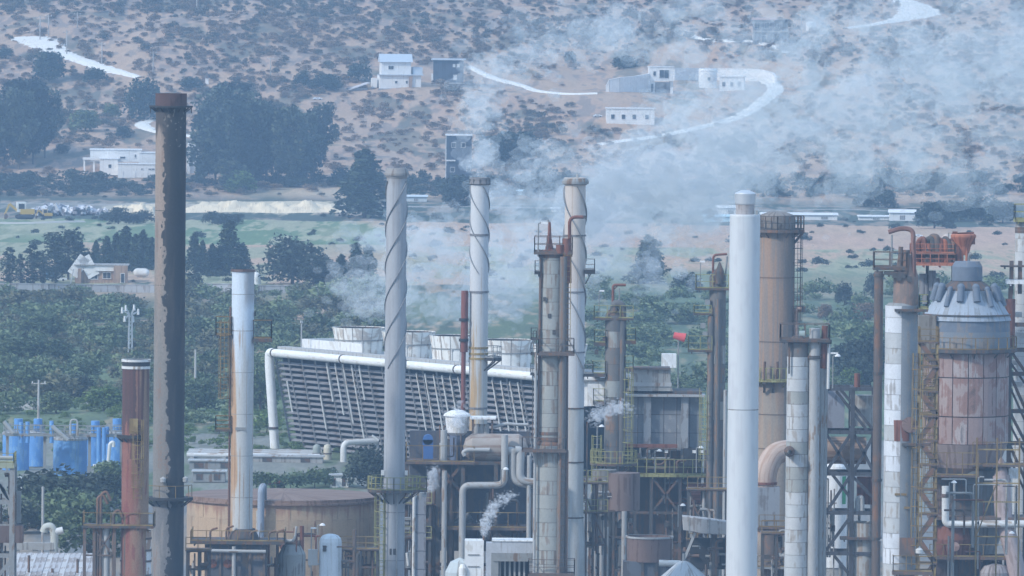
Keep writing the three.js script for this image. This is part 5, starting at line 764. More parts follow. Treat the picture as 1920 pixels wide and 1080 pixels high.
{ // white stack
  const t = base('stack', 'smooth bright white stack with a narrow silver cap', 'chimney stack', 1397, 402, 785), R = 29 * t.m, H = t.up(402), q = t.up(767);
  const m = new THREE.MeshPhysicalMaterial({ map: paint(128, 512, (u, v) => { const a = u * 6.2832, f = fbm3(Math.cos(a), v * 6, Math.sin(a), 3), run = fbm3(Math.cos(a) * 5, v * 2, Math.sin(a) * 5, 3); return mix3([0.60, 0.615, 0.625], [0.55, 0.565, 0.575], smoothstep(f + run * 0.6, 0, 0.5)); }), roughness: 0.45, clearcoat: 0.25, clearcoatRoughness: 0.4 });
  mesh('lower_shaft', latheG([[R * 1.03, 0], [R * 1.0, q - 0.06]], 64, true), m, t); mesh('upper_shaft', latheG([[R, q + 0.02], [R * 0.985, H - 0.15], [R * 0.96, H], [R * 0.6, H + 0.02]], 64, true), m, t); new MB().lathe([[R * 0.985, q - 0.08], [R * 0.985, q + 0.04]], 0, 0, 48).build('joint', M.greySteel, t);
  new MB().lathe([[0.86, H], [0.86, H + 0.95]], 0, 0, 40).build('neck', worn([0.40, 0.37, 0.36], [0.32, 0.28, 0.27], { seed: 105, W: 32, H: 32 }), t); new MB().lathe([[0.88, H + 0.9], [0.93, H + 1.0], [0.97, H + 1.9], [0.9, H + 2.0], [0.4, H + 2.22], [0.02, H + 2.24]], 0, 0, 40).build('cap', new THREE.MeshStandardMaterial({ color: new THREE.Color().setRGB(0.62, 0.63, 0.64), roughness: 0.4, metalness: 0.5 }), t); new MB().box(1.05, H + 0.15, 0.5, 0.25, 0.5, 0.25).build('lug', M.greySteel, t);
}
// ---------------------------------------------------------------- process columns on the right and in the middle
function frame(t, cols, rows, z0, z1, y, x, w = 0.32, mat = M.darkSteel, br = []) {   // columns and floors of a steel frame; br: braces between [col, row, col, row]
  for (const c of cols) for (const z of [z0, z1]) new MB().box(x(c), y(rows[0]) / 2, z, w, y(rows[0]), w).build('column', mat, t);
  for (const r of rows) { for (const z of [z0, z1]) new MB().box((x(cols[0]) + x(cols[cols.length - 1])) / 2, y(r), z, x(cols[cols.length - 1]) - x(cols[0]) - w - 0.01, w * 0.8, w * 0.7).build('beam', mat, t); for (const c of cols) new MB().box(x(c), y(r), (z0 + z1) / 2, w * 0.7, w * 0.75, z1 - z0 - w - 0.01).build('beam', mat, t); }
  for (const [a, b, c, d] of br) new MB().bar(V(x(a), y(b), z1 - 0.01), V(x(c), y(d), z1 - 0.01), w * 0.7).build('brace', mat, t);
}
function tangle(t, seed, n, cols, rows, z0, z1, y, x, mats, r0 = 0.09, r1 = 0.3) {   // service piping: risers and runs, each a pipe of its own
  const r = rng(seed); for (let i = 0; i < n; i++) { const c0 = lerp(cols[0], cols[1], r()), c1 = clamp(c0 + (r() - 0.5) * (cols[1] - cols[0]) * 0.8, cols[0], cols[1]), a = lerp(rows[0], rows[1], r()), b = lerp(rows[0], rows[1], r()), z = lerp(z0, z1, r()), q = lerp(r0, r1, r() * r()), m = mats[Math.floor(r() * mats.length)]; const k = r(); new MB().tube(k < 0.4 ? [V(x(c0), y(Math.max(a, b)), z), V(x(c0), y(Math.min(a, b)), z), V(x(c1), y(Math.min(a, b)), z)] : k < 0.7 ? [V(x(c0), y(a), z), V(x(c1), y(a), z), V(x(c1), y(b), z)] : [V(x(c0), y(rows[1] + 60), z), V(x(c0), y(a), z)], q, 8, q * 3).build('pipe', m, t); if (k < 0.25) new MB().box(x(c0), y(lerp(a, b, 0.5)), z, q * 3, q * 4, q * 3).build('valve', M.darkSteel, t); }
}
function clad(parent, prof, y0, y1, step, mats, seed = 1) {   // insulation in courses of sheet, each lapped over the next
  const r = rng(seed); for (let y = y0, k = 0; y < y1 - 0.05; y += step, k++) { const e = Math.min(y + step, y1) - 0.035, j = 0.012 * (r() - 0.3), g = latheG([[prof(y) + j - 0.05, y], [prof(y) + j, y], [prof(e) + j + 0.012, e], [prof(e) + j - 0.05, e]], 36); g.rotateY(r() * 6.28); const uv = g.attributes.uv, o = r() * 9; for (let i = 0; i < uv.count; i++) uv.setXY(i, uv.getX(i) + o, uv.getY(i) + o * 3); mesh('cladding', g, mats[Math.floor(r() * mats.length)], parent); }
}
const CLADGREY = [[0.335, 0.345, 0.325], [0.315, 0.325, 0.305], [0.35, 0.355, 0.33]].map((c, i) => worn(c, [0.25, 0.21, 0.175], { seed: 111 + i, girth: 8, tall: 6, rusty: 0.3, W: 128, H: 96, rough: 0.7 }));
const CLADPALE = [[0.50, 0.515, 0.515], [0.48, 0.49, 0.49], [0.53, 0.535, 0.53]].map((c, i) => worn(c, [0.36, 0.33, 0.30], { seed: 121 + i, girth: 8, tall: 6, rusty: 0.22, W: 128, H: 96, rough: 0.65 }));
const CLADDARK = [[0.13, 0.128, 0.125], [0.16, 0.15, 0.14]].map((c, i) => worn(c, [0.20, 0.13, 0.09], { seed: 131 + i, girth: 8, tall: 6, rusty: 0.45, W: 128, H: 96 }));
const goose = (t, x0, y0, y1, x1, z, r, mat, name = 'vent_pipe') => new MB().tube([V(x0, y0, z), V(x0, y1, z), V(x1, y1, z), V(x1 + Math.sign(x1 - x0) * 0.02, y1 - 0.02, z)], r, 10, 0.9).build(name, mat, t);
{ // middle column with the railed head
  const t = base('distillation_column', 'grey green clad column with railed head platform before the third spiral stack', 'process column', 1036, 478, 808), R = 25 * t.m, H = t.up(478), x = (c, y) => t.x(c, y), y = t.up;
  const rad = (h) => h < y(830) ? R * 1.16 : R; mesh('core', latheG([[R * 1.1, 0], [R * 1.1, y(832)], [R * 0.95, y(826)], [R * 0.95, H - 0.1], [R * 0.8, H + 0.4], [0.03, H + 0.7]], 32), M.brownSteel, t);
  clad(t, rad, 0, y(834), 1.32, CLADGREY, 5); clad(t, rad, y(826), H, 1.32, CLADGREY, 6);
  bands(t, 'rust_band', rad, [y(822), y(812), y(480)], M.brownSteel, { proud: 0.05, t: 0.3 });
  const rp = { deck: M.brownSteel, rail: M.brownSteel, rails: 2, post: 0.09 };
  slab(t, x(1001, 470), x(1074, 470), -1.6, 1.5, y(472), { ...rp, h: 1.45, t: 0.22 }); new MB().lathe([[R * 0.7, H], [R * 0.95, y(474)]], 0, 0, 32).build('skirt', M.darkSteel, t);
  slab(t, x(1008, 660), x(1077, 660), 0.2, R + 0.9, y(660), { ...rp, h: 1.35, t: 0.25 }); slab(t, x(978, 840), x(1062, 840), 0.2, R + 1.0, y(842), { ...rp, h: 1.2, t: 0.2, rails: 1 }); slab(t, x(990, 1075), x(1078, 1075), 0.2, R + 1.1, y(1074), { ...rp, h: 1.4, t: 0.2, rails: 2, deck: M.brownSteel });
  new MB().lathe([[0.85, 0], [0.4, 0.35], [0.2, 1.4], [0.12, 2.9], [0.02, 2.95]], 0, 0, 16).build('vent_stub', M.rustRed, t).position.set(x(1030, 470), y(474), 0.4); new MB().tube([V(x(1031), y(440), 0.4), V(x(1031), y(424), 0.4), V(x(1027), y(412), 0.4)], 0.09, 8, 0.3).build('vent_pipe', M.greySteel, t);
  { const l = new MB().rod(V(x(1009), y(472), 1.4), V(x(1009), y(418), 1.4), 0.07).rod(V(x(1009), y(418), 1.4), V(x(1016), y(416), 1.4), 0.06).build('lamp_post', M.greySteel, t); new MB().box(x(1020), y(417), 1.4, 0.6, 0.22, 0.3).build('lamp_head', M.white, l); }
  new MB().tube([V(x(1069), y(530), 0.8), V(x(1067), y(406), 0.8), V(x(1094), y(406), 0.8)], 0.16, 12, 0.9).build('red_gooseneck', M.rustRed, t); new MB().box(x(1095), y(406), 0.8, 0.32, 0.3, 0.3).build('nozzle', M.darkSteel, t);
  new MB().rod(V(x(1062), y(530), 1.1), V(x(1062), y(446), 1.1), 0.42, 14).rod(V(x(1050), y(474), 1.2), V(x(1050), y(458), 1.2), 0.4, 12).build('receiver', M.rustRed, t); new MB().rod(V(x(1055), 0, R + 0.1), V(x(1057), y(480), R + 0.1), 0.36, 12).build('riser', CLADDARK[1], t); new MB().rod(V(x(1063, 800), 0, 0.9), V(x(1062, 600), y(500), 0.9), 0.2, 10).build('side_pipe', M.brownSteel, t); new MB().rod(V(x(1012), y(820), 0.9), V(x(1014), y(480), 0.9), 0.14, 10).build('rust_pipe', M.brownSteel, t);
  ladder(t, x(1058, 900), R + 0.5, y(1070), y(842), 0, { mat: M.brownSteel, w: 0.7, rung: 0.7 }); ladder(t, x(1064, 500), R + 0.3, y(660), y(474), 0, { mat: M.ochre, w: 0.6, rung: 0.5 });
  const lp = new MB(); for (const c of [1001, 1007]) lp.bar(V(x(c), y(840), 0.9), V(x(c), y(620), 0.9), 0.08); for (let k = 620; k < 840; k += 14) lp.bar(V(x(1001), y(k), 0.9), V(x(1007), y(k), 0.9), 0.07); lp.build('ladder', M.darkSteel, t); for (const k of [634, 662, 700]) slab(t, x(996), x(1010), 0.5, 1.3, y(k), { deck: M.darkSteel, rail: M.darkSteel, h: 1, t: 0.15, sides: 'sw' }); slab(t, x(1002, 500), x(1013, 500), 0.4, 1.2, y(508), { deck: M.black, rail: M.greySteel, h: 1, t: 0.3, sides: 'sw' });
  new MB().rod(V(x(1003, 850), y(1080), 1.2), V(x(1003, 850), y(660), 1.2), 0.14, 10).build('conduit', M.pipeGrey, t); for (let k = 0; k < 3; k++) new MB().box(x(1022 + k * 9), y(560 + k * 31), R + 0.02, 0.3, 0.4, 0.1).build('hatch', M.darkSteel, t);
}
{ // dark column with small railed landings, left of the smoke veiled middle
  const t = base('distillation_column', 'dark slender column with loop pipe on top and small landings both sides', 'process column', 1153, 590, 880), R = 17.5 * t.m, H = t.up(590), x = (c) => t.x(c, 700), y = t.up;
  mesh('core', latheG([[R, 0], [R, H], [R * 0.7, H + 0.5], [0.03, H + 0.7]], 28), M.darkSteel, t); clad(t, () => R + 0.03, 0, H, 1.7, CLADDARK.concat(CLADGREY[1]), 9);
  new MB().rod(V(x(1166), 0, 0.5), V(x(1166), y(595), 0.5), 0.42, 14).tube([V(x(1166), y(600), 0.5), V(x(1166), y(570), 0.5), V(x(1150), y(568), 0.5), V(x(1150), y(600), 0.5)], 0.4, 12, 0.8).build('downcomer', CLADDARK[0], t);
  new MB().tube([V(x(1148), y(592), 0.3), V(x(1148), y(534), 0.3), V(x(1172), y(534), 0.3)], 0.14, 8, 0.3).bar(V(x(1148), y(544), 0.3), V(x(1158), y(534), 0.3), 0.12).build('davit', M.rustRed, t); new MB().rod(V(x(1160), y(575), 0.2), V(x(1160), y(540), 0.2), 0.07).build('vent_pipe', M.greySteel, t); { const l = new MB().rod(V(x(1122), y(596), 0.6), V(x(1122), y(546), 0.6), 0.05).build('lamp_post', M.greySteel, t); new MB().box(x(1127), y(545), 0.6, 0.5, 0.16, 0.2).build('lamp_head', M.white, l); }
  const pl = { deck: M.darkSteel, rail: M.yellow, h: 1.3, t: 0.2, rails: 2 }; slab(t, x(1112), x(1187), -1, 1, y(596), { ...pl, sides: 'sw' }); for (const [a, b, k] of [[1113, 1136, 642], [1172, 1192, 638], [1110, 1136, 700], [1170, 1188, 690], [1112, 1135, 752]]) slab(t, x(a), x(b), -0.4, 0.9, y(k), { ...pl, t: 0.35, sides: 'sew' });
  ladder(t, x(1178), 0.6, y(870), y(690), 0, { mat: M.yellow, w: 0.7, cage: 1 }); ladder(t, x(1120), 0.8, y(1000), y(815), 0, { mat: M.yellow, w: 0.9, cage: 1, rung: 0.6 }); ringPlatform(t, y(868), R, R + 1.5, -140, 140, { ...pl, brackets: true });
  new MB().box(x(1132), y(640), 0.6, 0.35, 1, 0.35).box(x(1118), y(660), 0.6, 0.4, 0.5, 0.4).build('valve_box', M.darkSteel, t); const a = new MB().box(x(1103), y(732), -1.5, 2.4, 3.4, 2).box(x(1120), y(735), -1.2, 2, 2.9, 2).build('white_cabinet', M.white, t); new MB().box(x(1110), y(714), -0.2, 3.4, 0.16, 0.4).build('lip', M.greySteel, a);
}
function landingsColumn() { // dark column just left of the white stack
  const t = base('distillation_column', 'pair of dark pipes and column with green railed landings left of white stack', 'process column', 1346, 520, 868), R = 15 * t.m, H = t.up(518), x = (c) => t.x(c, 620), y = t.up;
  mesh('core', latheG([[R, 0], [R, H], [R * 0.6, H + 0.6], [0.03, H + 0.8]], 28), M.darkSteel, t); clad(t, () => R + 0.03, 0, H, 1.9, CLADDARK.concat(CLADGREY[0]), 12);
  new MB().rod(V(x(1333), 0, 0.6), V(x(1333), y(592), 0.6), 0.36, 14).rod(V(x(1346), 0, R), V(x(1346), y(560), R), 0.3, 12).build('downcomer', CLADDARK[0], t); new MB().lathe([[0.45, 0], [0.45, 1.3], [0.2, 1.9], [0.1, 2.2], [0.02, 2.25]], 0, 0, 16).build('relief_valve', M.darkSteel, t).position.set(x(1348), y(532), 0.8);
  new MB().tube([V(x(1336), y(540), 0.2), V(x(1336), y(478), 0.2), V(x(1362), y(476), 0.2)], 0.12, 8, 0.4).build('davit', M.rustRed, t); new MB().rod(V(x(1358), y(530), 0.5), V(x(1362), y(480), 0.5), 0.1).build('vent_pipe', M.greySteel, t);
  const pl = { deck: M.darkSteel, rail: M.yellow, h: 1.4, t: 0.2, rails: 2, sides: 'sw' }; for (const [a, b, k, h] of [[1303, 1366, 540, 1.4], [1300, 1334, 587, 0.8], [1290, 1336, 656, 1.45]]) slab(t, x(a), x(b), -0.8, 1, y(k), { ...pl, h }); { const l = new MB().rod(V(x(1312), y(540), 0.8), V(x(1312), y(492), 0.8), 0.05).build('lamp_post', M.greySteel, t); new MB().box(x(1316), y(490), 0.8, 0.5, 0.16, 0.2).build('lamp_head', M.white, l); }
  for (const [c, k] of [[1318, 610], [1326, 566], [1322, 626]]) new MB().box(x(c), y(k), 0.7, 0.5, 0.5, 0.4).build('valve_box', M.greySteel, t); ladder(t, x(1322), 0.7, y(860), y(740), 0, { mat: M.yellow, w: 0.7, cage: 0.5 }); new MB().rod(V(x(1331), y(880), 0.8), V(x(1331), y(690), 0.8), 0.13).build('conduit', M.pipeGrey, t); new MB().rod(V(x(1361), 0, 0.9), V(x(1361), y(730), 0.9), 0.2).build('pale_pipe', M.pipeGrey, t);
}
landingsColumn();
{ // brown reactor behind the white stack
  const t = base('regenerator_tower', 'brown rust streaked tower with railed top and caged ladder behind the white stack', 'process tower', 1457, 405, 880), R = 33 * t.m, H = t.up(430), top = t.up(402), x = (c, k = 560) => t.x(c, k), y = t.up;
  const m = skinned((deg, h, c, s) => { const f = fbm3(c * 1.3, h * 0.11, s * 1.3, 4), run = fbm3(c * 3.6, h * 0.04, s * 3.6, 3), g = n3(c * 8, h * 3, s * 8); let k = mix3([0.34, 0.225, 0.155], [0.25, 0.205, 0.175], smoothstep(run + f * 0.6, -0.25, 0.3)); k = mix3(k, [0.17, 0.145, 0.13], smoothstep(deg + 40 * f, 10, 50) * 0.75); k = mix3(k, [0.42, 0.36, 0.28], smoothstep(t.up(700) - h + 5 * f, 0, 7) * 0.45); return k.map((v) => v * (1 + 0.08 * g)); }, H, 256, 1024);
  mesh('shell', latheG([[R * 1.08, 0], [R, H]], 48, true), m, t); new MB().lathe([[R * 0.98, H], [R * 0.98, top - 0.2], [R * 0.9, top], [R * 0.5, top + 0.25], [0.03, top + 0.3]], 0, 0, 48).build('head', worn([0.24, 0.22, 0.20], [0.18, 0.12, 0.09], { seed: 141, W: 64, H: 64 }), t);
  ringPlatform(t, H, R, R + 0.75, 0, 360, { deck: M.brownSteel, rail: M.darkSteel, h: 1.4, t: 0.3, rails: 2, post: 0.1 }); slab(t, R, R + 1.0, -0.4, 1.2, H, { deck: M.darkSteel, rail: M.darkSteel, h: 1.4, t: 0.3, sides: 'ne' }); new MB().bar(V(R * 0.98, y(455), 0.5), V(R + 0.9, y(434), 0.5), 0.25).build('bracket', M.darkSteel, t);
  ladder(t, R + 0.32, 0.4, y(610), y(432), 0, { mat: M.darkSteel, w: 0.62, cage: 0.5, hoop: 1.5, rung: 0.6 }); new MB().tube([V(x(1493), y(680), 0.6), V(x(1493), y(579), 0.6), V(x(1503), y(579), 0.6)], 0.26, 12, 0.2).build('nozzle_pipe', worn([0.36, 0.25, 0.2], [0.26, 0.18, 0.14], { seed: 142, W: 32, H: 32 }), t); new MB().box(x(1507), y(579), 0.6, 0.35, 0.6, 0.5).build('flange', M.darkSteel, t);
  ringPlatform(t, y(711), R, R + 0.9, -100, 100, { deck: M.yellow, rail: M.yellow, h: 1.25, t: 0.2, rails: 1, post: 0.12 }); for (const [c, k] of [[1434, 722], [1450, 722]]) new MB().bar(V(x(c), y(734), R * 0.98), V(x(c), y(716), R + 0.6), 0.25).build('bracket', M.darkSteel, t); for (const c of [1434, 1458]) new MB().rod(V(x(c), y(711), R + 0.5), V(x(c), y(676), R + 0.5), 0.14).build('instrument', M.darkSteel, t);
  bands(t, 'seam', (h) => R * (1.08 - 0.08 * h / H), [y(776), y(840), y(640), y(520)], M.brownSteel, { proud: 0.03, t: 0.1 });
}
{ // elbow duct at the foot of the brown tower
  const t = base('elbow_duct', 'pinkish tan elbow duct bending down behind the white stack', 'duct', 1450, 880, 842), x = (c) => t.x(c, 880), y = t.up; new MB().tube([V(x(1484), y(846), -1.5), V(x(1452), y(850), -0.8), V(x(1436), y(880), 0), V(x(1433), y(1000), 0)], 1.1, 24, 1.8).build('duct', worn([0.50, 0.38, 0.31], [0.40, 0.27, 0.20], { seed: 143, girth: 7, tall: 7 }), t); new MB().add(cylG(1.25, 1.25, 0.25, 24), new THREE.Matrix4().setPosition(x(1434), y(906), 0)).build('flange', M.rustRed, t);
  new MB().box(x(1437), y(950), 0.4, 2.6, y(910) - y(985), 2).build('valve_body', worn([0.28, 0.30, 0.33], [0.2, 0.19, 0.18], { seed: 144, W: 64, H: 64 }), t); slab(t, x(1422), x(1482), 0.8, 2, y(986), { deck: M.brownSteel, rail: M.ochre, h: 1.2, sides: 's' }); new MB().rod(V(x(1446), 0, 1), V(x(1446), y(990), 1), 0.8, 16).rod(V(x(1470), 0, 1.2), V(x(1462), y(1015), 1.2), 0.3).build('leg_pipe', M.brownSteel, t); slab(t, x(1420), x(1484), 0.8, 2.4, y(1060), { deck: M.greySteel, rail: M.ochre, h: 1.1, sides: 's' });
}
{ // ringed grey column with its companions
  const t = base('distillation_column', 'pale grey column of ringed cladding sheets right of the white stack', 'process column', 1497, 640, 800), R = 20.5 * t.m, H = t.up(640), x = (c, k = 800) => t.x(c, k), y = t.up;
  mesh('core', latheG([[R * 1.06, 0], [R * 0.9, H], [R * 0.5, H + 0.5], [0.02, H + 0.6]], 28), M.darkSteel, t); clad(t, (h) => R * (1.1 - 0.1 * h / H), 0, y(668), 1.18, CLADPALE.concat(CLADGREY[2]), 15); new MB().lathe([[R * 0.95, y(668)], [R * 0.95, y(644)], [R * 0.8, y(638)]], 0, 0, 28).build('bare_neck', CLADDARK[1], t);
  slab(t, x(1462, 636), x(1556, 636), -1.3, 1.4, y(636), { deck: M.darkSteel, rail: M.brownSteel, h: 1.45, t: 0.22, rails: 1, gap: 2.2 }); new MB().bar(V(x(1478), y(700), 1), V(x(1478), y(640), 1), 0.16).build('post', M.darkSteel, t); new MB().rod(V(x(1497), y(628), 0), V(x(1508), y(628), 0), 0.4, 12).build('motor', plain(0.3, 0.36, 0.34), t);
  new MB().rod(V(x(1526), 0, 0.4), V(x(1526), y(615), 0.4), 0.52, 18).build('grey_riser', M.pipeGrey, t); new MB().cyl(x(1526), y(672), 0.4, 0.66, 0.66, 0.3, 18).build('collar', M.darkSteel, t); new MB().rod(V(x(1539), 0, 0), V(x(1539), y(640), 0), 0.34, 14).rod(V(x(1546), 0, -0.2), V(x(1547), y(646), -0.2), 0.26, 12).build('dark_riser', M.greySteel, t); new MB().rod(V(x(1545), y(610), 0.2), V(x(1542), y(690), 0.2), 0.3, 12).build('rust_nozzle', M.rustRed, t);
  { const l = new MB().rod(V(x(1553, 650), y(728), 0.5), V(x(1554, 650), y(640), 0.5), 0.14).build('white_pipe', M.pipeWhite, t); new MB().box(x(1564, 660), y(661), 0.5, 0.7, 0.16, 0.3).build('lamp_head', M.white, l); } new MB().box(x(1550, 640), y(640), 0.4, 0.9, 0.35, 0.6).build('box', M.black, t); new MB().lathe([[0.5, 0], [0.5, 1.0], [0.2, 1.3]], 0, 0, 16).build('manway', M.darkSteel, t).applyMatrix4(new THREE.Matrix4().makeRotationX(Math.PI / 2).setPosition(x(1480), y(845), R - 0.2));
}
{ // tall two tone column
  const t = base('distillation_column', 'tall pale column with rusty manhole and brown gooseneck top, left of the great reactor', 'process column', 1690, 580, 786), R = 30 * t.m, H = t.up(572), x = (c, k = 700) => t.x(c, k), y = t.up;
  const P2 = [[0.66, 0.68, 0.71], [0.62, 0.64, 0.67]].map((c, i) => worn(c, [0.40, 0.39, 0.39], { seed: 151 + i, girth: 8, tall: 6, rusty: 0.2, W: 128, H: 96 }));
  mesh('core', latheG([[R * 0.95, 0], [R * 0.95, H], [R * 0.8, H + 0.2], [0.03, H + 0.3]], 32), M.greySteel, t); clad(t, () => R, 0, H, 1.42, P2.concat(CLADPALE[1]), 18);
  // a darker grey half shell round the right side
  { const g = new THREE.CylinderGeometry(R + 0.07, R + 0.07, H, 20, 12, true, -0.02, Math.PI * 0.78); const uv = g.attributes.uv; for (let i = 0; i < uv.count; i++) uv.setXY(i, uv.getX(i) * 4, uv.getY(i) * H); g.translate(0, H / 2, 0); mesh('grey_half_shell', g, worn([0.23, 0.245, 0.26], [0.27, 0.245, 0.22], { seed: 153, girth: 6, tall: 14, rusty: 0.4 }), t); }
  new MB().lathe([[R * 0.8, H], [R * 0.78, y(520)], [R * 0.6, y(500)], [R * 0.5, y(478)]], 0.4, 0, 28).build('neck', worn([0.20, 0.15, 0.125], [0.26, 0.17, 0.13], { seed: 154, girth: 6, tall: 6 }), t); slab(t, x(1676, 578), x(1738, 578), -1, R + 0.6, y(578), { deck: M.darkSteel, rail: null, t: 0.22 }); slab(t, x(1722, 570), x(1740, 570), 0, 1.4, y(576), { deck: M.yellow, rail: M.yellow, h: 1.2, t: 0.2 });
  slab(t, x(1637, 500), x(1700, 500), -1.2, 1.2, y(501), { deck: M.darkSteel, rail: M.brownSteel, h: 1.4, t: 0.26, rails: 2 }); slab(t, x(1658, 508), x(1700, 508), -0.6, 1.2, y(509), { deck: M.darkSteel, rail: null, t: 0.3 }); new MB().tube([V(x(1713, 500), y(520), 0.6), V(x(1711, 450), y(430), 0.6), V(x(1690, 430), y(427), 0.6), V(x(1665, 430), y(435), 0.6)], 0.22, 12, 1.2).build('gooseneck', worn([0.27, 0.14, 0.115], [0.2, 0.13, 0.11], { seed: 155, W: 32, H: 64 }), t);
  new MB().rod(V(x(1671, 470), y(500), 0.8), V(x(1671, 470), y(440), 0.8), 0.09).build('vent_pipe', M.greySteel, t); new MB().rod(V(x(1686, 480), y(512), 0.9), V(x(1688, 470), y(462), 0.9), 0.22).rod(V(x(1697, 480), y(530), 0.8), V(x(1698, 480), y(468), 0.8), 0.34, 12).build('valve_stack', M.brownSteel, t); for (const [c, k] of [[1676, 515], [1684, 520], [1692, 516], [1704, 522]]) new MB().box(x(c, 515), y(k), R * 0.8, 0.4, 0.5, 0.3).build('fitting', M.darkSteel, t);
  const mh = new MB().lathe([[0.02, 0], [0.62, 0], [0.62, 0.35], [0.75, 0.35], [0.75, 0.55], [0.02, 0.6]], 0, 0, 24).build('manhole', worn([0.24, 0.15, 0.12], [0.12, 0.09, 0.08], { seed: 156, W: 32, H: 32 }), t); mh.applyMatrix4(new THREE.Matrix4().makeRotationX(1.25).premultiply(new THREE.Matrix4().makeRotationY(0.3)).setPosition(x(1702, 796), y(798), R * 0.86));
  new MB().lathe([[0.02, -1.3], [0.7, -1.2], [0.75, 1.2], [0.02, 1.3]], 0, 0, 20).build('rust_patch_plate', M.rustRed, t).applyMatrix4(new THREE.Matrix4().makeScale(1, 0.8, 0.3).setPosition(x(1690, 800), y(806), R * 0.9));
  slab(t, x(1690, 828), x(1742, 828), 0.8, R + 0.7, y(829), { deck: M.darkSteel, rail: null, t: 0.22 }); slab(t, x(1672, 1065), x(1748, 1065), 0.4, R + 1.1, y(1068), { deck: M.brownSteel, rail: M.ochre, h: 1.45, t: 0.3, rails: 2 }); ladder(t, x(1716, 900), R + 0.1, y(1060), y(660), 0.4, { mat: M.ochre, w: 0.7, cage: 2, rung: 0.6, hoop: 1.8 });
  for (const [c, k] of [[1682, 925], [1694, 925], [1700, 950]]) new MB().box(x(c, 925), y(k), R * 0.97, 0.5, 0.2, 0.3).build('bracket', M.ochre, t); new MB().lathe([[0.02, 0], [0.3, 0.05], [0.34, 0.4], [0.02, 0.6]], 0, 0, 14).build('lamp_globe', M.pipeWhite, t).position.set(x(1722, 1035), y(1035), R + 0.6); new MB().box(x(1700, 1025), y(1022), R + 0.2, 1.4, 1.6, 0.6).build('junction_box', M.brownSteel, t);
}
{ const t = base('pipe_column', 'thin dark brown standpipe left of the tall pale column', 'pipe', 1648, 512, 792), H = t.up(508); new MB().rod(V(0, 0, 0), V(0, H, 0), 0.42, 16).build('pipe', M.brownSteel, t); bands(t, 'collar', () => 0.42, [H - 0.4, t.up(700), t.up(900), t.up(1010)], M.darkSteel, { proud: 0.08, t: 0.25 }); new MB().box(0.35, t.up(1012), 0.1, 0.5, 0.2, 0.5).build('clamp', M.pipeGrey, t); }
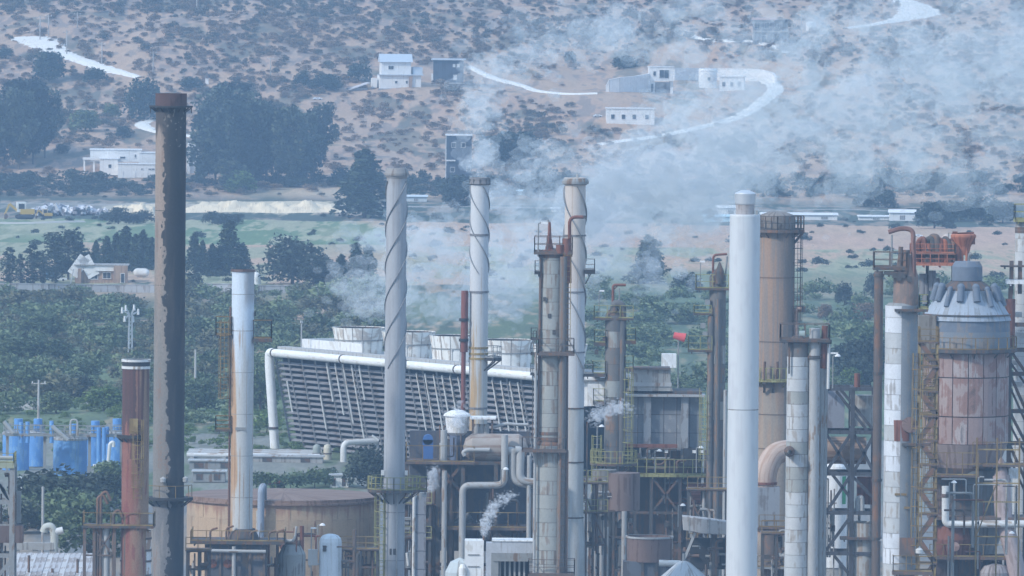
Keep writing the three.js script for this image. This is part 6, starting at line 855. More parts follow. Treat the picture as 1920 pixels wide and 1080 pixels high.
{ // the great reactor
  const t = base('reactor', 'huge reactor with blue grey cone head and patchy pink rust plates', 'reactor vessel', 1812, 640, 838), R = 82 * t.m, x = (c, k = 740) => t.x(c, k), y = t.up, yb = y(830), yc = y(652), yd = y(590), ye = y(540);
  mesh('core', latheG([[R * 0.72, 0], [R * 0.72, yb - 3], [R * 0.94, yb], [R * 0.94, yd], [R * 0.85, yd + 0.4], [R * 0.58, ye], [R * 0.36, y(527)], [0.03, y(524)]], 40), M.darkSteel, t);
  const HEAD = worn([0.33, 0.375, 0.43], [0.24, 0.255, 0.27], { seed: 161, girth: 12, tall: 8, rusty: 0.35 }), RINGM = worn([0.14, 0.17, 0.215], [0.20, 0.19, 0.19], { seed: 162, girth: 12, tall: 8, rusty: 0.3 });
  new MB().lathe([[R * 1.02, yd - 0.5], [R * 0.98, yd], [R * 0.62, ye - 0.2]], 0, 0, 48).build('cone_head', HEAD, t); new MB().lathe([[R * 1.0, yd - 0.02], [R * 1.01, yd - 0.02], [R * 1.01, yd + 0.1], [R * 0.98, yd + 0.12]], 0, 0, 48).build('hoop', M.darkSteel, t); new MB().lathe([[R, y(622)], [R * 0.985, yd - 0.4]], 0, 0, 48).build('shoulder', RINGM, t); new MB().lathe([[R, yc], [R, y(620)]], 0, 0, 48).build('ring', worn([0.20, 0.225, 0.255], [0.26, 0.22, 0.185], { seed: 163, girth: 12, tall: 8, rusty: 0.35 }), t);
  new MB().lathe([[R * 0.35, y(526)], [R * 0.35, y(500)], [R * 0.28, y(490)], [0.04, y(489)]], 0, 0, 32).build('crown', RINGM, t);
  for (const [a, k] of [[-58, 1], [-36, 0], [-14, 1], [14, 1], [38, 0], [60, 1], [-80, 1], [82, 0]]) { const b = a * RAD, h0 = yd + 0.9 + 0.5 * k, p = polar(R * (0.86 - 0.06 * k), b, h0), q = polar(R * 0.70, b, h0 + 1.7 - 0.3 * k), n = new MB().rod(p, q, k ? 0.36 : 0.26, 14).build('nozzle', RINGM, t); new MB().add(new THREE.SphereGeometry(k ? 0.38 : 0.28, 14, 10), new THREE.Matrix4().setPosition(q)).build('cap', RINGM, n); }
  ringPlatform(t, yc, R, R + 0.7, -110, 110, { deck: M.darkSteel, rail: M.ochre, h: 1.15, t: 0.35, rails: 1, post: 0.1 });
  const PL = [[0.33, 0.235, 0.21], [0.30, 0.19, 0.16], [0.37, 0.285, 0.26], [0.25, 0.155, 0.13]].map((c, i) => worn(c, [[0.24, 0.135, 0.11], [0.38, 0.32, 0.305], [0.27, 0.16, 0.13], [0.33, 0.25, 0.23]][i], { seed: 165 + i, girth: 6, tall: 6, rusty: 0.45, W: 128, H: 128, streak: 0.45, soot: 0.2 }));
  const rows = [yb, y(778), y(705), yc - 0.4]; const r = rng(170); for (let j = 0; j < 3; j++) for (let a = -105; a < 105; a += 21) { const y0 = rows[j] + 0.05, y1 = rows[j + 1] - 0.05, N = 3, pts = []; for (let i = 0; i < N; i++) { const u = (a + 0.6 + i * 6.6) * RAD, v = (a + 0.6 + (i + 1) * 6.6) * RAD, Rr = R * 0.975 + 0.02 * r(), A = polar(Rr, u, y0), B = polar(Rr, v, y0), C = polar(Rr, v, y1), D = polar(Rr, u, y1); pts.push(A, B, C, A, C, D); if (!i) pts.push(polar(R * 0.94, u, y0), A, D, polar(R * 0.94, u, y0), D, polar(R * 0.94, u, y1)); if (i === N - 1) pts.push(B, polar(R * 0.94, v, y0), polar(R * 0.94, v, y1), B, polar(R * 0.94, v, y1), C); }
    const g = new THREE.BufferGeometry().setFromPoints(pts), o = r() * 7; g.computeVertexNormals(); g.setAttribute('uv', new THREE.Float32BufferAttribute(pts.flatMap((p) => [Math.atan2(p.x, p.z) * R + o, p.y + o]), 2)); mesh('plate', g, PL[Math.floor(r() * (a < -60 ? 4 : 3.4))], t); }
  new MB().lathe([[R * 0.66, yb - 3.6], [R * 0.97, yb]], 0, 0, 40).build('cone_bottom', worn([0.30, 0.235, 0.215], [0.22, 0.16, 0.14], { seed: 171, girth: 8, tall: 6 }), t);
  const LOW = worn([0.175, 0.19, 0.19], [0.15, 0.14, 0.13], { seed: 172, girth: 8, tall: 8 }); new MB().lathe([[R * 0.70, y(968)], [R * 0.74, yb - 2.6]], 0.6, 0, 40).build('lower_shell', LOW, t); bands(t, 'seam', () => R * 0.745, [y(905), y(935), y(950)], M.darkSteel, { proud: 0.02, t: 0.06 });
  slab(t, x(1740, 884), x(1830, 884), 1.2, R + 1.2, y(885), { deck: M.brownSteel, rail: M.ochre, h: 2.2, sides: 'sw', rails: 2, t: 0.2 }); slab(t, x(1818, 864), x(1925, 864), 1.2, R + 0.9, y(865), { deck: M.brownSteel, rail: M.ochre, h: 2.2, sides: 's', rails: 1, t: 0.2 }); slab(t, x(1738, 962), x(1925, 962), 0.5, R + 1.0, y(963), { deck: M.brownSteel, rail: null, t: 0.3 }); slab(t, x(1738, 1036), x(1890, 1036), 0.5, R + 1.0, y(1037), { deck: M.brownSteel, rail: M.ochre, h: 1.2, sides: 's', rails: 1, t: 0.28 });
  new MB().tube([V(x(1768, 910), y(905), R + 1.3), V(x(1768, 960), y(976), R + 1.3), V(x(1790, 976), y(976), R + 1.3), V(x(1930, 976), y(974), R + 1.3)], 0.36, 14, 0.5).build('white_pipe', M.pipeWhite, t); new MB().cyl(x(1768, 925), y(926), R + 1.3, 0.42, 0.42, 0.35, 14).build('coupling', M.darkSteel, t); new MB().rod(V(x(1785, 930), y(960), R + 0.6), V(x(1785, 930), y(898), R + 0.6), 0.12).build('conduit', M.pipeGrey, t);
  new MB().tube([V(x(1873, 880), y(886), R), V(x(1878, 950), y(968), R + 0.2), V(x(1884, 980), y(990), R + 0.5), V(x(1900, 1040), y(1050), R + 0.8), V(x(1904, 1090), y(1100), R + 0.8)], 0.85, 20, 1.2).build('slide_duct', worn([0.42, 0.335, 0.32], [0.30, 0.23, 0.21], { seed: 173, girth: 5, tall: 5, W: 128, H: 128 }), t); new MB().lathe([[0.85, 0], [0.5, 1.8], [0.1, 2.5]], 0, 0, 20).build('duct_cap', worn([0.36, 0.29, 0.285], [0.28, 0.21, 0.2], { seed: 174, W: 32, H: 32 }), t).position.set(x(1873, 880), y(900), R);
  for (const [c0, k0, c1, k1, w, mat] of [[1760, 965, 1778, 1010, 0.24, M.darkSteel], [1800, 965, 1790, 1000, 0.3, M.darkSteel]]) new MB().bar(V(x(c0), y(k0), R * 0.8), V(x(c1), y(k1), R * 0.8), w).build('brace', mat, t); new MB().lathe([[0.02, 0], [1.5, 0], [1.8, 1.6], [1.5, 2.9], [0.6, 3.1]], 0, 0, 24).build('valve_bonnet', M.rustRed, t).position.set(x(1783, 1010), y(1036), R * 0.85); new MB().lathe([[0.02, 0], [0.45, 0.02], [0.45, 0.14], [0.02, 0.16]], 0, 0, 20).build('cover_plate', worn([0.42, 0.28, 0.24], [0.3, 0.2, 0.17], { seed: 175, W: 16, H: 16 }), t).applyMatrix4(new THREE.Matrix4().makeRotationX(Math.PI / 2).setPosition(x(1786, 1018), y(1018), R * 0.85 + 1.75));
  new MB().lathe([[2.0, y(1036)], [2.6, y(1000)], [2.7, y(976)]], x(1828, 1010), 0.8, 24).build('hopper', worn([0.28, 0.285, 0.28], [0.2, 0.18, 0.17], { seed: 176, W: 64, H: 64 }), t); new MB().lathe([[1.5, 0], [1.5, y(1066)], [1.1, y(1054)], [0.03, y(1048)]], x(1862, 1060), R + 0.3, 24).build('side_drum', worn([0.36, 0.33, 0.33], [0.28, 0.22, 0.21], { seed: 177, W: 32, H: 32 }), t);
  for (let c = 1752, k = 0; c < 1890; c += 19, k++) new MB().box(x(c, 1060), y(1060) - 2.2, 1 + (k % 3), 0.35, 6, 0.35).build('leg', M.darkSteel, t); new MB().box(x(1815, 1060), y(1078), R * 0.5, 6.5, 4, 1).build('casing', worn([0.16, 0.11, 0.10], [0.12, 0.11, 0.12], { seed: 178, W: 64, H: 64 }), t);
  ladder(t, x(1741, 800), R * 0.6, y(960), y(660), -0.3, { mat: M.ochre, w: 0.8, cage: 2, rung: 0.7, hoop: 1.9 }); for (const [k] of [[716], [760], [712]]) slab(t, x(1722, k), x(1752, k), R * 0.4, R * 0.75, y(k + 12), { deck: M.ochre, rail: M.ochre, h: 1.4, t: 0.15, sides: 's', rails: 2 }); new MB().box(x(1736, 625), (y(590) + y(660)) / 2, R * 0.55, 1.7, y(590) - y(660), 2).build('stair_shaft', worn([0.24, 0.215, 0.18], [0.17, 0.13, 0.10], { seed: 179, W: 32, H: 32 }), t);
}
{ // scaffold stair beside the reactor
  const t = base('stair_tower', 'narrow rusty scaffold stair tower with landings between pale column and reactor', 'stair tower', 1738, 800, 806), x = (c) => t.x(c, 800), y = t.up, H = y(612); for (const c of [1722, 1755]) for (const z of [-1, 1]) new MB().box(x(c), H / 2, z, 0.16, H, 0.16).build('column', M.ochre, t);
  for (let k = 640, i = 0; k < 1080; k += 46, i++) { slab(t, x(1718), x(1759), -1.1, 1.2, y(k), { deck: M.brownSteel, rail: M.ochre, h: 1.2, t: 0.14, sides: i % 2 ? 'sw' : 'se', rails: 2, post: 0.06 }); new MB().bar(V(x(i % 2 ? 1722 : 1755), y(k + 46), 1), V(x(i % 2 ? 1755 : 1722), y(k), 1), 0.16, 0.5).build('stair_flight', M.brownSteel, t); }
}
{ const t = base('scaffold', 'ochre scaffold of landings hugging the right lower side of the reactor', 'scaffold', 1862, 900, 822), x = (c) => t.x(c, 900), y = t.up, H = y(820); for (const c of [1830, 1868, 1910]) new MB().box(x(c), H / 2, 0.8, 0.16, H, 0.16).build('standard', M.ochre, t); for (const k of [842, 905, 940, 1005]) new MB().box(x(1870), y(k), 0.8, x(1912) - x(1828), 0.12, 0.12).build('ledger', M.ochre, t); new MB().bar(V(x(1830), y(1005), 0.9), V(x(1868), y(905), 0.9), 0.12).build('brace', M.ochre, t); tangle(t, 301, 14, [1765, 1915], [880, 1075], -1.5, 0.5, y, x, [M.brownSteel, M.darkSteel, M.greySteel, M.pipeGrey, M.rustRed], 0.06, 0.2); }
{ // orange gear on top, behind the head
  const t = base('manifold_deck', 'orange and rust red piping deck with a funnel above the great reactor', 'pipe deck', 1775, 480, 842), x = (c, k = 470) => t.x(c, k), y = t.up, h = y(494);
  slab(t, x(1694), x(1792), -1.5, 1.5, h, { deck: M.orange, rail: M.orange, h: 1.0, t: 0.18, rails: 2, gap: 0.9 }); slab(t, x(1706), x(1790), -1.2, 1.2, y(474), { deck: M.brownSteel, rail: M.orange, h: 0.9, t: 0.14, rails: 2 });
  const r = rng(181); for (let k = 0; k < 9; k++) { const c = 1722 + k * 8; new MB().tube([V(x(c), h, (r() - 0.5) * 2), V(x(c), y(462 - 18 * r()), 0), V(x(c + 10), y(462 - 18 * r()), 0.3), V(x(c + 12), h, 0.6)], 0.2 + 0.16 * r(), 10, 0.5).build('pipe', [M.rustRed, M.orange, M.darkSteel, M.brownSteel][k % 4], t); }
  new MB().lathe([[0.55, y(478)], [0.75, y(462)], [1.25, y(444)], [1.25, y(440)], [1.1, y(438)]], x(1806), 0, 24).build('funnel', M.orange, t); new MB().box(x(1790), y(446), 0.2, 0.5, 1.3, 0.5).box(x(1822), y(448), 0.2, 0.6, 1.0, 0.6).bar(V(x(1784), y(438), 0), V(x(1826), y(436), 0), 0.16).build('hanger', M.rustRed, t); for (const c of [1788, 1796, 1804, 1812]) new MB().rod(V(x(c), h, 0.5), V(x(c), y(466), 0.5), 0.13).build('post', M.orange, t); new MB().rod(V(x(1778), h, 0.2), V(x(1778), y(436), 0.2), 0.07).build('mast', M.greySteel, t); new MB().tube([V(x(1815), y(500), 0.4), V(x(1815), y(478), 0.4), V(x(1822), y(475), 0.4)], 0.2, 10, 0.3).build('grey_pipe', M.greySteel, t);
  for (const c of [1700, 1740, 1788]) new MB().box(x(c), (h + y(560)) / 2 - 2, -1, 0.3, h - y(560) + 4, 0.3).build('column', M.darkSteel, t); for (const [c, k] of [[1732, 522], [1748, 516], [1756, 530], [1738, 540]]) new MB().rod(V(x(c), y(k + 30), -0.6), V(x(c), y(k - 8), -0.6), 0.4, 12).build('valve_bonnet', RING, t);
}
{ // far right frame and column
  const t = base('distillation_column', 'pale column at the right edge with green railed top', 'process column', 1921, 410, 850), R = 17 * t.m, x = (c, k = 500) => t.x(c, k), y = t.up; mesh('core', latheG([[R * 0.95, 0], [R * 0.95, y(412)], [0.03, y(408)]], 24), M.greySteel, t); clad(t, () => R, 0, y(424), 1.3, CLADPALE, 25); bands(t, 'rust_band', () => R, [y(428), y(434)], M.brownSteel, { proud: 0.04, t: 0.3 }); slab(t, x(1901, 410), x(1942, 410), -1, 1.2, y(411), { deck: M.yellow, rail: M.yellow, h: 1.5, t: 0.25, rails: 2 });
  const f = base('steel_frame', 'dark lattice frame of diagonals at the right edge beside the great reactor', 'steel frame', 1908, 700, 846), fx = (c, k = 700) => f.x(c, k); for (const c of [1892, 1924]) new MB().box(fx(c), f.up(540) / 2, 0.8, 0.42, f.up(540), 0.42).build('column', M.darkSteel, f);
  for (const k of [608, 655, 700, 770, 830]) new MB().box(fx(1908), f.up(k), 0.8, fx(1928) - fx(1888), 0.4, 0.4).build('beam', M.darkSteel, f); for (const [a, b] of [[655, 700], [700, 770], [770, 830], [830, 900]]) { new MB().bar(V(fx(1892), f.up(a), 0.8), V(fx(1924), f.up(b), 0.8), 0.3).build('brace', M.darkSteel, f); new MB().bar(V(fx(1892), f.up(a + 22), 0.4), V(fx(1924), f.up(b + 22), 0.4), 0.22).build('brace', M.darkSteel, f); }
  slab(f, fx(1876, 500), fx(1930, 500), -1, 0.6, f.up(498), { deck: M.darkSteel, rail: null, t: 0.14 }); for (const c of [1896, 1912]) new MB().box(fx(c, 520), f.up(520), 0, 0.4, f.up(498) - f.up(560), 0.4).build('post', M.brownSteel, f); slab(f, fx(1886, 524), fx(1930, 524), -1, 1.4, f.up(524), { deck: M.white, rail: null, t: 0.4 }); for (const [c, k] of [[1905, 590], [1910, 628], [1902, 680], [1906, 720]]) new MB().box(fx(c, k), f.up(k), -0.5, 1.2, 0.5, 0.8).build('white_box', M.pipeWhite, f); new MB().box(fx(1901, 885), f.up(886), 1.2, 1.1, 1.0, 0.8).build('white_cabinet', M.white, f);
  new MB().rod(V(fx(1893, 580), f.up(650), 0.9), V(fx(1893, 580), f.up(560), 0.9), 0.5, 14).build('rust_drum', M.rustRed, f);
}
// ---------------------------------------------------------------- frames, vessels and piping between the columns
{ // vessel deck between the first spiral stack and the railed column
  const t = base('pipe_rack', 'steel deck carrying a horizontal vessel and white pipe loops', 'pipe rack', 900, 865, 848), x = (c, k = 870) => t.x(c, k), y = t.up, zb = -4, zf = 2;
  frame(t, [762, 822, 868, 930, 996], [866, 988, 1064], zb, zf, y, x, 0.4, M.darkSteel, [[822, 866, 868, 925], [868, 866, 822, 925], [930, 990, 996, 1060]]);
  slab(t, x(760), x(890), zb, zf + 0.5, y(864), { deck: M.brownSteel, rail: M.ochre, h: 1.6, t: 0.24, sides: 'sw', rails: 1, gap: 1.8 }); slab(t, x(822), x(998), zb, zf + 0.5, y(986), { deck: M.brownSteel, rail: M.ochre, h: 1.5, t: 0.26, sides: 's', rails: 1, gap: 2.4 });
  new MB().box(x(880), y(925), zb + 0.4, x(996) - x(770), 12, 0.3).build('back_screen', worn([0.075, 0.085, 0.11], [0.11, 0.10, 0.10], { seed: 191, girth: 8, tall: 8 }), t);
  const v = new MB().add(latheG([[0.02, x(868)], [0.9, x(868) + 0.25], [1.38, x(868) + 0.9], [1.38, x(990) - 0.9], [0.9, x(990) - 0.25], [0.02, x(990)]], 32), new THREE.Matrix4().makeRotationZ(-Math.PI / 2).setPosition(0, y(838), 0.8)).build('vessel', worn([0.36, 0.315, 0.28], [0.28, 0.21, 0.17], { seed: 192, girth: 8, tall: 6 }), t); for (const c of [885, 960]) new MB().box(x(c), y(858), 0.8, 0.5, 1.3, 2).build('saddle', M.brownSteel, t); new MB().tube([V(x(918), y(841), 2.3), V(x(876), y(841), 2.3), V(x(868), y(846), 2.3), V(x(872), y(852), 2.3)], 0.22, 12, 0.4).build('bypass', M.pipeGrey, t);
  const W = M.pipeWhite; new MB().tube([V(x(946), y(812), 2.8), V(x(946), y(906), 2.8), V(x(868), y(907), 2.8), V(x(868), y(1100), 2.8)], 0.34, 14, 0.8).build('white_pipe', M.pipeGrey, t); new MB().tube([V(x(953), y(842), 2.4), V(x(962), y(842), 2.4), V(x(962), y(900), 2.4), V(x(1000), y(906), 2.4)], 0.4, 14, 1.0).build('white_pipe', M.pipeGrey, t); new MB().tube([V(x(966), y(840), 2.9), V(x(976), y(840), 2.9), V(x(975), y(897), 2.9), V(x(1004), y(900), 2.9)], 0.4, 14, 1.0).build('white_pipe', M.pipeGrey, t); new MB().rod(V(x(834), y(1090), 2.8), V(x(834), y(880), 2.8), 0.26, 12).build('riser', M.pipeGrey, t); new MB().rod(V(x(992), y(1090), 2.9), V(x(992), y(850), 2.9), 0.22, 12).build('riser', M.pipeGrey, t);
  { const d = new MB().lathe([[0.62, 0], [1.0, 0.3], [1.15, 1.5], [1.15, 1.9], [1.35, 1.95], [1.3, 2.15], [0.6, 2.5], [0.02, 2.6]], 0, 0, 24).build('white_dome', M.white, t); d.position.set(x(856), y(818), -1); new MB().cyl(x(856), y(866), -1, 0.7, 0.7, y(818) - y(866), 16).build('pedestal', worn([0.12, 0.16, 0.25], [0.2, 0.2, 0.22], { seed: 193, W: 32, H: 32 }), t); }
  { const s = new MB(); for (const [a, b] of [[886, -2], [922, -2], [886, 0], [922, 0]]) s.box(x(a), (y(826) + y(786)) / 2, b, 0.2, y(786) - y(826), 0.2); s.build('frame_post', M.brownSteel, t); for (const c of [893, 902, 911]) new MB().rod(V(x(c), y(826), -0.8), V(x(c), y(796), -0.8), 0.3, 12).build('filter', M.pipeGrey, t); new MB().box(x(905), y(784), -1, 2.6, 0.2, 3).build('canopy', M.white, t); } new MB().tube([V(x(922), y(802), -0.5), V(x(950), y(794), -0.5), V(x(965), y(796), -0.5), V(x(990), y(796), -0.5)], 0.16, 8, 0.5).build('drooping_pipe', M.pipeGrey, t);
  { const b = new MB().box(x(802), y(843), 0, 1.05, 1.9, 0.9).build('blue_cabinet', plain(0.05, 0.13, 0.34, 0.6), t); new MB().add(cylG(0.52, 0.52, 0.9, 16), new THREE.Matrix4().makeRotationX(Math.PI / 2).setPosition(x(802), y(843) + 0.95, 0)).build('hood', plain(0.05, 0.14, 0.36, 0.6), b); }
  for (const [c, k] of [[832, 806], [830, 830]]) new MB().rod(V(x(c), y(866), 1), V(x(c), y(k), 1), 0.34, 12).build('standpipe', M.pipeGrey, t); tangle(t, 195, 12, [770, 865], [880, 1060], zb + 1, zf, y, x, [M.brownSteel, M.ochre, M.darkSteel, M.greySteel]); tangle(t, 196, 12, [880, 995], [900, 1075], zb + 1, zf - 0.6, y, x, [M.darkSteel, M.brownSteel, M.greySteel]); tangle(t, 197, 14, [824, 864], [795, 870], -3, 1, y, x, [M.pipeGrey, M.darkSteel, M.brownSteel, M.rustRed], 0.07, 0.2);
  new MB().rod(V(x(852), y(985), 0.5), V(x(884), y(968), 0.5), 0.5, 14).build('exchanger', worn([0.17, 0.19, 0.2], [0.14, 0.13, 0.13], { seed: 198, W: 32, H: 32 }), t); for (const c of [806, 814, 846]) new MB().rod(V(x(c), 0, 1.2), V(x(c), y(900), 1.2), 0.34, 12).build('brown_riser', M.brownSteel, t);
}
{ const t = base('duct_column', 'square grey duct column with pale top right of the first spiral stack', 'duct', 787, 930, 838), x = (c, k = 1000) => t.x(c, k), y = t.up; const Z = worn([0.27, 0.29, 0.33], [0.33, 0.29, 0.28], { seed: 201, girth: 4, tall: 8, W: 64, H: 128 }); for (let k = 1100, i = 0; k > 940; k -= 34, i++) new MB().box(0, (y(k) + y(k - 33)) / 2, 0, 24 * t.m - 0.02 * (i % 2), y(k - 33) - y(k), 1.2).build('duct_section', Z, t); new MB().add(cylG(0.75, 0.62, 0.7, 20), new THREE.Matrix4().setPosition(0, y(930), 0)).build('cap', M.pipeGrey, t); new MB().tube([V(x(776), 0, 0.7), V(x(776), y(932), 0.7), V(x(780), y(926), 0.7)], 0.16, 10, 0.3).build('white_pipe', M.pipeWhite, t);
  for (const [k, c] of [[972, 757], [990, 757], [980, 755]]) new MB().box(x(c), y(k), 0.4, 1.3, 0.24, 0.8).build('shelf', M.greySteel, t); new MB().tube([V(x(757), y(1080), 0.4), V(x(757), y(1008), 0.4), V(x(772), y(1006), 0.4)], 0.28, 12, 0.5).build('elbow', M.darkSteel, t); new MB().box(x(752), y(1050), 0, 1.9, 1.5, 1.2).build('grey_box', M.greySteel, t); new MB().rod(V(x(763), y(1036), 0.6), V(x(766), y(1060), 0.6), 0.12).build('white_valve', M.pipeWhite, t); }
{ // white packaged unit with fins
  const t = base('cooler_unit', 'white cube unit with dark vertical fins venting steam at the bottom', 'cooler', 933, 1020, 812, 0), x = (c, k = 1040) => t.x(c, k), y = t.up, h = y(1014); const G = worn([0.47, 0.49, 0.52], [0.38, 0.38, 0.39], { seed: 203, girth: 8, tall: 6, W: 128, H: 96, rusty: 0.2 });
  new MB().box(x(889), h - 2.4, -1.2, x(912) - x(876), 4.8, 3.2).build('white_end', M.white, t); for (const k of [1040, 1062]) new MB().box(x(888), y(k), 0.44, 1.1, 0.1, 0.08).build('hinge', M.greySteel, t); new MB().box(x(917), h - 2.6, -0.6, 0.6, 4.8, 2.4).build('corner_post', G, t);
  new MB().box((x(924) + x(998)) / 2, h - 0.55, -0.9, x(998) - x(921), 1.1, 3.4).build('roof', G, t); new MB().box((x(924) + x(998)) / 2, h + 0.06, -0.9, x(998) - x(920), 0.1, 3.6).build('roof_sheet', M.white, t); new MB().box(x(928), h - 3, -0.6, 0.7, 3.8, 2.6).box(x(996), h - 3, -0.6, 0.5, 3.8, 2.6).box((x(924) + x(998)) / 2, h - 1.5, -0.4, x(998) - x(926), 0.8, 2.4).build('frame', M.greySteel, t); new MB().box((x(935) + x(990)) / 2, h - 3.4, -1.3, x(992) - x(934), 3.6, 0.4).build('dark_back', M.black, t);
  for (let c = 938, i = 0; c < 992; c += 9, i++) new MB().box(x(c), h - 3.5, -0.5, 0.18, 3.4, 0.9).build('fin', M.pipeGrey, t); const p = new MB().lathe([[0.4, 0], [0.4, 1.0], [0.2, 1.4]], 0, 0, 16).build('white_bottle', M.white, t); p.position.set(x(868), h - 3.6, 0.4); new MB().rod(V(x(868), y(1090), 0.4), V(x(868), h - 3.4, 0.4), 0.36, 14).build('bottle', M.white, t); new MB().lathe([[1.4, 0], [1.4, y(1075)], [0.9, y(1056)], [0.05, y(1048)]], x(862), -1.5, 24).build('pale_tank', worn([0.5, 0.56, 0.58], [0.4, 0.42, 0.42], { seed: 204, W: 32, H: 32 }), t); new MB().rod(V(x(908), h, -0.5), V(x(907), h + 0.5, -0.5), 0.16).build('steam_vent', M.darkSteel, t); }
{ const t = base('drum', 'upright white domed drum before the brown tank', 'vessel', 620, 1005, 812), R = 21 * t.m, H = t.up(1016); new MB().lathe([[R, 0], [R, H], [R * 0.93, H + 0.35], [R * 0.7, H + 0.62], [R * 0.3, H + 0.76], [0.02, H + 0.78]], 0, 0, 36).build('shell', worn([0.58, 0.64, 0.69], [0.50, 0.54, 0.57], { seed: 205, girth: 7, tall: 8, W: 128, H: 128, rough: 0.5 }), t); new MB().rod(V(t.x(607), t.up(1024), R * 0.95), V(t.x(662), t.up(1024), 0.6), 0.06).box(t.x(609), t.up(1027), R * 0.9, 0.35, 0.55, 0.3).build('level_pipe', M.darkSteel, t); new MB().rod(V(t.x(665), 0, 0.3), V(t.x(665), t.up(992), 0.3), 0.2, 10).build('standpipe', M.brownSteel, t); slab(t, t.x(642), t.x(668), -0.6, 0.6, t.up(1050), { deck: M.darkSteel, rail: null, t: 0.2 }); new MB().tube([V(t.x(670), 0, 0.5), V(t.x(671), t.up(1040), 0.5), V(t.x(676), t.up(1034), 0.5)], 0.18, 10, 0.3).build('dark_pipe', M.darkSteel, t); new MB().box(t.x(587), t.up(1045), 0.2, 0.9, 1.5, 0.6).build('control_box', M.pipeGrey, t); new MB().box(t.x(588), t.up(990), 0.3, 0.55, 0.14, 0.3).build('lamp', M.white, t); new MB().rod(V(t.x(584), 0, 0.3), V(t.x(584), t.up(990), 0.3), 0.06).build('lamp_post', M.greySteel, t); }
{ // low equipment left of the drum
  const t = base('pump_skid', 'cluster of grey drums and brown pipework before the brown tank', 'pump skid', 545, 1040, 822), x = (c, k = 1040) => t.x(c, k), y = t.up; new MB().lathe([[0.02, 0], [1.3, 0], [1.3, y(1038)], [0.9, y(1022)], [0.05, y(1016)]], x(548), 0.5, 28).build('grey_drum', worn([0.33, 0.345, 0.34], [0.25, 0.22, 0.2], { seed: 206, W: 64, H: 64 }), t); slab(t, x(486), x(556), -1, 1, y(1016), { deck: M.darkSteel, rail: M.brownSteel, h: 1, sides: 's', rails: 1 }); frame(t, [484, 520, 560], [1016, 1060], -1, 1, y, x, 0.24, M.brownSteel); tangle(t, 207, 14, [484, 600], [990, 1075], -1, 2, y, x, [M.brownSteel, M.greySteel, M.pipeGrey, M.rustRed], 0.06, 0.2); new MB().tube([V(x(490), y(1012), 1.6), V(x(552), y(1012), 1.6), V(x(556), y(985), 1.6)], 0.14, 8, 0.4).build('pipe', M.pipeGrey, t); new MB().rod(V(x(566), 0, 0.6), V(x(566), y(985), 0.6), 0.22).build('rust_post', M.rustRed, t); }
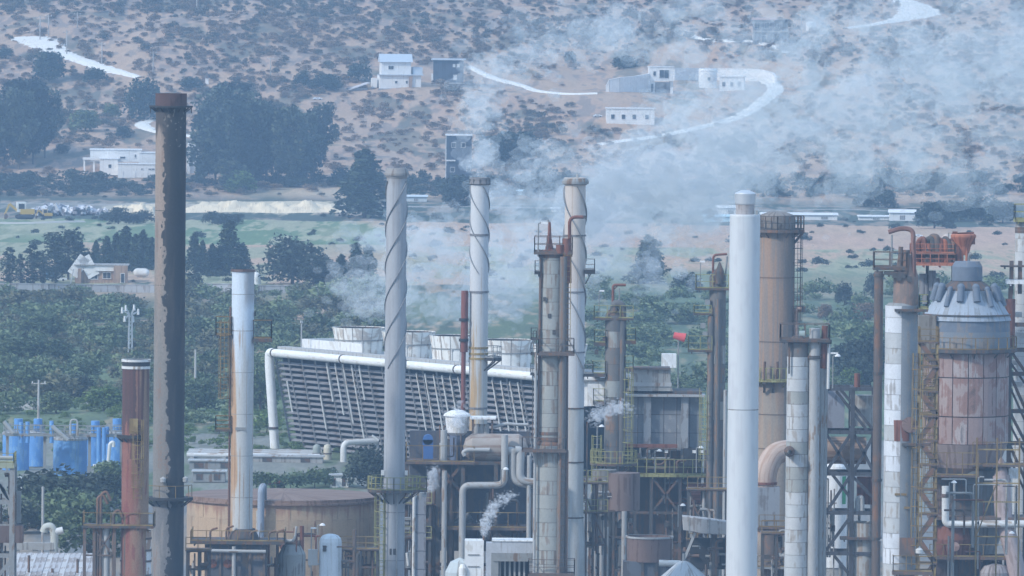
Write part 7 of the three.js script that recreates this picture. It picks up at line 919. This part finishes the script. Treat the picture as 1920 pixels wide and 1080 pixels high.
{ // furnace house in the middle, with its green railed deck
  const t = base('boiler_house', 'grey sheet clad boiler house with sloping roof and tall ducts', 'boiler house', 1245, 780, 892), x = (c, k = 780) => t.x(c, k), y = t.up, SH = worn([0.235, 0.25, 0.27], [0.30, 0.30, 0.305], { seed: 211, girth: 6, tall: 8, rusty: 0.4, W: 128, H: 128 }), SH2 = worn([0.20, 0.215, 0.235], [0.26, 0.25, 0.25], { seed: 212, girth: 6, tall: 8, rusty: 0.4, W: 128, H: 128 }), r = rng(213);
  new MB().box(x(1246), y(900) / 2 + y(760) / 2 - y(900) * 0 - 4, -4, x(1318) - x(1172) - 0.3, y(752) + 1, 6).build('core', M.darkSteel, t);
  for (let j = 0; j < 3; j++) for (let i = 0; i < 6; i++) { const k0 = 846 - j * 34, w = (x(1318) - x(1172)) / 6; new MB().box(x(1172) + w * (i + 0.5), (y(k0) + y(k0 - 33)) / 2, -0.98 + 0.03 * r(), w - 0.06, y(k0 - 34) - y(k0) - 0.06, 0.1).build('sheet', r() < 0.5 ? SH : SH2, t); }
  for (const c of [1214, 1284]) new MB().box(x(c), (y(868) + y(744)) / 2, -0.6, 0.75, y(744) - y(868), 0.7).build('duct', worn([0.33, 0.35, 0.37], [0.26, 0.26, 0.26], { seed: 214, W: 32, H: 64 }), t); new MB().box(x(1246), y(742), -1.4, x(1322) - x(1170), 0.2, 3.4).build('eave', M.pipeGrey, t);
  const sh = new THREE.Shape([[1180, 738], [1262, 738], [1252, 692], [1183, 692]].map(([a, b]) => new THREE.Vector2(x(a), y(b)))); new MB().add(new THREE.ExtrudeGeometry(sh, { depth: 4, bevelEnabled: false }), new THREE.Matrix4().setPosition(0, 0, -5)).build('hood', worn([0.38, 0.375, 0.35], [0.30, 0.29, 0.275], { seed: 215, girth: 6, tall: 5, W: 64, H: 64 }), t); new MB().box(x(1218), y(692), -2.4, x(1256) - x(1180), 0.2, 3.5).build('ridge_rail', M.brownSteel, t); new MB().box(x(1221), y(722), -0.96, x(1258) - x(1182), 0.4, 0.15).build('band', M.pipeGrey, t);
  slab(t, x(1160), x(1352), -0.8, 1.8, y(888), { deck: M.yellow, rail: M.yellow, h: 1.6, t: 0.26, sides: 'sew', rails: 2, gap: 0.95, post: 0.1 }); for (const c of [1216, 1250, 1302, 1316]) new MB().box(x(c), y(846), 0.3, 0.35, 0.3, 0.3).build('lamp', M.white, t); new MB().box(x(1222), y(836), 0, 5.4, 0.35, 0.8).build('red_beam', M.rustRed, t); new MB().add(new THREE.TorusGeometry(0.75, 0.13, 8, 24), new THREE.Matrix4().setPosition(x(1236), y(858), 0.2)).build('hand_wheel', M.darkSteel, t); for (const c of [1186, 1300]) new MB().box(x(c), y(858), -0.4, 2, 2, 1).build('dark_opening', M.black, t);
  ladder(t, x(1318), 0.2, y(866), y(726), 0, { mat: M.yellow, w: 0.75, rung: 0.9 }); frame(t, [1166, 1222, 1276, 1340], [892, 960, 1030], -4, 1.4, y, x, 0.34, M.darkSteel, [[1222, 892, 1276, 960], [1276, 892, 1222, 960], [1276, 960, 1340, 1030], [1166, 960, 1222, 1030]]); tangle(t, 216, 26, [1170, 1345], [896, 1060], -3.5, 1.2, y, x, [M.darkSteel, M.brownSteel, M.greySteel, M.rustRed, M.pipeGrey], 0.08, 0.34); tangle(t, 217, 10, [1172, 1330], [830, 884], -0.6, 0.8, y, x, [M.brownSteel, M.darkSteel, M.greySteel], 0.07, 0.2);
  new MB().rod(V(x(1290), y(925), 1), V(x(1330), y(925), 1), 1.1, 20).build('rust_drum', M.rustRed, t); for (const [c, k] of [[1240, 930], [1252, 926], [1258, 962], [1234, 985]]) new MB().box(x(c), y(k), -3, 1, 1.2, 0.5).build('pale_panel', M.pipeGrey, t); }
{ const t = base('field_shed', 'white van sized box standing behind the boiler house', 'tank', 1254, 690, 930), y = t.up; new MB().box(0, y(676), 0, 1.6, 1.5, 1.6).build('box', M.white, t); new MB().box(0, y(684) / 2, 0, 0.4, y(684), 0.4).build('post', M.greySteel, t); }
{ const t = base('wind_flag', 'small red flag on a mast in the smoke left of the dark landings column', 'flag', 1272, 640, 930), y = t.up; new MB().rod(V(0, 0, 0), V(0, y(622), 0), 0.08).build('mast', M.greySteel, t); new MB().add(cylG(0.34, 0.5, 1.3, 12, true), new THREE.Matrix4().makeRotationZ(1.35).setPosition(0.1, y(631), 0)).build('windsock', plain(0.65, 0.10, 0.10, 0.8), t); }
{ // brown riser block and drums under the dark column
  const t = base('exchanger_stack', 'rusty drums and dark risers below the slender dark column', 'heat exchanger', 1150, 940, 868), x = (c, k = 940) => t.x(c, k), y = t.up; new MB().add(latheG([[0.02, -2.0], [1.7, -1.9], [1.7, 1.9], [0.02, 2.0]], 28), new THREE.Matrix4().setPosition(x(1168), y(920), 1)).build('rust_drum', worn([0.20, 0.14, 0.12], [0.13, 0.11, 0.11], { seed: 221, W: 64, H: 64 }), t); new MB().rod(V(x(1133), 0, 0.6), V(x(1133), y(880), 0.6), 1.25, 24).build('dark_drum', worn([0.21, 0.20, 0.18], [0.15, 0.13, 0.12], { seed: 222, W: 64, H: 128 }), t); frame(t, [1106, 1150, 1190], [955, 1004, 1066], -2, 2.4, y, x, 0.26, M.darkSteel); for (const [c, a] of [[1116, 1000], [1137, 985], [1170, 955], [1128, 1020]]) new MB().rod(V(x(c), 0, 2.6), V(x(c), y(a), 2.6), 0.26, 12).build('pale_riser', M.pipeGrey, t); tangle(t, 223, 20, [1098, 1195], [900, 1070], -1, 2.4, y, x, [M.darkSteel, M.greySteel, M.brownSteel, M.pipeGrey], 0.07, 0.26); }
{ const t = base('open_tank', 'rust brown open topped box tank at the bottom middle', 'tank', 1218, 1006, 838), x = (c, k = 1030) => t.x(c, k), y = t.up, h = y(1006), Z = worn([0.19, 0.125, 0.105], [0.12, 0.10, 0.10], { seed: 225, girth: 6, tall: 4, W: 128, H: 64 }); new MB().lathe([[42 * t.m, y(1052)], [43 * t.m, h], [40 * t.m, h], [40 * t.m, h - 1]], 0, 0, 48).build('shell', Z, t); new MB().lathe([[43 * t.m, h - 0.12], [45 * t.m, h - 0.12], [45 * t.m, h + 0.06], [42 * t.m, h + 0.06]], 0, 0, 48).build('rim', M.pipeGrey, t); for (const a of [-60, -20, 20, 60]) new MB().box(Math.sin(a * RAD) * 2, y(1052) / 2, Math.cos(a * RAD) * 2, 0.3, y(1052), 0.3).build('leg', M.darkSteel, t); new MB().box(0, y(1066), 0.6, 5.2, 1.6, 2.4).build('plinth', worn([0.13, 0.145, 0.17], [0.1, 0.1, 0.1], { seed: 226, W: 32, H: 32 }), t); new MB().rod(V(x(1235), y(1052), 2.5), V(x(1275), y(1053), 2.5), 0.32, 12).build('white_pipe', M.pipeWhite, t); }
{ const t = base('conical_roof', 'pale conical roof poking up at the bottom beside the white stack', 'tank', 1282, 1062, 820), y = t.up; new MB().lathe([[2.3, 0], [2.3, y(1088)], [2.5, y(1086)], [0.7, y(1056)], [0.3, y(1052)], [0.02, y(1051)]], 0, 0, 28).build('shell', worn([0.5, 0.53, 0.55], [0.4, 0.4, 0.4], { seed: 227, W: 64, H: 64 }), t); new MB().rod(V(0, y(1053), 0), V(0, y(1038), 0), 0.16).build('vent', M.greySteel, t); }
{ const t = base('flue_duct', 'pale beige overhead duct with sloping end left of the white stack', 'duct', 1325, 985, 822), x = (c, k = 985) => t.x(c, k), y = t.up, sh = new THREE.Shape([[1280, 968], [1320, 972], [1366, 978], [1366, 1000], [1318, 998], [1282, 992]].map(([a, b]) => new THREE.Vector2(x(a), y(b)))); new MB().add(new THREE.ExtrudeGeometry(sh, { depth: 2.2, bevelEnabled: true, bevelSize: 0.06, bevelThickness: 0.06, bevelSegments: 1 }), new THREE.Matrix4().setPosition(0, 0, -1)).build('duct', worn([0.42, 0.41, 0.40], [0.34, 0.30, 0.28], { seed: 228, girth: 6, tall: 4, W: 64, H: 64 }), t); for (const c of [1292, 1330]) new MB().box(x(c), y(985), 1.24, 0.1, 1.4, 0.1).build('stiffener', M.greySteel, t); new MB().bar(V(x(1303), y(998), 0.8), V(x(1284), y(1046), 0.8), 0.24).build('strut', M.pipeGrey, t); new MB().box(x(1340), y(1000) / 2, 0, 0.5, y(1000), 0.5).build('leg', M.darkSteel, t); tangle(t, 229, 16, [1285, 1364], [1004, 1072], -2, 1, y, x, [M.darkSteel, M.brownSteel, M.greySteel], 0.08, 0.3); new MB().box(x(1328), y(1040), -1.6, 3.4, 3, 0.6).build('dark_panel', M.black, t); }
{ // lattice frame on the right
  const t = base('steel_frame', 'tall dark lattice frame between the ringed column and the standpipe', 'steel frame', 1594, 735, 812), x = (c, k = 850) => t.x(c, k), y = t.up; const S2 = worn([0.062, 0.07, 0.085], [0.10, 0.075, 0.06], { seed: 231, W: 64, H: 128 });
  frame(t, [1546, 1597, 1640], [728, 809, 887, 960, 1036], -3, 1.4, y, x, 0.42, S2, [[1566, 732, 1625, 806], [1575, 730, 1634, 802], [1548, 812, 1594, 884], [1594, 812, 1548, 884], [1600, 812, 1638, 884], [1638, 812, 1600, 884], [1560, 888, 1597, 935], [1594, 890, 1550, 958], [1597, 890, 1636, 930], [1550, 1030, 1597, 964], [1565, 1040, 1606, 1090]]);
  new MB().box(x(1566), y(770), -2.6, 1.9, y(735) - y(806), 0.5).build('grey_panel', worn([0.27, 0.29, 0.34], [0.22, 0.22, 0.24], { seed: 232, W: 32, H: 32 }), t); new MB().add(latheG([[0.02, 0], [1.3, 0.1], [1.3, 3.9], [0.02, 4.0]], 24), new THREE.Matrix4().makeRotationZ(-Math.PI / 2).setPosition(x(1548), y(846), -1.4)).build('horizontal_drum', worn([0.34, 0.235, 0.17], [0.27, 0.19, 0.14], { seed: 233, W: 64, H: 64 }), t); new MB().rod(V(x(1616), y(800), -1.5), V(x(1616), y(742), -1.5), 1.1, 22).build('pale_drum', worn([0.36, 0.355, 0.33], [0.28, 0.24, 0.21], { seed: 234, W: 64, H: 64 }), t);
  new MB().lathe([[0.02, 0], [1.3, 0], [1.3, y(980) - y(1100)], [1.36, y(978) - y(1100)]], 0, 0, 28).build('cream_vessel', worn([0.46, 0.45, 0.42], [0.34, 0.27, 0.21], { seed: 235, girth: 7, tall: 6 }), t).position.set(x(1618), y(1100), 0.2); slab(t, x(1576), x(1640), 0.2, 2, y(1005), { deck: M.darkSteel, rail: null, t: 0.24 }); new MB().box(x(1624), y(920), -0.6, 1.6, 2.6, 1.4).build('rust_box', M.rustRed, t); new MB().tube([V(x(1608), y(958), 1), V(x(1608), y(934), 1), V(x(1616), y(930), 1), V(x(1617), y(956), 1)], 0.24, 10, 0.4).build('loop_pipe', M.pipeGrey, t); tangle(t, 236, 16, [1550, 1636], [895, 1080], -2.4, 1, y, x, [M.brownSteel, M.greySteel, M.pipeGrey, M.rustRed], 0.07, 0.24); new MB().rod(V(x(1606), y(728), 0), V(x(1606), y(700), 0), 0.3, 10).build('stub', M.rustRed, t); }
{ const t = base('storage_bullet', 'white domed upright tank with a green stripe seen through the lattice', 'tank', 1566, 880, 860), R = 22 * t.m, y = t.up; new MB().lathe([[R, y(952) - 6], [R, y(884)], [R * 0.85, y(874)], [R * 0.5, y(867)], [0.02, y(864)]], 0, 0, 36).build('shell', M.white, t); const g = new THREE.CylinderGeometry(R + 0.02, R + 0.02, y(892) - y(944), 8, 1, true, 0.62, 0.5); g.translate(0, (y(892) + y(944)) / 2, 0); mesh('green_stripe', g, plain(0.04, 0.32, 0.12, 0.6), t); const rb = new MB(); railRun(rb, Array.from({ length: 13 }, (_, k) => polar(R * 0.55, k / 12 * 6.283, y(868))), 0.9, { post: 0.05, rail: 0.05 }); rb.build('railing', M.pipeGrey, t); new MB().cyl(0, 0, 0, R * 0.9, R * 0.9, y(952) - 5.9, 24).build('skirt', M.concrete, t); }
{ // steel corner at the left edge and low roof
  const t = base('steel_frame', 'grey green steel tower at the left bottom edge', 'steel frame', 10, 880, 800), x = (c, k = 950) => t.x(c, k), y = t.up; frame(t, [-24, 24], [872, 940, 985, 1040], -2, 1.2, y, x, 0.5, M.greySteel, [[-20, 1100, 22, 1050], [2, 905, 26, 962], [-20, 880, 20, 935]]); slab(t, x(-40), x(28), -2.2, 1.6, y(866), { deck: worn([0.36, 0.38, 0.26], [0.26, 0.25, 0.18], { seed: 241, W: 32, H: 32 }), rail: M.yellow, h: 0.9, t: 0.5, sides: 'se' }); new MB().box(x(0), y(1000), 0.4, 4.4, 1.6, 2).build('brown_casing', worn([0.15, 0.10, 0.085], [0.11, 0.09, 0.085], { seed: 242, W: 32, H: 32 }), t); new MB().rod(V(x(-10), y(858), 0.8), V(x(24), y(858), 0.8), 0.22).build('pipe', M.pipeGrey, t); tangle(t, 243, 14, [-20, 22], [885, 1040], -1.6, 1, y, x, [M.pipeGrey, M.darkSteel, M.brownSteel], 0.08, 0.24); new MB().box(x(36), y(950), 0.4, 0.4, 3, 0.4).build('post', M.greySteel, t);
  const r = base('tin_roof', 'low rusty white tin roof at the bottom left', 'shed', 100, 1050, 828), rx = (c) => r.x(c, 1050), ry = r.up; const n = 16, w = (rx(186) - rx(20)) / n, mats = [worn([0.50, 0.50, 0.51], [0.32, 0.22, 0.17], { seed: 244, girth: 4, tall: 6, rusty: 0.45, W: 64, H: 64 }), worn([0.58, 0.58, 0.58], [0.36, 0.27, 0.21], { seed: 245, girth: 4, tall: 6, rusty: 0.35, W: 64, H: 64 })]; for (let i = 0; i < n; i++) new MB().add(boxG(w - 0.03, 0.08 + 0.02 * (i % 2), 13), new THREE.Matrix4().makeRotationX(0.10).setPosition(rx(20) + w * (i + 0.5), ry(1062) + 0.02 * (i % 3), -2 + 0)).build('roof_sheet', mats[(i * 5) % 3 ? 0 : 1], r); new MB().box(rx(102), ry(1075) - 2.5, -3, rx(184) - rx(22), 5, 9).build('wall', M.concrete, r); for (const [c, a, b] of [[57, 1038, 1070], [148, 1044, 1082], [101, 1062, 1090]]) new MB().rod(V(rx(c), ry(b) - 1, 2.6), V(rx(c), ry(a), 2.6), 0.13).build('post', M.brownSteel, r);
  const q = base('concrete_beam', 'grey concrete beam lying before the bushes at the bottom left', 'wall', 65, 1022, 850); new MB().box(0, q.up(1024), 0, 72 * q.m, 0.7, 0.8).build('beam', M.concrete, q); for (const c of [32, 66, 98]) new MB().box(q.x(c), q.up(1030) / 2, 0, 0.5, q.up(1030), 0.6).build('pier', M.concrete, q);
  const e = base('pipe_elbow', 'pale swan neck pipe standing before the dark bushes at the bottom left', 'pipe', 104, 1000, 856), ex = (c) => e.x(c, 1000), ey = e.up; new MB().tube([V(ex(82), ey(998), 0), V(ex(84), ey(989), 0), V(ex(96), ey(986), 0), V(ex(102), ey(1000), 0), V(ex(102), -0.1, 0)], 0.4, 14, 0.7).build('pipe', worn([0.52, 0.53, 0.48], [0.4, 0.38, 0.33], { seed: 246, W: 32, H: 32 }), e); new MB().rod(V(ex(100), ey(998), 0), V(ex(118), ey(994), 0), 0.36, 12).build('branch', M.pipeWhite, e); new MB().rod(V(ex(78), -0.2, -2), V(ex(78), ey(915), -2), 0.14, 8).build('pole', M.pipeGrey, e); }
{ // yard between tower and tank: pipes, bollards, little huts
  const t = base('pipe_stand', 'white arched pipe at the foot of the cooling tower left of the first spiral stack', 'pipe', 672, 845, 1074), x = (c) => t.x(c, 845), y = t.up; new MB().tube([V(x(644), -0.1, 0), V(x(644), y(829), 0), V(x(706), y(829), -2)], 0.4, 16, 1).build('pipe', M.pipeWhite, t); new MB().tube([V(x(668), 0, 1), V(x(668), y(848), 1), V(x(684), y(846), 1), V(x(690), 0, 1)], 0.2, 10, 0.6).build('small_pipe', M.pipeGrey, t); new MB().rod(V(x(706), y(829), -2), V(x(706), 0, -2), 0.3).build('leg', M.pipeGrey, t); new MB().rod(V(x(697), y(816), 0), V(x(710), y(826), 0), 0.16).build('lever', M.pipeWhite, t);
  for (const [c, l, m] of [[594, 'grey green domed post tank before the cooling tower, left of two', plain(0.33, 0.36, 0.33)], [614, 'cream domed post tank before the cooling tower, right of two', plain(0.58, 0.53, 0.42)]]) { const p = base('post_tank', l, 'tank', c, 840, 1078), R = 7.5 * p.m, H = p.up(840); new MB().lathe([[R, 0], [R, H], [R * 0.8, H + 0.35], [0.02, H + 0.5]], 0, 0, 20).build('shell', m, p); new MB().lathe([[R + 0.02, H * 0.5], [R + 0.07, H * 0.5], [R + 0.07, H * 0.5 + 0.15], [R + 0.02, H * 0.5 + 0.15]], 0, 0, 20).build('hoop', M.brownSteel, p); }
  for (const [px, py, d, w, h, mat, l] of [[636, 903, 935, 34, 22, M.white, 'white kiosk behind the brown tank rim'], [400, 872, 960, 90, 14, M.greySteel, 'long grey low shed left of the pale rusty stack'], [392, 895, 930, 60, 20, M.greySteel, 'grey equipment hut behind the brown tank, left part'], [540, 862, 975, 130, 10, M.concrete, 'low pale slab roof in front of the cooling tower']]) { const dd = depthOf(G(px, py + h / 2)), p = base('yard_hut', l, 'hut', px, py, dd), W = w * p.m, H = p.up(py - h / 2); new MB().box(0, H / 2, -1.5, W, H, 3).build('wall', mat, p); new MB().box(0, H + 0.06, -1.5, W + 0.4, 0.14, 3.4).build('roof', M.pipeGrey, p); for (const k of [-0.3, 0.25]) new MB().box(W * k, H * 0.5, 0.02, Math.min(1.2, W * 0.2), H * 0.6, 0.06).build('door', M.darkSteel, p); }
  { const p = base('red_hut', 'pink red hut roof behind the brown tank rim', 'hut', 520, 905, depthOf(G(520, 918))), W = 26 * p.m, H = p.up(908); new MB().box(0, H / 2, 0, W, H, 1.6).build('wall', M.concrete, p); const s = new THREE.Shape([new THREE.Vector2(-W / 2 - 0.2, 0), new THREE.Vector2(W / 2 + 0.2, 0), new THREE.Vector2(W / 2 - 0.5, 0.55), new THREE.Vector2(-W / 2 + 0.3, 0.55)]); new MB().add(new THREE.ExtrudeGeometry(s, { depth: 2, bevelEnabled: false }), new THREE.Matrix4().setPosition(0, H, -1)).build('roof', plain(0.62, 0.16, 0.14, 0.7), p); p.userData.label = 'small hut with a pinkish red roof behind the brown tank rim'; p.name = numbered('red_roof_hut'); }  // a small hut with a plain red roof, not a lamp
  { const p = base('pipe_sleeper_way', 'ground level pipe run between the stacks left of the cooling tower', 'pipes', 420, 862, 1076); for (let i = 0; i < 5; i++) new MB().rod(V(p.x(350), 0.6 + 0.1 * (i % 2), -i * 2.2), V(p.x(600), 0.6 + 0.1 * (i % 2), -i * 2.2), 0.3, 10).build('pipe', i % 2 ? M.pipeGrey : M.pipeWhite, p); for (const c of [360, 420, 480, 540, 594]) new MB().box(p.x(c), 0.15, -4.4, 0.5, 0.4, 11).build('sleeper', M.concrete, p); }
}

// ---------------------------------------------------------------- service racks that fill the gaps low down, and floodlights on their posts
function rack(name, label, px, py, d, cols, rows, seed, n, mats, o = {}) { const t = base(name, label, 'pipe rack', px, py, d), x = (c) => t.x(c, py), y = t.up; frame(t, cols, rows, -2, 1, y, x, 0.24, o.mat ?? M.darkSteel, o.br ?? []); tangle(t, seed, n, [cols[0], cols[cols.length - 1]], [rows[0] - 8, 1078], -1.8, 1.2, y, x, mats, 0.06, 0.24); for (const r of rows.slice(0, o.decks ?? 1)) slab(t, x(cols[0] - 4), x(cols[cols.length - 1] + 4), -2, 1.3, y(r) + 0.12, { deck: M.brownSteel, rail: o.rail ?? M.ochre, h: 1.2, sides: 's', rails: 2, t: 0.12, gap: 1.1 }); return t; }
const MIX = [M.brownSteel, M.darkSteel, M.greySteel, M.pipeGrey];
rack('service_rack', 'low brown pipe rack between the drum and the first spiral stack', 672, 1040, 826, [640, 676, 708], [1030, 1062], 311, 14, MIX);
rack('service_rack', 'tall dark pipe rack between the middle column and the slender dark column', 1104, 960, 858, [1086, 1112, 1136], [905, 960, 1020], 312, 18, MIX, { decks: 2, rail: M.yellow, br: [[1086, 905, 1112, 960], [1112, 960, 1136, 1020]] });
rack('service_rack', 'dark pipe rack under the flue duct left of the white stack', 1325, 1030, 845, [1290, 1325, 1362], [918, 1012, 1050], 313, 20, MIX, { decks: 2, br: [[1290, 918, 1325, 1012]] });
rack('service_rack', 'pipe rack between the white stack and the ringed column', 1450, 1040, 815, [1430, 1455, 1478], [1000, 1045], 314, 14, MIX);
rack('service_rack', 'dark pipe rack left of the first spiral stack duct', 770, 1000, 846, [752, 778, 806], [945, 1010, 1052], 315, 18, MIX, { decks: 2, rail: M.yellow });
rack('service_rack', 'brown pipe rack at the foot of the pale rusty stack furnace', 372, 1050, 806, [352, 374, 392], [1032, 1066], 316, 10, MIX);
rack('service_rack', 'pipe rack behind the boiler house deck in the middle', 1250, 920, 905, [1180, 1230, 1290, 1340], [910, 980], 317, 16, MIX, { rail: M.yellow });
for (const [px, py, d, h, l] of [[1120, 800, 862, 40, 'floodlight on a thin post left of the slender dark column'], [1228, 846, 882, 40, 'floodlight on a thin post at the boiler house deck, left one'], [1306, 840, 882, 46, 'floodlight on a thin post at the boiler house deck, right one'], [596, 985, 822, 50, 'floodlight on a thin post between the drum and the furnace'], [1562, 668, 806, 60, 'floodlight reaching right from the ringed column top'], [1008, 730, 815, 40, 'floodlight beside the ladder of the railed middle column'], [1780, 905, 818, 40, 'floodlight under the reactor platform'], [1888, 1000, 818, 36, 'floodlight beside the slanting reactor duct'], [1272, 948, 850, 40, 'floodlight over the rust brown open tank'], [940, 880, 842, 30, 'floodlight under the horizontal vessel']]) { const t = base('floodlight', l, 'floodlight', px, py, d), H = t.up(py); new MB().rod(V(0, Math.max(0, H - h * t.m), 0), V(0, H, 0), 0.06, 8).rod(V(0, H, 0), V(0.35, H + 0.12, 0.1), 0.05, 8).build('post', M.greySteel, t); new MB().add(latheG([[0.02, 0.16], [0.16, 0.1], [0.3, -0.08], [0.02, -0.1]], 14), new THREE.Matrix4().setPosition(0.45, H + 0.08, 0.15)).build('lamp_head', M.white, t); }
// ---------------------------------------------------------------- smoke and steam: many thin overlapping puffs, each a closed billow one can see through
const BILLOW = [0, 1, 2, 3].map((k) => [2, 3].map((detail) => {
  const g = mergeable(new THREE.IcosahedronGeometry(1, detail)), p = g.attributes.position, v = V();
  for (let i = 0; i < p.count; i++) { v.fromBufferAttribute(p, i).normalize(); const q = 1 + 0.34 * fbm3(v.x * 1.3 + k * 9, v.y * 1.3, v.z * 1.3, 2) + 0.16 * n3(v.x * 3.1 + k * 5, v.y * 3.1, v.z * 3.1); p.setXYZ(i, v.x * q, v.y * q, v.z * q); }
  g.computeVertexNormals(); return g;
}));
function mergeable(g) {   // corners shared, so that billows shade smoothly
  const p = g.attributes.position, map = new Map(), pos = [], idx = [];
  for (let i = 0; i < p.count; i++) { const key = [p.getX(i), p.getY(i), p.getZ(i)].map((c) => Math.round(c * 1e4)).join(); if (!map.has(key)) { map.set(key, pos.length / 3); pos.push(p.getX(i), p.getY(i), p.getZ(i)); } idx.push(map.get(key)); }
  const o = new THREE.BufferGeometry(); o.setAttribute('position', new THREE.Float32BufferAttribute(pos, 3)); o.setIndex(idx); return o;
}
// puffs: px, py, distance, half widths in photograph pixels, half depth in metres, thickness of the smoke at its middle
function plume(name, label, puffs, mat, alpha, seed, { wisp = 1, small = 0.14, large = 0.55 } = {}) {
  const r = rng(seed), gauss = () => Math.sqrt(-2 * Math.log(1 - r() * 0.999999)) * Math.cos(6.2831853 * r()), pos = [], nor = [], idx = [], q = new THREE.Quaternion(), v = V();
  for (const [px, py, d, rx, ry, dz, od] of puffs) {
    const c = P(px, py, d), m = mpp(d), X = rx * m * 0.7, Y = ry * m * 0.7; let left = od * (mat === STEAM ? 1 : 0.9) * 6.283 * X * Y;
    while (left > 0) {
      let x, y, z, u, w, tries = 0; do { do { u = gauss(); w = gauss(); } while (u * u + w * w > 4.8); x = c.x + u * X * 1.15; y = c.y + w * Y * 1.15; z = c.z + gauss() * dz * 0.7; tries++; } while (tries < 8 && r() > smoothstep(0.5 + wisp * (0.6 * fbm3(x * 0.03 + y * 0.02, y * 0.045, z * 0.02, 3) + 0.3 * n3(x * 0.09, y * 0.11, z * 0.05)), 0.1, 0.95));
      const k = lerp(small, large, r() ** 1.6) * Math.min(X, Y) * Math.exp(-0.28 * (u * u + w * w)), R = Math.min(k, (c.y > 3 ? 1e9 : 1)); left -= 2 * alpha * Math.PI * R * R * 1.15;
      if (y - R * 1.3 < 0.3) continue;
      const g = BILLOW[Math.floor(r() * 4)][R > 2.6 ? 1 : 0], p = g.attributes.position, n = g.attributes.normal, o = pos.length / 3, s = V(R * (1 + 0.5 * r()), R * (0.75 + 0.4 * r()), R); q.set(r() - 0.5, r() - 0.5, r() - 0.5, r() - 0.5).normalize();
      for (let i = 0; i < p.count; i++) { v.fromBufferAttribute(p, i).applyQuaternion(q).multiply(s); pos.push(x + v.x, y + v.y, z + v.z); v.fromBufferAttribute(n, i).applyQuaternion(q); nor.push(v.x, v.y, v.z); }
      for (let i = 0; i < g.index.count; i++) idx.push(o + g.index.getX(i));
    }
  }
  const g = new THREE.BufferGeometry(); g.setAttribute('position', new THREE.Float32BufferAttribute(pos, 3)); g.setAttribute('normal', new THREE.Float32BufferAttribute(nor, 3)); g.setIndex(idx);
  const o = mesh(name, g, mat); return tag(o, label, null, null, 'stuff');
}
const ALPHA = 0.075, smokeMat = (c, a) => new THREE.MeshPhysicalMaterial({ color: new THREE.Color().setRGB(...c), roughness: 1, specularIntensity: 0, transmission: 0.5, thickness: 0, transparent: true, opacity: a, depthWrite: false });
const STEAM = smokeMat([0.95, 0.96, 0.98], 0.1);
plume('smoke_plume', 'pale blue smoke drifting from the cooling tower over the hillside', [
  [690, 550, 1112, 76, 46, 5, 0.42], [770, 550, 1106, 76, 46, 6, 0.5], [860, 556, 1098, 76, 44, 6, 0.5], [950, 560, 1090, 70, 42, 6, 0.5],
  [720, 470, 1096, 80, 50, 9, 0.42], [850, 470, 1096, 110, 60, 10, 0.55], [960, 500, 1088, 110, 60, 10, 0.5], [1060, 455, 1106, 110, 80, 13, 0.5],
  [1120, 390, 1120, 120, 75, 15, 0.75], [1230, 345, 1140, 140, 85, 18, 0.95], [1330, 310, 1160, 140, 90, 20, 0.75], [1430, 250, 1180, 150, 85, 22, 0.6], [1310, 215, 1178, 110, 60, 22, 0.42],
  [1100, 320, 1130, 110, 60, 15, 0.4], [960, 370, 1110, 80, 70, 12, 0.4], [895, 290, 1100, 36, 80, 8, 0.5], [900, 180, 1100, 42, 70, 8, 0.45], [960, 110, 1110, 90, 50, 10, 0.32], [1080, 70, 1130, 140, 55, 14, 0.36], [1260, 60, 1150, 140, 60, 16, 0.32],
  [1560, 170, 1200, 180, 110, 26, 0.46], [1710, 130, 1230, 180, 120, 28, 0.38], [1860, 90, 1260, 170, 120, 30, 0.46], [1620, 300, 1210, 190, 75, 26, 0.4], [1800, 270, 1240, 180, 95, 28, 0.36], [1480, 70, 1190, 180, 60, 24, 0.34],
  [1340, 430, 1140, 120, 50, 16, 0.32], [1190, 500, 1110, 110, 50, 12, 0.34],
], smokeMat([0.95, 0.98, 1.0], ALPHA), ALPHA, 5, { wisp: 0.2, small: 0.2, large: 0.85 });
const steam = { wisp: 0.9, small: 0.2, large: 0.7 };
plume('steam_puff', 'small white steam plume rising from the white finned cooler unit', [[909, 996, 811, 7, 9, 0.3, 0.9], [911, 980, 811, 10, 10, 0.4, 1.3], [919, 965, 811, 11, 10, 0.4, 1.0], [930, 950, 811, 12, 10, 0.5, 0.7], [945, 936, 811, 13, 9, 0.5, 0.6], [958, 928, 811, 12, 7, 0.5, 0.35]], STEAM, 0.1, 7, steam);
plume('steam_puff', 'white steam leak beside the grey duct column at the pipe deck', [[812, 888, 841, 9, 12, 0.3, 1.3], [812, 904, 841, 9, 12, 0.3, 1.3], [806, 916, 841, 8, 6, 0.3, 0.9]], STEAM, 0.1, 8, steam);
plume('steam_puff', 'thin white steam around the white dome on the pipe deck', [[858, 790, 846, 16, 10, 0.6, 0.7], [866, 772, 846, 14, 16, 0.6, 0.35]], STEAM, 0.1, 9, steam);
plume('steam_puff', 'bluish steam drifting across the slender dark column', [[1120, 782, 868, 16, 12, 0.6, 0.9], [1142, 766, 866, 24, 14, 0.8, 0.55], [1165, 764, 866, 24, 12, 0.8, 0.35]], STEAM, 0.1, 10, steam);
renderer.render(scene, camera);
